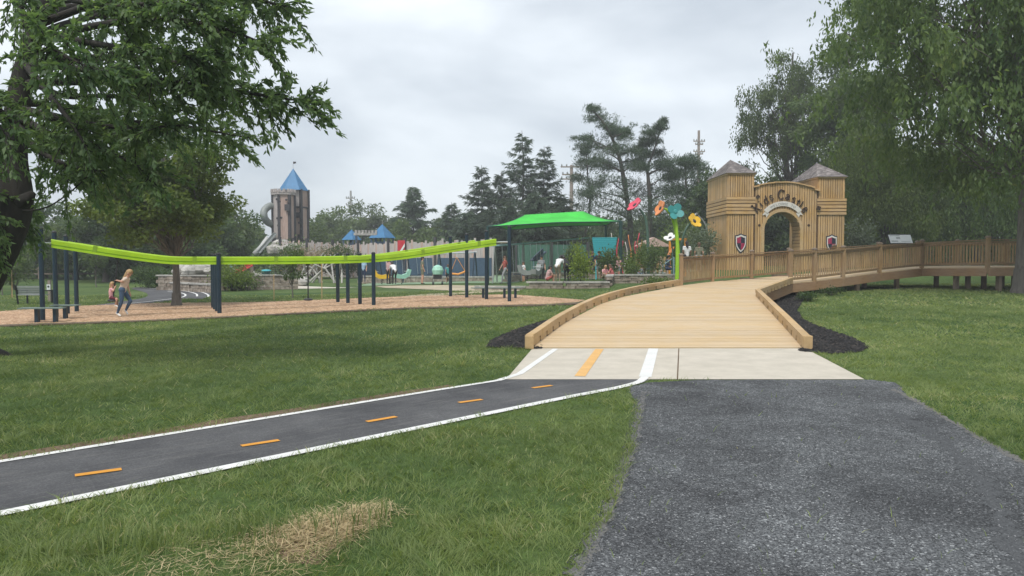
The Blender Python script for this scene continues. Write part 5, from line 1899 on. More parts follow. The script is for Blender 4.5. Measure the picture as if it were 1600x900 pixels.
# giant flowers
def flower(name, label, stem_pts, r0_, r1_, head, normal, rad, pmat, smat, Y, petals=5, centre='black_plastic'):
    pts = [W(x, y, Y + dy) for x, y, dy in stem_pts]
    g = pts[0].copy()
    g.z = tz(g.x, g.y)
    root = empty(name, g, label, 'flower sculpture', 'giant flower sculptures')
    ln = smooth_line([g] + pts, 5)
    n = len(ln)
    MB().tube(ln, [r0_ + (r1_ - r0_) * k / (n - 1) for k in range(n)], 10).build('stem', smat, root, smooth=True)
    c = W(head[0], head[1], Y + head[2])
    nv = Vector(normal).normalized()
    u_ = nv.orthogonal().normalized()
    v_ = nv.cross(u_)
    M = Matrix((u_, v_, nv)).transposed()
    hub = MB().lathe(c, [(.12 * rad / .4, -.04), (.12 * rad / .4, .05), (.07 * rad / .4, .09)], 12, M).build('flower_centre', centre, root)
    for k in range(petals):
        t = 2 * math.pi * k / petals + .3
        mb = MB()
        pc = (rad * .56 * math.cos(t), rad * .56 * math.sin(t))
        ring = [(pc[0] + rad * .46 * math.cos(s), pc[1] + rad * .46 * math.sin(s)) for s in np.linspace(0, 2 * math.pi, 13)[:-1]]
        mb.prism([c + M @ Vector((x, y, .015 * k / petals + .10 * (math.hypot(x, y) / rad) ** 2)) for x, y in ring], -nv * .03, nv * .03)
        mb.build('petal', pmat, root)
    return root
flower('red_flower', 'red giant flower nodding to the left on a dark stem', [(1013, 400, 0), (1011, 355, 0), (1006, 336, 0), (998.5, 326, -.1)], .10, .06, (992.5, 321, -.2), (-.68, -.30, .66), .48, 'petal_red', 'stem_dark', 42)
flower('teal_flower', 'teal giant flower on the straight lime stem', [(1059, 398, 0), (1058, 370, 0), (1055.5, 337, 0)], .14, .06, (1055, 331, -.1), (.1, -1, .25), .44, 'petal_teal', 'stem_lime', 38, 4, 'petal_teal')
flower('orange_flower', 'orange giant flower seen edge-on on a curved lime stem', [(1060, 398, .4), (1056, 362, .3), (1051, 342, .1), (1043, 329, 0), (1037, 325.5, 0)], .11, .05, (1033, 326, 0), (-.9, -.25, .35), .42, 'petal_orange', 'stem_lime', 38)
flower('yellow_flower', 'yellow giant flower beside the left gate tower', [(1064, 396, 0), (1067, 372, 0), (1072, 358, 0), (1078.5, 349, 0)], .08, .05, (1084, 346, -.1), (.5, -.75, .5), .42, 'petal_yellow', 'stem_dark', 39)
flower('white_flower', 'small white leaf-shaped flower left of the lime stem', [(1051, 398, 0), (1050, 385, 0), (1048.5, 376, 0)], .05, .03, (1047.5, 372.5, -.05), (-.4, -.5, .75), .34, 'white_plastic', 'stem_dark', 40, 4)
flower('bent_stem_lamp', 'grey bent pole leaning beside the left gate tower', [(1108, 400, 0), (1106, 365, 0), (1100, 347, 0), (1091, 337, 0)], .06, .04, (1089.5, 336, 0), (-.7, -.3, .6), .12, 'tube_grey', 'tube_grey', 46)

# coloured wavy poles
rgp = random.Random(3)
for k, (px, y0_, y1_, m) in enumerate([(966, 371, 402, 'petal_red'), (971, 376, 402, 'petal_red'), (954, 364, 380, 'ribbon_white'), (978, 378, 408, 'ribbon_white'), (984, 367, 410, 'petal_orange'), (994, 377, 408, 'petal_red'), (998, 364, 404, 'petal_red'), (1001, 374, 406, 'petal_orange'), (1101, 372, 398, 'petal_orange')]):
    top = W(px, y0_, 47.5)
    bx_ = W(px + rgp.uniform(-1, 1), y1_, 47.5).x
    lo = Vector((bx_, 47.5, tz(bx_, 47.5)))
    pts = [lo.lerp(top, t) + Vector((.10 * math.sin(t * 7 + k), .06 * math.cos(t * 5 + k), 0)) for t in np.linspace(0, 1, 12)]
    o = MB().tube(pts, [.055 - .03 * t for t in np.linspace(0, 1, 12)], 7).build('wavy_pole', m, smooth=True)
    nm = ['first red wavy pole right of the turquoise panel', 'second red wavy pole right of the turquoise panel', 'short white rod above the turquoise panel', 'pale wavy pole between the red pairs', 'tall orange wavy pole left of the red flower', 'short red wavy pole left of the red flower', 'tall red wavy pole nearest the red flower stem', 'orange wavy pole behind the red flower stem', 'orange wavy pole against the left gate tower'][k]
    tag(o, nm, 'pole', 'coloured wavy poles')
# little playhouse
p = Vector((W(1020, 420, 48).x, 48, tz(9, 48)))
ph = empty('playhouse', p, 'small brown and pink playhouse behind the red flower', 'playhouse')
for k in range(10):
    x = p.x - 1.0 + .22 * k
    MB().box((x, p.y, p.z + .75), (.16, .05, 1.5)).build('board', 'pink_plank' if k % 2 else 'gate_board', ph)
for s in (-1.05, 1.05):
    MB().box((p.x + s, p.y + .02, p.z + 1.1), (.12, .12, 2.2)).build('post', 'pole_wood', ph)
MB().prism([(p.x - 1.2, p.y - .3, p.z + 2.15), (p.x + 1.2, p.y - .3, p.z + 2.15), (p.x, p.y - .3, p.z + 2.75)], (0, 0, 0), (0, 1.2, 0)).build('roof', 'pink_plank', ph)
# orange board and stair rail near the navy visitor
p = W(1058, 400, 45)
ob = empty('orange_play_frame', Vector((p.x, 45, tz(p.x, 45))), 'orange play frame with sloping board behind the lime stem', 'play panel')
for s in (-.45, .5):
    MB().box((p.x + s, 45, 1.55), (.12, .12, 2.4)).build('post', 'orange_plastic', ob)
MB().box((p.x, 45, 2.75), (1.15, .14, .12)).build('top_bar', 'orange_plastic', ob)
MB().bar(W(1044, 399, 44.6), W(1052, 386, 44.6), .5, .06).build('sloping_board', 'petal_orange', ob)
hr = empty('handrail', at(1040, 432, .34), 'pale blue metal handrail below the navy visitor', 'handrail')
a, b = W(1036, 414, 42), W(1053, 402, 42)
MB().tube([a, b], .03, 7).build('rail', 'swing_teal', hr)
for q in (a, b):
    MB().tube([q, Vector((q.x, q.y, tz(q.x, q.y)))], .03, 7).build('post', 'swing_teal', hr)

# utility poles
def utility(px, top, Y, arms, label, mat='pole_concrete', r=.16):
    t = W(px, top, Y)
    g = tz(t.x, t.y)
    root = empty('utility_pole', (t.x, t.y, g), label, 'utility pole', 'utility poles')
    MB().tube([(t.x, t.y, g - .2), t], [r * 1.7, r], 10).build('pole', mat, root)
    for y, half in arms:
        c = W(px, y, Y)
        h = half * Y / F
        cb = MB().bar((c.x - h, c.y - .2, c.z), (c.x + h, c.y - .2, c.z), .14, .16).build('crossarm', mat, root)
        for s in (-.9, -.45, .45, .9):
            MB().lathe((c.x + h * s, c.y - .2, c.z + .08), [(.07, 0), (.10, .12), (.06, .26)], 8).build('insulator', 'tube_grey', cb)
utility(548, 298, 130, [(310, 7), (320.5, 7), (332, 9), (345, 10)], 'slim concrete utility pole behind the blue roofed turret')
utility(893, 258, 95, [(261, 17), (273, 15), (280, 17)], 'double crossarm utility pole left of the tall pine', 'pole_wood', .2)
utility(1092, 204, 120, [(221, 9), (226, 6), (237, 9), (241, 6)], 'tall utility pole above the left gate tower', 'pole_wood', .2)

# ------------------------------------------------------------------ trees and plants
def rot_leaves(pos, dirs, size, aspect, rg, fold=.18, nrm_bias=.5):
    """rhombic leaves: pos (N,3) base, dirs (N,3) pointing, size (N,)"""
    N = len(pos)
    d = dirs / (np.linalg.norm(dirs, axis=1, keepdims=True) + 1e-9)
    up = rg.normal(size=(N, 3)) + np.array([0, 0, nrm_bias * 2])
    s = np.cross(d, up)
    s /= (np.linalg.norm(s, axis=1, keepdims=True) + 1e-9)
    n = np.cross(s, d)
    L = size[:, None]
    w = L * aspect * .5
    a = pos
    b = pos + d * L * .45 + s * w + n * L * fold * .5
    c = pos + d * L - n * L * .08
    e = pos + d * L * .45 - s * w + n * L * fold * .5
    return np.stack([a, b, c, e], 1).reshape(-1, 3)

def leaf_object(name, pos, dirs, size, aspect, mat, parent, rg, rnd=None, bias=.5):
    co = rot_leaves(pos, dirs, size, aspect, rg, nrm_bias=bias) - np.array(wloc(parent))
    f = np.arange(len(co), dtype=np.int32).reshape(-1, 4)
    r = rg.random(len(f)) if rnd is None else rnd
    return np_mesh(name, co, f, mat, r, parent)

def limb_tube(mb, pts, r0, r1, n=7):
    k = len(pts)
    mb.tube(pts, [r0 + (r1 - r0) * (i / (k - 1)) ** .8 for i in range(k)], n, caps=False)

def wiggle(a, b, k, amp, rg, sag=0.0):
    a, b = Vector(a), Vector(b)
    L = (b - a).length
    out = []
    for i in range(k + 1):
        t = i / k
        p = a.lerp(b, t)
        if 0 < i < k:
            p = p + Vector(rg.normal(size=3) * amp * L)
        p.z += sag * L * math.sin(math.pi * t)
        out.append(p)
    return out

def broadleaf(name, label, base, crown, radii, trunk_r, n_clump, n_leaf, leaf, mat, bark, seed, group=None, aspect=.5, hang=0.0, shell=.55, flat=.7, clump_r=.2, trunk_top=None, lower_cut=-1.0, trunk_pts=None, bias=.5, keep=None):
    rg = np.random.default_rng(seed)
    base = Vector(base)
    crown = Vector(crown)
    root = empty(name, base, label, 'tree', group)
    mb = MB()
    top = Vector(trunk_top) if trunk_top is not None else crown + Vector((0, 0, radii[2] * .35))
    tp = trunk_pts if trunk_pts else wiggle(base - Vector((0, 0, .1)), top, 6, .012, rg)
    limb_tube(mb, tp, trunk_r, trunk_r * .22, 10)
    # root flare
    mb.tube([base - Vector((0, 0, .12)), base + Vector((0, 0, trunk_r * .9)), base + Vector((0, 0, trunk_r * 3))], [trunk_r * 1.55, trunk_r * 1.12, trunk_r * .98], 10, caps=False)
    # clump centres within the crown, mostly towards its surface
    u = rg.normal(size=(n_clump * 3, 3))
    u /= np.linalg.norm(u, axis=1, keepdims=True)
    u = u[u[:, 2] > lower_cut][:n_clump]
    rr = np.where(rg.random(len(u)) < shell, rg.uniform(.72, 1.0, len(u)), rg.uniform(.25, .75, len(u)))
    lump = 1 + .16 * np.sin(u[:, 0] * 5 + seed) + .13 * np.cos(u[:, 2] * 6 + u[:, 1] * 4 + seed * 2)
    cl = np.array(crown) + u * rr[:, None] * lump[:, None] * np.array(radii)
    if keep is not None:
        cl = np.array([c for c in cl if keep(c)])
    tpts = np.array([list(p) for p in tp])
    for c in cl:
        zmax = c[2] - .25 * np.linalg.norm((c - np.array(crown))[:2])
        ok = tpts[(tpts[:, 2] < max(zmax, tpts[2, 2] + .01)) & (tpts[:, 2] > base.z + (crown.z - base.z) * .25)]
        s = ok[rg.integers(len(ok))] if len(ok) else tpts[len(tpts) // 2]
        L = np.linalg.norm(c - s)
        limb_tube(mb, wiggle(s, c, 4, .05, rg, .06), max(.02, trunk_r * .20 * min(1.2, L / radii[0])), .012, 5)
    mb.build('trunk', bark, root, smooth=True)
    # leaves
    sz = rg.uniform(.7, 1.3, n_clump + 8)
    per = (n_leaf // max(1, len(cl)))
    P, D, RN = [], [], []
    mean_r = (radii[0] + radii[1] + radii[2]) / 3
    for i, c in enumerate(cl):
        n = int(per * sz[i])
        q = rg.normal(size=(n, 3))
        q /= (np.linalg.norm(q, axis=1, keepdims=True) + 1e-9)
        q *= (rg.random((n, 1)) ** .45)
        cr = mean_r * clump_r * sz[i]
        off = q * np.array([cr, cr, cr * flat])
        if hang:
            # hanging strands
            ns = max(3, n // 16)
            sid = rg.integers(ns, size=n)
            so = rg.normal(size=(ns, 3)) * np.array([cr, cr, cr * .35]) * .62
            ln = rg.uniform(.35, 1.0, ns) * hang
            off = so[sid] + rg.normal(size=(n, 3)) * leaf * .45
            off[:, 2] -= rg.random(n) * ln[sid]
            dd = rg.normal(size=(n, 3)) * .45 + np.array([0, 0, -1.0])
        else:
            dd = off / (np.linalg.norm(off, axis=1, keepdims=True) + 1e-6) + rg.normal(size=(n, 3)) * .6 + np.array([0, 0, -.35])
        P.append(c + off)
        D.append(dd)
        RN.append(np.clip(rg.random(n) * .7 + .3 * rg.random(), 0, 1))
    P, D, RN = np.concatenate(P), np.concatenate(D), np.concatenate(RN)
    size = rg.uniform(.7, 1.25, len(P)) * leaf
    leaf_object('crown', P, D, size, aspect, mat, root, rg, RN, bias)
    return root

def spruce(name, label, base, h, r, seed, mat='needle_spruce', n_whorl=26, group=None, droop=.30, leaf=.34, sparse_top=.0, bark='bark_mid', dens=1.0):
    rg = np.random.default_rng(seed)
    base = Vector(base)
    root = empty(name, base, label, 'tree', group)
    mb = MB()
    tip = base + Vector((rg.normal() * .1, 0, h))
    limb_tube(mb, wiggle(base, tip, 6, .004, rg), max(.14, h * .016), .02, 8)
    P, D = [], []
    for k in range(n_whorl):
        t = (k + rg.random() * .5) / n_whorl
        zz = base.z + h * (.06 + .93 * t)
        br = r * (1 - t) ** .82 * (.82 + .36 * rg.random()) + .12
        nbr = 7 if t < .75 else 5
        ph = rg.random() * 6.28
        for j in range(nbr):
            a = ph + 2 * math.pi * j / nbr + rg.normal() * .25
            L = br * rg.uniform(.5, 1.2)
            zj = zz + rg.normal() * h * .014
            d = np.array([math.cos(a), math.sin(a), 0])
            tt = np.linspace(0, 1, 6)
            rise = .18 if t > .6 else 0
            bz = zj + L * (rise * tt * 1.5 - droop * tt + droop * .75 * tt ** 3)
            pts = [Vector((base.x + d[0] * L * q, base.y + d[1] * L * q, z_)) for q, z_ in zip(tt, bz)]
            mb.tube(pts, [max(.012, .035 * L / r * (1 - q) + .01) for q in tt], 4, caps=False)
            n = int((12 + 26 * L) * dens)
            q = rg.random(n) ** .75
            pos = np.stack([np.interp(q, tt, [p.x for p in pts]), np.interp(q, tt, [p.y for p in pts]), np.interp(q, tt, [p.z for p in pts])], 1)
            side = np.array([-d[1], d[0], 0])
            sgn = rg.choice([-1, 1], n)[:, None]
            dd = d * .9 + side * sgn * rg.uniform(.1, .9, (n, 1)) + np.array([0, 0, -1]) * rg.uniform(-.25, 1.1, (n, 1))
            P.append(pos + rg.normal(size=(n, 3)) * np.array([.06, .06, .05]))
            D.append(dd)
    mb.build('trunk', bark, root, smooth=True)
    P, D = np.concatenate(P), np.concatenate(D)
    leaf_object('crown', P, D, rg.uniform(.5, 1.6, len(P)) * leaf, .17, mat, root, rg)
    return root

def pine(name, label, base, Y, trunk_px, limbs_px, trunk_r, seed, mat='needle_pine', pad=.9, n_per=420, leaf=.30, group=None):
    """irregular pine: trunk and limb ends measured in the photograph, spread in depth"""
    rg = np.random.default_rng(seed)
    root = empty(name, base, label, 'tree', group)
    mb = MB()
    tr = [W(x, y, Y) for x, y in trunk_px]
    tr[0] = Vector(base)
    s = smooth_line(tr, 4)
    limb_tube(mb, s, trunk_r, trunk_r * .2, 8)
    P, D = [], []
    for (x, y, w_, h_) in limbs_px:
        for rep in range(2):
            c = W(x, y, Y + rg.uniform(-2.4, 2.4))
            st_ = min(s, key=lambda p: abs(p.z - (c.z - .35 * abs(c.x - p.x))))
            mb.tube(wiggle(st_, c, 4, .035, rg, .05), [trunk_r * .26, trunk_r * .2, trunk_r * .15, trunk_r * .1, .02], 5, caps=False)
            n = int(n_per * 1.35)
            sx, sz_ = w_ * Y / F * .5, h_ * Y / F * .5
            nsub = 7
            sc = rg.normal(size=(nsub, 3)) * np.array([sx * .62, sx * .7, sz_ * .5])
            si = rg.integers(nsub, size=n)
            nt_ = 46
            tf = rg.normal(size=(nt_, 3)) * np.array([.42, .42, .20]) * min(1.6, sx)
            ti = rg.integers(nt_, size=n)
            off = sc[si] + tf[ti] + rg.normal(size=(n, 3)) * .05
            P.append(np.array(c) + off)
            td = rg.normal(size=(nt_, 3)) * .5 + np.array([np.sign(c.x - s[-1].x) * .6, 0, .7])
            D.append(td[ti] + rg.normal(size=(n, 3)) * .42)
    mb.build('trunk', 'bark_mid', root, smooth=True)
    P, D = np.concatenate(P), np.concatenate(D)
    leaf_object('crown', P, D, rg.uniform(.7, 1.5, len(P)) * leaf, .13, mat, root, rg)
    return root

def bush(name, label, c, rx, rz, n, leaf, mat, seed, cat='shrub', group=None, aspect=.5, hang=0):
    """c at ground level"""
    rg = np.random.default_rng(seed)
    c = Vector(c)
    root = empty(name, c, label, cat, group)
    mb = MB()
    ends = []
    for k in range(9):
        a = rg.random() * 6.28
        q = rg.uniform(.2, .85)
        e = c + Vector((math.cos(a) * rx * q, math.sin(a) * rx * q, rz * rg.uniform(.7, 1.9)))
        ends.append(np.array(e))
        limb_tube(mb, wiggle(c, e, 3, .05, rg), max(.012, rx * .03), .006, 5)
    mb.build('stem', 'bark_mid', root, smooth=True)
    ends = np.array(ends)
    si = rg.integers(len(ends), size=n)
    off = rg.normal(size=(n, 3)) * np.array([rx, rx, rz]) * .30
    P = ends[si] + off
    P[:, 2] = np.maximum(P[:, 2], c.z + leaf * .2)
    D = off / (np.linalg.norm(off, axis=1, keepdims=True) + 1e-6) + rg.normal(size=(n, 3)) * .5 + np.array([0, 0, .3 if not hang else -1])
    leaf_object('foliage', P, D, rg.uniform(.65, 1.3, n) * leaf, aspect, mat, root, rg)
    return root

G = lambda x, y: Vector((x, y, tz(x, y)))

# --- near tree at the left edge: measured trunk and sweeping limbs
def near_tree():
    rg = np.random.default_rng(11)
    base = G(-9.3, 12.3)
    root = empty('shade_tree', base, 'large dark shade tree with drooping narrow leaves at the left edge', 'tree')
    mb = MB()
    tr = [base, W(-42, 470, 12.2), W(2, 385, 12.0), W(26, 318, 12.0), W(20, 250, 12.0), W(26, 180, 12.0), W(38, 110, 12.0), W(58, 40, 12.0), W(80, -60, 12.2), W(110, -200, 12.5), W(150, -380, 13)]
    s = smooth_line(tr, 4)
    mb.tube(s, [.34 - .29 * (i / (len(s) - 1)) ** .9 for i in range(len(s))], 14, caps=False)
    for k_ in range(7):
        a_ = k_ * .9 + .3
        mb.tube([base + Vector((math.cos(a_) * .95, math.sin(a_) * .95, -.12)), base + Vector((math.cos(a_) * .5, math.sin(a_) * .5, .02)), base + Vector((math.cos(a_) * .2, math.sin(a_) * .2, .4)), base + Vector((.05 + math.cos(a_) * .1, math.sin(a_) * .1, .9))], [.05, .13, .17, .2], 9)
    # knot on the trunk and a second stem to the left
    mb.tube([W(24, 322, 11.95), W(44, 310, 11.85), W(52, 301, 11.85)], [.15, .10, .05], 10)
    mb.tube(smooth_line([W(-20, 430, 12.1), W(-30, 330, 12.4), W(-28, 220, 12.6), W(-60, 80, 12.8), W(-120, -100, 13)], 4), [.24 - .011 * i for i in range(17)], 10, caps=False)
    limbs = [
        [(34, 130, 12.0), (120, 128, 11.6), (240, 130, 11.2), (350, 140, 10.8), (430, 152, 10.5), (490, 160, 10.4)],
        [(38, 110, 12.0), (140, 90, 12.2), (260, 95, 12.4), (350, 120, 12.5), (420, 165, 12.6)],
        [(48, 70, 12.0), (150, 40, 11.2), (260, 30, 10.6), (350, 45, 10.2), (430, 75, 10.0)],
        [(55, 40, 12.0), (170, 0, 11.5), (290, -15, 11.2), (380, -5, 11.0), (445, 10, 10.8)],
        [(28, 170, 12.0), (110, 190, 12.4), (200, 190, 12.8), (300, 200, 13.0), (385, 215, 13.2)],
        [(26, 180, 12.0), (90, 215, 11.4), (160, 235, 11.0), (215, 260, 10.8), (240, 290, 10.6)],
        [(60, 30, 12.0), (120, -60, 12.8), (220, -110, 13.2), (340, -120, 13.5), (440, -80, 13.5)],
        [(58, 40, 12.0), (120, 10, 13.0), (220, 60, 14.0), (300, 110, 14.5), (350, 170, 14.8)],
        [(40, 100, 12.0), (70, 140, 11.0), (110, 190, 10.4), (140, 240, 10.2)],
        [(60, 20, 12.0), (20, -40, 10.5), (40, 30, 9.4), (90, 80, 9.0), (150, 110, 8.8)],
        [(20, 200, 12.0), (-30, 140, 11.0), (-60, 120, 10.4), (-30, 160, 9.8), (10, 210, 9.6)],
        [(70, -30, 12.0), (60, -200, 11.0), (160, -260, 10.0), (300, -240, 9.6), (420, -160, 9.4)],
        [(24, 190, 12), (60, 235, 11.6), (120, 262, 11.3), (180, 268, 11.2)],
        [(36, 120, 12), (100, 150, 12.6), (180, 150, 13), (260, 165, 13.2), (330, 190, 13.3)],
        [(50, 60, 12), (100, 60, 11), (190, 75, 10.3), (280, 85, 10), (360, 100, 9.9)],
        [(-40, 60, 12.8), (-120, 0, 12.5), (-220, -20, 12), (-320, 40, 12)],
        [(90, -80, 12.2), (40, -260, 13.5), (-80, -330, 14), (-220, -260, 14)],
        [(28, 330, 11.95), (70, 325, 11.5), (110, 300, 11.2), (150, 262, 11.0)],
        [(30, 160, 12), (90, 165, 12.8), (170, 175, 13.6), (250, 185, 14.2), (320, 205, 14.6), (370, 225, 14.8)],
        [(40, 100, 12), (100, 105, 11.2), (180, 115, 10.8), (260, 125, 10.4), (330, 135, 10.2)],
        [(50, 60, 12), (110, 35, 12.6), (200, 20, 13.2), (300, 40, 13.8), (390, 80, 14.2)],
        [(28, 170, 12), (80, 180, 11.4), (150, 195, 10.9), (220, 200, 10.6), (290, 195, 10.4)],
        [(60, 30, 12), (100, 0, 11.0), (170, 10, 10.3), (250, 5, 10.0), (330, 10, 9.8)],
        [(30, 160, 12), (50, 200, 12.8), (90, 225, 13.4), (150, 240, 13.8)],
        [(-60, 80, 12.8), (-150, 40, 12.5), (-240, 60, 12.2), (-320, 110, 12)],
        [(-120, -100, 13), (-220, -120, 12.6), (-330, -60, 12.4), (-420, 30, 12.2)],
        [(-28, 220, 12.6), (-110, 180, 12.2), (-200, 185, 12), (-290, 220, 11.8)],
        [(-120, -100, 13), (-140, -240, 12.8), (-60, -330, 12.5), (40, -360, 12)],
        [(150, -380, 13), (260, -420, 12.4), (380, -360, 12), (480, -260, 11.6)],
        [(110, -200, 12.5), (200, -220, 13.6), (320, -200, 14.4), (430, -130, 15)],
        [(150, -380, 13), (90, -480, 13.4), (-20, -480, 13.6), (-120, -420, 13.6)],
        [(-28, 220, 12.6), (-40, 260, 12), (-20, 330, 11.4), (-10, 380, 11.2)],
        [(-28, 200, 12.6), (10, 260, 13.2), (30, 320, 13.6), (30, 370, 13.8)],
    ]
    P, D, RN = [], [], []
    for li, lm in enumerate(limbs):
        pts = smooth_line([W(*q) for q in lm], 5)
        mb.tube(pts, [max(.008, .06 * (1 - i / (len(pts) - 1)) ** .9 + .006) if li != 17 else .012 for i in range(len(pts))], 6, caps=False)
        if li == 17:
            continue
        n_tw = 28 if li in (5, 8, 12, 1, 4, 7, 13, 18, 20) else 50
        for k in range(n_tw):
            u_ = rg.uniform(.22, 1.0) ** .8
            f = u_ * (len(pts) - 1)
            i0 = min(int(f), len(pts) - 2)
            o = pts[i0].lerp(pts[i0 + 1], f - i0)
            ax = (pts[i0 + 1] - pts[i0]).normalized()
            dv = Vector(rg.normal(size=3))
            dv = (ax * .7 + dv * .62 + Vector((0, 0, .05))).normalized()
            L = rg.uniform(.35, .95) * (1.15 - .45 * u_)
            tw = [o + dv * L * t - zb * (.34 * L * t * t) for t in (0, .33, .66, 1)]
            mb.tube(tw, [.009, .007, .005, .003], 4, caps=False)
            n = int(46 * L / .6)
            q = np.clip(rg.random(n) ** .8, .08, 1)
            T = np.array([list(p) for p in tw])
            pos = np.stack([np.interp(q, [0, .33, .66, 1], T[:, c]) for c in range(3)], 1)
            sd_ = rg.normal(size=(n, 3))
            dd = np.array(dv) * .75 + sd_ * .55 + np.array([0, 0, -.55])
            P.append(pos + rg.normal(size=(n, 3)) * .02)
            D.append(dd)
            RN.append(np.clip(rg.random(n) * .75 + .25 * rg.random(), 0, 1))
    mb.build('trunk', 'bark_dark', root, smooth=True)
    P, D, RN = np.concatenate(P), np.concatenate(D), np.concatenate(RN)
    leaf_object('crown', P, D, rg.uniform(.075, .14, len(P)), .38, 'leaf_near', root, rg, RN, .35)
near_tree()

# --- maple-like tree behind the track ride
tb = at(276, 477.5, -.2)
cr = W(254, 294, tb.y)
broadleaf('maple_tree', 'spreading maple tree whose slim trunk rises behind the lime track', (tb.x, tb.y, tz(tb.x, tb.y)), (cr.x, tb.y, cr.z - .12), (2.85, 2.8, 2.5), .17, 115, 33000, .15, 'leaf_maple', 'bark_grey', 21, aspect=.62, clump_r=.23, lower_cut=-.97, flat=.55, trunk_top=(cr.x + .1, tb.y, cr.z + 1.2))

# --- big tree at the right edge
rbx, rby = 18.75, 27.0
broadleaf('shade_tree', 'huge leafy shade tree with grey trunk at the right edge', (rbx, rby, tz(rbx, rby)), (18.6, 27.6, 9.2), (7.8, 6.0, 6.6), .30, 200, 82000, .23, 'leaf_right', 'bark_grey', 31, aspect=.40, hang=1.15, clump_r=.19, lower_cut=-.93, flat=.75, trunk_top=(19.6, 27.2, 13), bias=.3, keep=lambda c: c[0] > 12.2 + max(0, 9.3 - c[2]) * .85)
# branches of the same kind further right, out of frame
# --- weeping tree behind the boardwalk
b_ = G(25.2, 50)
broadleaf('weeping_tree', 'light green weeping tree behind the boardwalk railing right of the gate', b_, (25.0, 50, 6.0), (3.5, 3.2, 4.4), .26, 100, 42000, .24, 'leaf_willow', 'bark_mid', 41, aspect=.26, hang=2.3, clump_r=.26, lower_cut=-.55)
b_ = G(31.5, 50)
broadleaf('weeping_tree', 'darker weeping tree behind the right end of the railing', b_, (31.5, 50, 5.8), (4.6, 3.6, 4.6), .26, 80, 30000, .26, 'leaf_right', 'bark_mid', 42, aspect=.28, hang=2.2, clump_r=.27, lower_cut=-.6)
# --- airy tall tree above the gate
tt = W(1232, 300, 64)
b_ = G(tt.x, 64)
broadleaf('birch_tree', 'tall airy tree rising behind the right gate tower', b_, (tt.x - .2, 64, 13.4), (3.9, 3.0, 7.4), .30, 90, 21000, .28, 'leaf_far', 'bark_mid', 51, aspect=.36, hang=1.5, clump_r=.17, lower_cut=-.8, trunk_top=(tt.x + .2, 64, 19.2))
tt = W(1335, 120, 58)
broadleaf('oak_tree', 'broad pale green tree between the airy tree and the right edge', G(tt.x, 58), (tt.x, 58, 12.4), (4.4, 4.2, 7.4), .36, 90, 26000, .34, 'leaf_far', 'bark_mid', 52, aspect=.45, clump_r=.22)
# --- woodland behind the gate and to the right
wood = [(1128, 66, 7.4, 3.6, 'leaf_dark', 'dark rounded tree left of the airy tree'), (1165, 72, 8.8, 3.8, 'leaf_far', 'mid green tree directly behind the left gate tower'), (1205, 62, 6.0, 3.4, 'leaf_far', 'low tree seen through and above the gate arch'),
        (1265, 60, 6.4, 3.4, 'leaf_dark', 'dark low tree behind the right gate tower'), (1330, 62, 8.6, 4.4, 'leaf_dark', 'dark tree behind the light weeping tree'), (1395, 60, 9.5, 4.8, 'leaf_far', 'tall tree behind the information panel'),
        (1460, 62, 9.0, 4.8, 'leaf_dark', 'dark tree behind the end of the railing'), (1530, 60, 9.5, 5.0, 'leaf_far', 'green tree left of the grey right trunk'), (1600, 58, 9.5, 5.0, 'leaf_dark', 'dark tree behind the grey right trunk'), (1690, 52, 9.5, 5.5, 'leaf_far', 'tree beyond the right edge past the grey trunk')]
for k, (px, Y, ch, r, m, lab) in enumerate(wood):
    x = (px - 800) / F * Y
    broadleaf('woodland_tree', lab, G(x, Y), (x, Y, ch * .58 + .6), (r, r * .8, ch * .58), .22, 55, 11000, .36, m, 'bark_mid', 60 + k, 'woodland behind the gate', .48, 0, .5, .75, .25, lower_cut=-1)
# silvery shrub next to the gate, yellowish growth below the boardwalk
bush('silver_shrub', 'silvery shrub against the right side of the gate', G(21.4, 45.6), .8, 1.35, 2600, .16, 'leaf_silver', 81)
# --- pines
pb = G((975 - 800) / F * 72, 72)
pine('white_pine', 'tallest ragged pine leaning left of the flowers', pb, 72, [(985, 420), (985, 360), (978, 300), (966, 240), (945, 195), (922, 168)],
     [(924, 172, 20, 8), (932, 186, 26, 10), (946, 200, 24, 14), (956, 206, 22, 18), (966, 212, 22, 16), (980, 208, 14, 22), (912, 216, 20, 8), (920, 228, 26, 10), (942, 236, 40, 14), (968, 232, 34, 18), (992, 238, 26, 12), (950, 262, 36, 12), (984, 262, 34, 14), (996, 254, 20, 12), (926, 252, 26, 10), (950, 284, 44, 12), (985, 288, 40, 12), (970, 306, 50, 14), (925, 300, 30, 12), (940, 325, 60, 18), (980, 335, 50, 18), (960, 355, 70, 22)], .36, 91)
pb = G((1012 - 800) / F * 70, 70)
pine('white_pine', 'forked pine with two upswept tops left of the utility pole', pb, 70, [(1015, 420), (1016, 330), (1013, 280), (1012, 262), (1020, 240), (1033, 200)],
     [(1036, 192, 8, 12), (1031, 202, 16, 12), (1016, 208, 16, 14), (1022, 222, 24, 14), (1008, 222, 14, 14), (1006, 240, 22, 14), (1024, 240, 26, 12), (1034, 256, 24, 12), (1004, 262, 24, 10), (1042, 262, 22, 12), (1046, 280, 30, 14), (1016, 300, 44, 14), (1050, 300, 40, 14), (1040, 320, 50, 16), (1012, 335, 50, 18)], .28, 92)
pb = G((1072 - 800) / F * 68, 68)
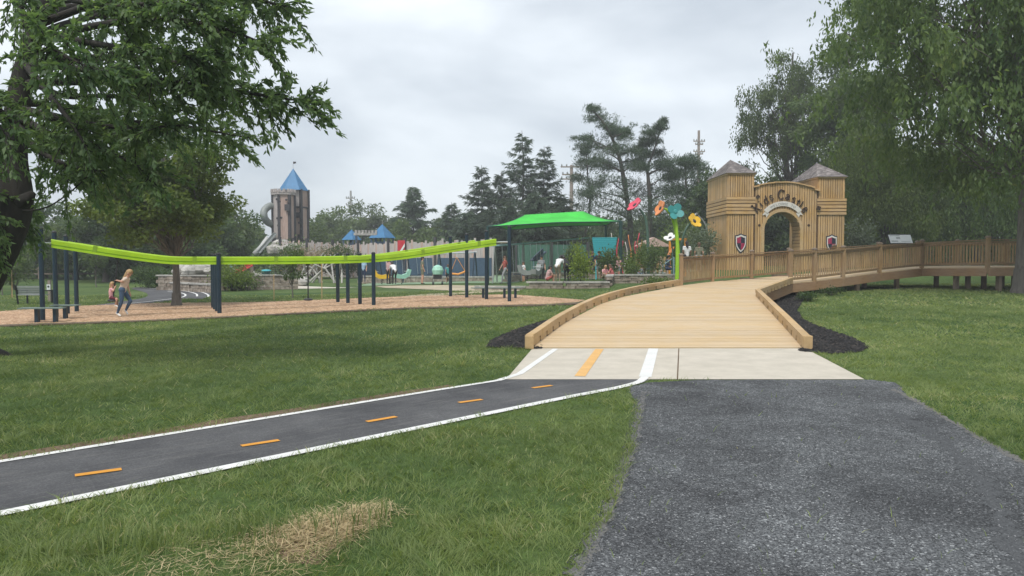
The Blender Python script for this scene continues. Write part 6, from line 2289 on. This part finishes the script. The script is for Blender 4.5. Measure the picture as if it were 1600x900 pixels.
pine('white_pine', 'dense layered pine left of the gate tower', pb, 68, [(1075, 420), (1074, 340), (1072, 290), (1070, 255)],
     [(1066, 256, 24, 12), (1078, 252, 26, 10), (1090, 262, 24, 12), (1056, 272, 30, 12), (1080, 278, 46, 14), (1096, 290, 30, 14), (1060, 296, 46, 14), (1084, 306, 60, 16), (1056, 318, 50, 16), (1090, 328, 50, 18), (1066, 340, 60, 20), (1080, 360, 80, 26), (1050, 370, 60, 24)], .26, 93, n_per=520)
pb = G((900 - 800) / F * 76, 76)
pine('white_pine', 'thin pale pine just right of the double crossarm pole', pb, 76, [(922, 420), (921, 330), (918, 270), (916, 235)],
     [(916, 240, 12, 10), (910, 254, 20, 10), (924, 262, 22, 10), (908, 280, 24, 10), (926, 290, 26, 12), (912, 306, 30, 12), (922, 325, 44, 14), (905, 340, 40, 16)], .18, 94, n_per=300)
# --- spruces
for k, (px, top, Y, r, lab) in enumerate([(817, 204, 78, 4.6, 'tallest narrow spruce left of the crossarm pole'), (851, 228, 80, 4.4, 'second spruce just right of the tallest'), (752, 258, 82, 4.3, 'lower spruce at the left of the conifer group'),
                                          (782, 268, 80, 3.6, 'spruce between the lower and the tallest one'), (876, 300, 74, 3.8, 'short dark spruce behind the crossarm pole'), (706, 316, 86, 3.0, 'smallest spruce at the left end of the conifers'),
                                          (836, 300, 70, 4.0, 'front spruce above the green canopy'), (795, 320, 70, 4.2, 'front dark spruce above the left canopy corner'), (765, 325, 72, 4.0, 'front spruce left of the canopy'), (730, 330, 74, 3.6, 'front dark spruce beside the lime track end')]):
    x = (px - 800) / F * Y
    g = G(x, Y)
    spruce('spruce_tree', lab, g, W(px, top, Y).z - g.z, r, 100 + k, group='conifers behind the canopy', n_whorl=25, leaf=.45, dens=1.25)
g = G((646 - 800) / F * 95, 95)
spruce('pine_tree', 'pale feathery conifer standing alone left of the conifer group', g, W(646, 291, 95).z - g.z, 4.4, 120, 'needle_pine', 24, None, -.42, .5, 0, 'bark_mid', 1.5)
# --- hazy broadleaf trees in the middle distance
mids = [(905, 345, 92, 4.5, 'dark tree low behind the thin pale pine'), (960, 340, 95, 5.0, 'dark tree low behind the tallest pine'), (1010, 335, 92, 5.0, 'dark tree low behind the forked pine'), (1050, 330, 90, 4.5, 'dark tree low behind the layered pine'),
        (500, 335, 105, 4.6, 'pale tree directly right of the tall tower'), (528, 322, 112, 4.6, 'round tree left of the slim utility pole'), (575, 318, 115, 4.8, 'broad tree right of the slim utility pole'), (612, 345, 110, 4.2, 'low tree behind the blue turret roof'), (690, 345, 100, 4.0, 'low tree between the lone conifer and the spruces'),
        (480, 352, 90, 3.4, 'low dark tree at the foot of the tall tower'), (650, 352, 92, 5.0, 'broad low tree beneath the lone conifer'), (396, 362, 95, 2.6, 'far tree left of the tall tower'), (368, 340, 88, 3.0, 'far tree behind the maple crown at its right')]
for k, (px, top, Y, r, lab) in enumerate(mids):
    x = (px - 800) / F * Y
    h = W(px, top, Y).z
    broadleaf('distant_tree', lab, G(x, Y), (x, Y, h * .56), (r, r * .8, h * .46), .22, 46, 7000, .46, 'leaf_far', 'bark_mid', 130 + k, 'distant trees in the middle', .5, 0, .5, .75, .27)
# --- trees behind the left lawn
lefts = [(12, 330, 70, 4.6, 'dark tree beyond the left lawn near the frame edge'), (70, 318, 64, 4.2, 'tree with a gap of sky beside it beyond the left posts'), (118, 345, 60, 3.6, 'pale tree behind the four left posts'), (165, 340, 55, 3.6, 'tree behind the swinging child'), (215, 345, 58, 3.8, 'dark tree behind the woman'),
         (300, 322, 62, 4.4, 'dark tree behind the maple trunk'), (335, 322, 66, 3.2, 'dense tree at the right of the maple crown'), (255, 335, 72, 4.6, 'tree filling the gap under the maple crown'), (-60, 320, 60, 5.0, 'tree beyond the left edge of the frame'), (-170, 300, 58, 5.5, 'tree further beyond the left edge of the frame')]
for k, (px, top, Y, r, lab) in enumerate(lefts):
    x = (px - 800) / F * Y
    h = W(px, top, Y).z
    broadleaf('woodland_tree', lab, G(x, Y), (x, Y, h * .55), (r, r * .8, h * .48), .22, 48, 9000, .34, 'leaf_dark' if k % 2 else 'leaf_far', 'bark_mid', 150 + k, 'woodland beyond the left lawn', .5, 0, .5, .75, .26, lower_cut=-1)
# understory that closes the gaps low down
rgu = random.Random(5)
def understory():
    rg = np.random.default_rng(77)
    P, D = [], []
    for k in range(150):
        px = rgu.uniform(-260, 1800)
        Y = rgu.uniform(74, 100) if 380 < px < 1060 else rgu.uniform(66, 84)
        if 420 < px < 700:
            Y += 24
        x = (px - 800) / F * Y
        h = rgu.uniform(2.0, 4.6)
        n = 280
        off = rg.normal(size=(n, 3)) * np.array([2.2, 1.4, h * .32])
        c = np.array([x, Y, h * .45])
        p = c + off
        p[:, 2] = np.abs(p[:, 2] - .05) + .1
        P.append(p)
        D.append(rg.normal(size=(n, 3)) + np.array([0, 0, .2]))
    P, D = np.concatenate(P), np.concatenate(D)
    co = rot_leaves(P, D, rg.uniform(.4, .9, len(P)), .5, rg)
    o = np_mesh('undergrowth', co, np.arange(len(co), dtype=np.int32).reshape(-1, 4), 'leaf_dark', rg.random(len(P)))
    tag(o, 'dark undergrowth closing the foot of the woods', 'undergrowth', kind='stuff')
understory()

# --- shrubs, young trees and planting in the playground
SH = [('lime_shrub', 'tall bright lime shrub beside the bending visitors', 908, 444, 39.5, .48, .95, 1500, .15, 'leaf_lime'),
      ('shrub', 'dark shrub behind the bending person in black', 890, 438, 43.5, .55, .9, 1200, .15, 'leaf_far'),
      ('shrub', 'rounded green shrub under the turquoise panel', 950, 430, 42.5, .6, .85, 1300, .15, 'leaf_right'),
      ('shrub', 'yellow green shrub among the wavy poles', 983, 434, 41.5, .6, .8, 1400, .14, 'leaf_willow'),
      ('shrub', 'loose brownish shrub below the playhouse', 1023, 436, 40.8, .6, .9, 1100, .14, 'leaf_far'),
      ('shrub', 'slim shrub near the end of the left railing', 988, 439, 40.3, .3, .5, 500, .11, 'leaf_right'),
      ('shrub', 'pale round shrub beside the left gate tower', 1092, 424, 45.5, 1.0, 1.1, 1900, .16, 'leaf_silver'),
      ('shrub', 'green shrub filling the corner behind the yellow flower', 1080, 420, 50, 1.3, 1.5, 2200, .2, 'leaf_far'),
      ('shrub', 'green shrub behind the orange flower stem', 1035, 424, 50, 1.0, 1.3, 1800, .18, 'leaf_right'),
      ('shrub', 'dark shrub at the foot of the red flower', 1008, 426, 45, .45, 1.0, 1100, .15, 'leaf_right'),
      ('shrub', 'yellowish bush beside the mid navy post and block wall', 362, 450, 41.0, 1.0, .65, 1900, .14, 'leaf_willow'),
      ('shrub', 'olive bush right of the mid navy post', 378, 449, 41.5, .8, .5, 1200, .14, 'leaf_far'),
      ('shrub', 'dark hedge-like shrub behind the asphalt loop', 232, 452, 45, .9, .6, 1800, .14, 'leaf_dark'),
      ('shrub', 'dark hedge-like shrub beside the loop bend', 248, 453, 44.5, .8, .55, 1500, .14, 'leaf_dark'),
      ('shrub', 'pale olive shrub at the foot of the play tower', 455, 412, 64, 1.6, 1.3, 2600, .2, 'leaf_far'),
      ('shrub', 'olive shrub before the smaller turret', 530, 412, 64, 1.7, 1.15, 3200, .22, 'leaf_far'),
      ('shrub', 'small dark shrub under the smaller turret', 545, 410, 64, 1.2, 1.0, 1500, .18, 'leaf_dark'),
      ('grass_plume', 'tan pink feathery grass at the foot of the play tower', 490, 412, 63, 1.9, 1.15, 3600, .2, 'leaf_tan'),
      ('shrub', 'feathery shrub behind the park bench', 22, 446, 42, 1.0, 1.0, 2200, .16, 'leaf_far'),
      ('shrub', 'loose weeds under the boardwalk corner', 1262, 466, 24.5, .35, .13, 400, .09, 'leaf_dark'),
      ('shrub', 'leafy weeds along the foot of the boardwalk fascia', 1300, 462, 26.0, .35, .12, 350, .09, 'leaf_dark'),
      ('shrub', 'low weeds beside the retaining wall near the curb', 1033, 447, 36.0, .8, .22, 700, .12, 'leaf_willow')]
for k, (nm, lab, px, py, Y, rx, rz, n, lf, m) in enumerate(SH):
    x = (px - 800) / F * Y
    bush(nm, lab, G(x, Y), rx, rz, n, lf, m, 200 + k, group='playground planting')
def sapling(px, Y, h, n, lab, seed, m='leaf_far'):
    x = (px - 800) / F * Y
    b = G(x, Y)
    broadleaf('young_tree', lab, b, (b.x, b.y, b.z + h * .68), (h * .24, h * .22, h * .32), .035, 16, n, .13, m, 'bark_grey', seed, 'young planted trees', .5, clump_r=.32, trunk_top=(b.x, b.y, b.z + h * .9))
sapling(457, 33, 2.2, 1300, 'sparse young tree just left of the empty disc swing', 301)
sapling(18, 34, 2.0, 900, 'staked young tree on the lawn behind the park bench', 302)
sapling(3, 36, 1.8, 700, 'young tree at the frame edge of the far lawn', 303)
sapling(150, 46, 2.6, 1300, 'young tree on the lawn left of the child', 304)
for k, (px, Y, h) in enumerate([(427.5, 32, 1.1), (502.5, 31.5, 1.6), (18, 33.8, 1.3)]):
    x = (px - 800) / F * Y
    o = MB().tube([G(x, Y), G(x, Y) + Vector((.01, 0, h))], .022, 6).build('wooden_stake', 'gate_trim')
    tag(o, ['short pale stake near the litter bin', 'tall pale stake right of the empty disc swing', 'pale stake holding the young tree by the bench'][k], 'stake', 'planting stakes')

# ------------------------------------------------------------------ grass, gravel, chips
DECK_POLY = [(p.x, p.y) for p in OUT[:9]] + [(p.x, p.y) for p in reversed(INN[:8])]
SLAB_POLY = [(-.08, 9.84), (4.78, 9.84), (slab_fr[0], slab_fr[1] + .05), (slab_fl[0] - .03, slab_fl[1] + .05)]
asph_g = [(asph[0][0] + .02, asph[0][1] - .02), (asph[1][0] + .02, asph[1][1] - .02)] + asph[2:]
BLOCK = [asph_g, SLAB_POLY, CHIPS, MULCH_L, MULCH_R, DECK_POLY, LOOP]
STRAW = [P2(*p) for p in [(170, 905), (230, 872), (330, 852), (440, 826), (520, 808), (590, 792), (625, 796), (575, 826), (530, 856), (500, 890), (470, 915)]]
def grass():
    rg = np.random.default_rng(5)
    Vs, Fs, Rn = [], [], []
    base_i = 0
    def zone(y0, y1, dens, h, w, seg):
        nonlocal base_i
        half = .78
        area = half * (y1 * y1 - y0 * y0) + 2.5 * (y1 - y0)
        n = int(area * dens)
        Y = np.sqrt(rg.uniform(y0 * y0, y1 * y1, n))
        X = rg.uniform(-1, 1, n) * (half * Y + 1.2)
        # clumpy turf
        cl = np.sin(X * 3.1 + 1.7 * np.sin(Y * 2.3)) * np.sin(Y * 2.7 + 1.3 * np.sin(X * 1.9)) + .6 * np.sin(X * 9.7 + Y * 4.1) * np.sin(Y * 8.3 - X * 3.7)
        keep = rg.random(n) < .78 + .22 * cl
        for poly in BLOCK:
            keep &= ~inside(poly, X, Y)
        gi = inside(GRAVEL_S, X, Y)
        keep &= ~(gi & (rg.random(n) > .004))
        st = inside(STRAW, X, Y)
        keep &= ~(st & (rg.random(n) > .55))
        # worn strip along the far edge of the asphalt
        dfar = (Y - X + C_FAR) / 1.414
        worn = (dfar > 0) & (dfar < .22 + .12 * np.sin(X * 4)) & (Y < 9.8) & (X < -.5)
        keep &= ~(worn & (rg.random(n) > .25))
        X, Y = X[keep], Y[keep]
        cl = cl[keep]
        n = len(X)
        Z = terrain(X, Y)
        # turf grows in tufts: blades of one tuft share a lean, a height and a tone
        cs_ = .075 if y1 < 8 else (.12 if y1 < 16 else .22)
        gx = np.floor((X + .03 * np.sin(Y * 31 + X * 17)) / cs_).astype(np.int64)
        gy = np.floor((Y + .03 * np.sin(X * 29 - Y * 13)) / (cs_ * 1.15)).astype(np.int64)
        hsh = (gx * 73856093) ^ (gy * 19349663)
        t1 = ((hsh * 2654435761) % 1000003) / 1000003.0
        t2 = ((hsh * 40503 + 977) % 999983) / 999983.0
        t3 = ((hsh * 69069 + 12345) % 999979) / 999979.0
        hh = h * rg.uniform(.5, 1.25, n) * (1 + .25 * cl) * (.65 + .7 * t1)
        ww = w * rg.uniform(.7, 1.3, n)
        a = t2 * 6.283 + rg.normal(size=n) * .8
        lean = rg.uniform(.3, 2.3, n)
        dx, dy = np.cos(a), np.sin(a)
        b = rg.uniform(0, 6.283, n)
        sx, sy = np.cos(b) * ww / 2, np.sin(b) * ww / 2
        p = np.stack([X, Y, Z], 1)
        s = np.stack([sx, sy, np.zeros(n)], 1)
        tip = p + np.stack([dx * hh * lean, dy * hh * lean, hh], 1)
        # colour: broad dry / lush patches, painted lit and shaded sides, plus blade to blade
        pat = .5 + .28 * np.sin(X * .42 + 1.3 * np.sin(Y * .31)) + .2 * np.sin(Y * .77 + X * .23) + .16 * np.sin(X * 1.9 - Y * 1.3)
        pat = pat + .40 * sst(2, 7, X) + .12 * sst(8, 4, Y) - .28 * sst(-1, -7, X) * sst(7, 11, Y)  # lit lawn at right and tree shade at left put into blade colour
        pat = pat + .34 * cl + .25 * np.sin(X * .95 + 2 * np.sin(Y * .6 + 1)) * np.sin(Y * 1.2 + 1.4 * np.sin(X * .8))
        rn = np.clip(.40 * rg.random(n) + .42 * pat + .42 * (t3 - .5), 0, .88)
        dry = rg.random(n) < .10 + .12 * np.clip(pat - .55, 0, 1)
        rn = np.where(dry, rg.uniform(.9, 1.25, n), rn)
        if seg == 2:
            mid = p + np.stack([dx * hh * lean * .35, dy * hh * lean * .35, hh * .62], 1)
            co = np.stack([p - s, p + s, mid + s * .75, mid - s * .75, tip], 1)
            i = np.arange(n)[:, None] * 5 + base_i
            f = np.concatenate([i + np.array([0, 1, 2]), i + np.array([0, 2, 3]), i + np.array([3, 2, 4])], 0)
            r3 = np.concatenate([rn, rn, rn])
            k = 5
        else:
            co = np.stack([p - s, p + s, tip], 1)
            i = np.arange(n)[:, None] * 3 + base_i
            f = i + np.array([0, 1, 2])
            r3 = rn
            k = 3
        Vs.append(co.reshape(-1, 3))
        Fs.append(f)
        Rn.append(r3)
        base_i += n * k
    zone(2.6, 4.6, 5600, .042, .0046, 2)
    zone(4.6, 7.0, 3400, .042, .0060, 2)
    zone(7.0, 10.5, 1900, .044, .0085, 1)
    zone(10.5, 15, 900, .052, .013, 1)
    zone(15, 22, 420, .055, .02, 1)
    zone(22, 36, 170, .06, .032, 1)
    o = np_mesh('grass', np.concatenate(Vs), np.concatenate(Fs), 'blade', np.concatenate(Rn))
    tag(o, 'mown green lawn grass around the paths', 'grass', kind='stuff')
grass()
def straw():
    rg = np.random.default_rng(9)
    n = 22000
    xs = [p[0] for p in STRAW]; ys = [p[1] for p in STRAW]
    X = rg.uniform(min(xs) - .1, max(xs) + .1, n); Y = rg.uniform(min(ys) - .1, max(ys) + .1, n)
    k = inside(STRAW, X + rg.normal(size=n) * .06, Y + rg.normal(size=n) * .06)
    X, Y = X[k], Y[k]
    core = np.exp(-((X + 1.05) ** 2 / .18 + (Y - 4.45) ** 2 / .16))
    kk = rg.random(len(X)) < .08 + .92 * core
    X, Y, core = X[kk], Y[kk], core[kk]
    n = len(X)
    Z = .006 + rg.random(n) * (.02 + .04 * core)
    a = rg.uniform(0, 6.28, n)
    L = rg.uniform(.03, .12, n)
    d = np.stack([np.cos(a), np.sin(a), rg.normal(0, .16, n)], 1)
    s = np.stack([-np.sin(a), np.cos(a), np.zeros(n)], 1) * rg.uniform(.0008, .0018, n)[:, None]
    p = np.stack([X, Y, Z], 1)
    q = p + d * L[:, None]
    q[:, 2] = np.maximum(q[:, 2], .006)
    co = np.stack([p - s, p + s, q + s, q - s], 1).reshape(-1, 3)
    o = np_mesh('straw', co, np.arange(len(co), dtype=np.int32).reshape(-1, 4), 'straw', rg.random(n))
    tag(o, 'dry tan straw lying on the lawn in the foreground', 'straw', kind='stuff')
    # rough green weeds standing in the straw
    n = 420
    X = rg.uniform(-2.6, -.75, n); Y = 4.05 + (X + 2.4) * .27 + rg.normal(0, .11, n)
    a = rg.uniform(0, 6.28, n)
    h = rg.uniform(.06, .19, n)
    p = np.stack([X, Y, np.zeros(n)], 1)
    lean = rg.uniform(.1, .8, n)
    tip = p + np.stack([np.cos(a) * h * lean, np.sin(a) * h * lean, h], 1)
    mid = p + np.stack([np.cos(a) * h * lean * .3, np.sin(a) * h * lean * .3, h * .6], 1)
    s = np.stack([-np.sin(a), np.cos(a), np.zeros(n)], 1) * .0032
    co = np.stack([p - s, p + s, mid + s, tip, mid - s], 1).reshape(-1, 3)
    i = np.arange(n)[:, None] * 5
    f = np.concatenate([i + np.array([0, 1, 2]), i + np.array([0, 2, 4]), i + np.array([4, 2, 3])])
    o = np_mesh('weeds', co, f, 'blade', np.tile(rg.uniform(.1, .8, n), 3))
    tag(o, 'tall green weeds growing through the straw', 'weeds', kind='stuff')
straw()
sheet('bare_soil', ragged([P2(*p) for p in [(420, 846), (520, 818), (560, 815), (535, 850), (500, 880), (455, 880)]], .04, .1), 0.0025, 'bare_soil', 2.0)
wl_ = [(y + C_FAR - .10 / .707 * .7, y + .10) for y in np.arange(-3, 9.6, .3)]
sheet('bare_soil', strip(smooth_line([(p[0] + random.uniform(-.04, .04), p[1] + random.uniform(-.04, .04), 0) for p in wl_], 2), .26, 0), 0.0022, 'bare_soil', 2.0)

def chunks(name, label, poly, n, s0, s1, mats, seed, zoff, flat=.5, cat='gravel', near=None, elong=1.0):
    """loose pieces: small irregular tetrahedra-like stones"""
    rg = np.random.default_rng(seed)
    xs = [p[0] for p in poly]; ys = [p[1] for p in poly]
    P = []
    tot = 0
    while tot < n:
        m = n * 3
        if near:
            Y = near[0] * (near[1] / near[0]) ** rg.random(m)
        else:
            Y = rg.uniform(min(ys), max(ys), m)
        X = rg.uniform(min(xs), max(xs), m)
        k = inside(poly, X, Y)
        P.append(np.stack([X[k], Y[k]], 1))
        tot += k.sum()
        if m == 0: break
    P = np.concatenate(P)[:n]
    n = len(P)
    X, Y = P[:, 0], P[:, 1]
    Z = terrain(X, Y) + zoff
    s = rg.uniform(s0, s1, n)
    T = np.array([[1, 0, 0], [-.5, .87, 0], [-.5, -.87, 0], [.1, .1, 1.0]])
    J = T[None] + rg.normal(size=(n, 4, 3)) * .28
    J[:, :, 0] *= elong
    a = rg.uniform(0, 6.28, n)
    c, sn = np.cos(a), np.sin(a)
    x = J[:, :, 0] * c[:, None] - J[:, :, 1] * sn[:, None]
    y = J[:, :, 0] * sn[:, None] + J[:, :, 1] * c[:, None]
    co = np.stack([X[:, None] + x * s[:, None], Y[:, None] + y * s[:, None], Z[:, None] + np.maximum(J[:, :, 2], 0) * s[:, None] * flat], 2).reshape(-1, 3)
    i = np.arange(n)[:, None] * 4
    f = np.concatenate([i + np.array([0, 1, 3]), i + np.array([1, 2, 3]), i + np.array([2, 0, 3])])
    o = np_mesh(name, co, f, mats, np.tile(rg.random(n), 3))
    tag(o, label, cat, kind='stuff')

def mat_chunk(name, stops):
    m, nt, out = new_mat(name)
    a = nt.nodes.new('ShaderNodeAttribute')
    a.attribute_name = 'rnd'
    c = _ramp(nt, a.outputs['Fac'], stops)
    _bsdf(nt, out, c, 0.8, spec=0.3)
mat_chunk('stone_chip', [(0, (0.04, 0.043, 0.047)), (0.6, (0.088, 0.094, 0.10)), (0.95, (0.14, 0.147, 0.155)), (1, (0.32, 0.32, 0.33))])
mat_chunk('bark_chip', [(0, (0.32, 0.19, 0.115)), (0.5, (0.49, 0.315, 0.195)), (1, (0.62, 0.45, 0.31))])
mat_chunk('mulch_chip', [(0, (0.006, 0.006, 0.007)), (0.8, (0.028, 0.026, 0.026)), (1, (0.075, 0.065, 0.055))])
chunks('gravel_stones', 'loose dark crushed stone on the gravel path', GRAVEL_S, 62000, .003, .008, 'stone_chip', 3, .0035, .75, 'gravel', (2.6, 9.84))
chunks('gravel_crumbs', 'stray stones crumbling off the left edge of the gravel path', [(p[0] + dx, p[1]) for p, dx in [(q, -.10) for q in edge_l] + [(q, .06) for q in edge_l[::-1]]], 3500, .003, .009, 'stone_chip', 13, .005, .7, 'gravel')
chunks('wood_chips', 'loose reddish tan wood chips under the track ride', CHIPS, 26000, .012, .036, 'bark_chip', 4, .03, .4, 'wood chips', None, 2.0)
chunks('mulch_pieces', 'loose black mulch left of the boardwalk ramp', MULCH_L, 5000, .012, .035, 'mulch_chip', 5, .014, .8, 'mulch', None, 1.8)
chunks('mulch_pieces', 'loose black mulch right of the boardwalk ramp', MULCH_R, 9000, .012, .035, 'mulch_chip', 6, .014, .8, 'mulch', None, 1.8)

# ------------------------------------------------------------------ air
def haze():
    m, nt, out = new_mat('haze_air')
    v = nt.nodes.new('ShaderNodeVolumePrincipled')
    v.inputs['Color'].default_value = (0.86, 0.90, 0.92, 1)
    v.inputs['Density'].default_value = HAZE
    nt.links.new(v.outputs['Volume'], out.inputs['Volume'])
    o = MB().box((0, 200, 13), (1300, 1020, 30)).build('haze', 'haze_air')
    o['kind'] = 'stuff'
HAZE = 0.0014
if HAZE:
    haze()
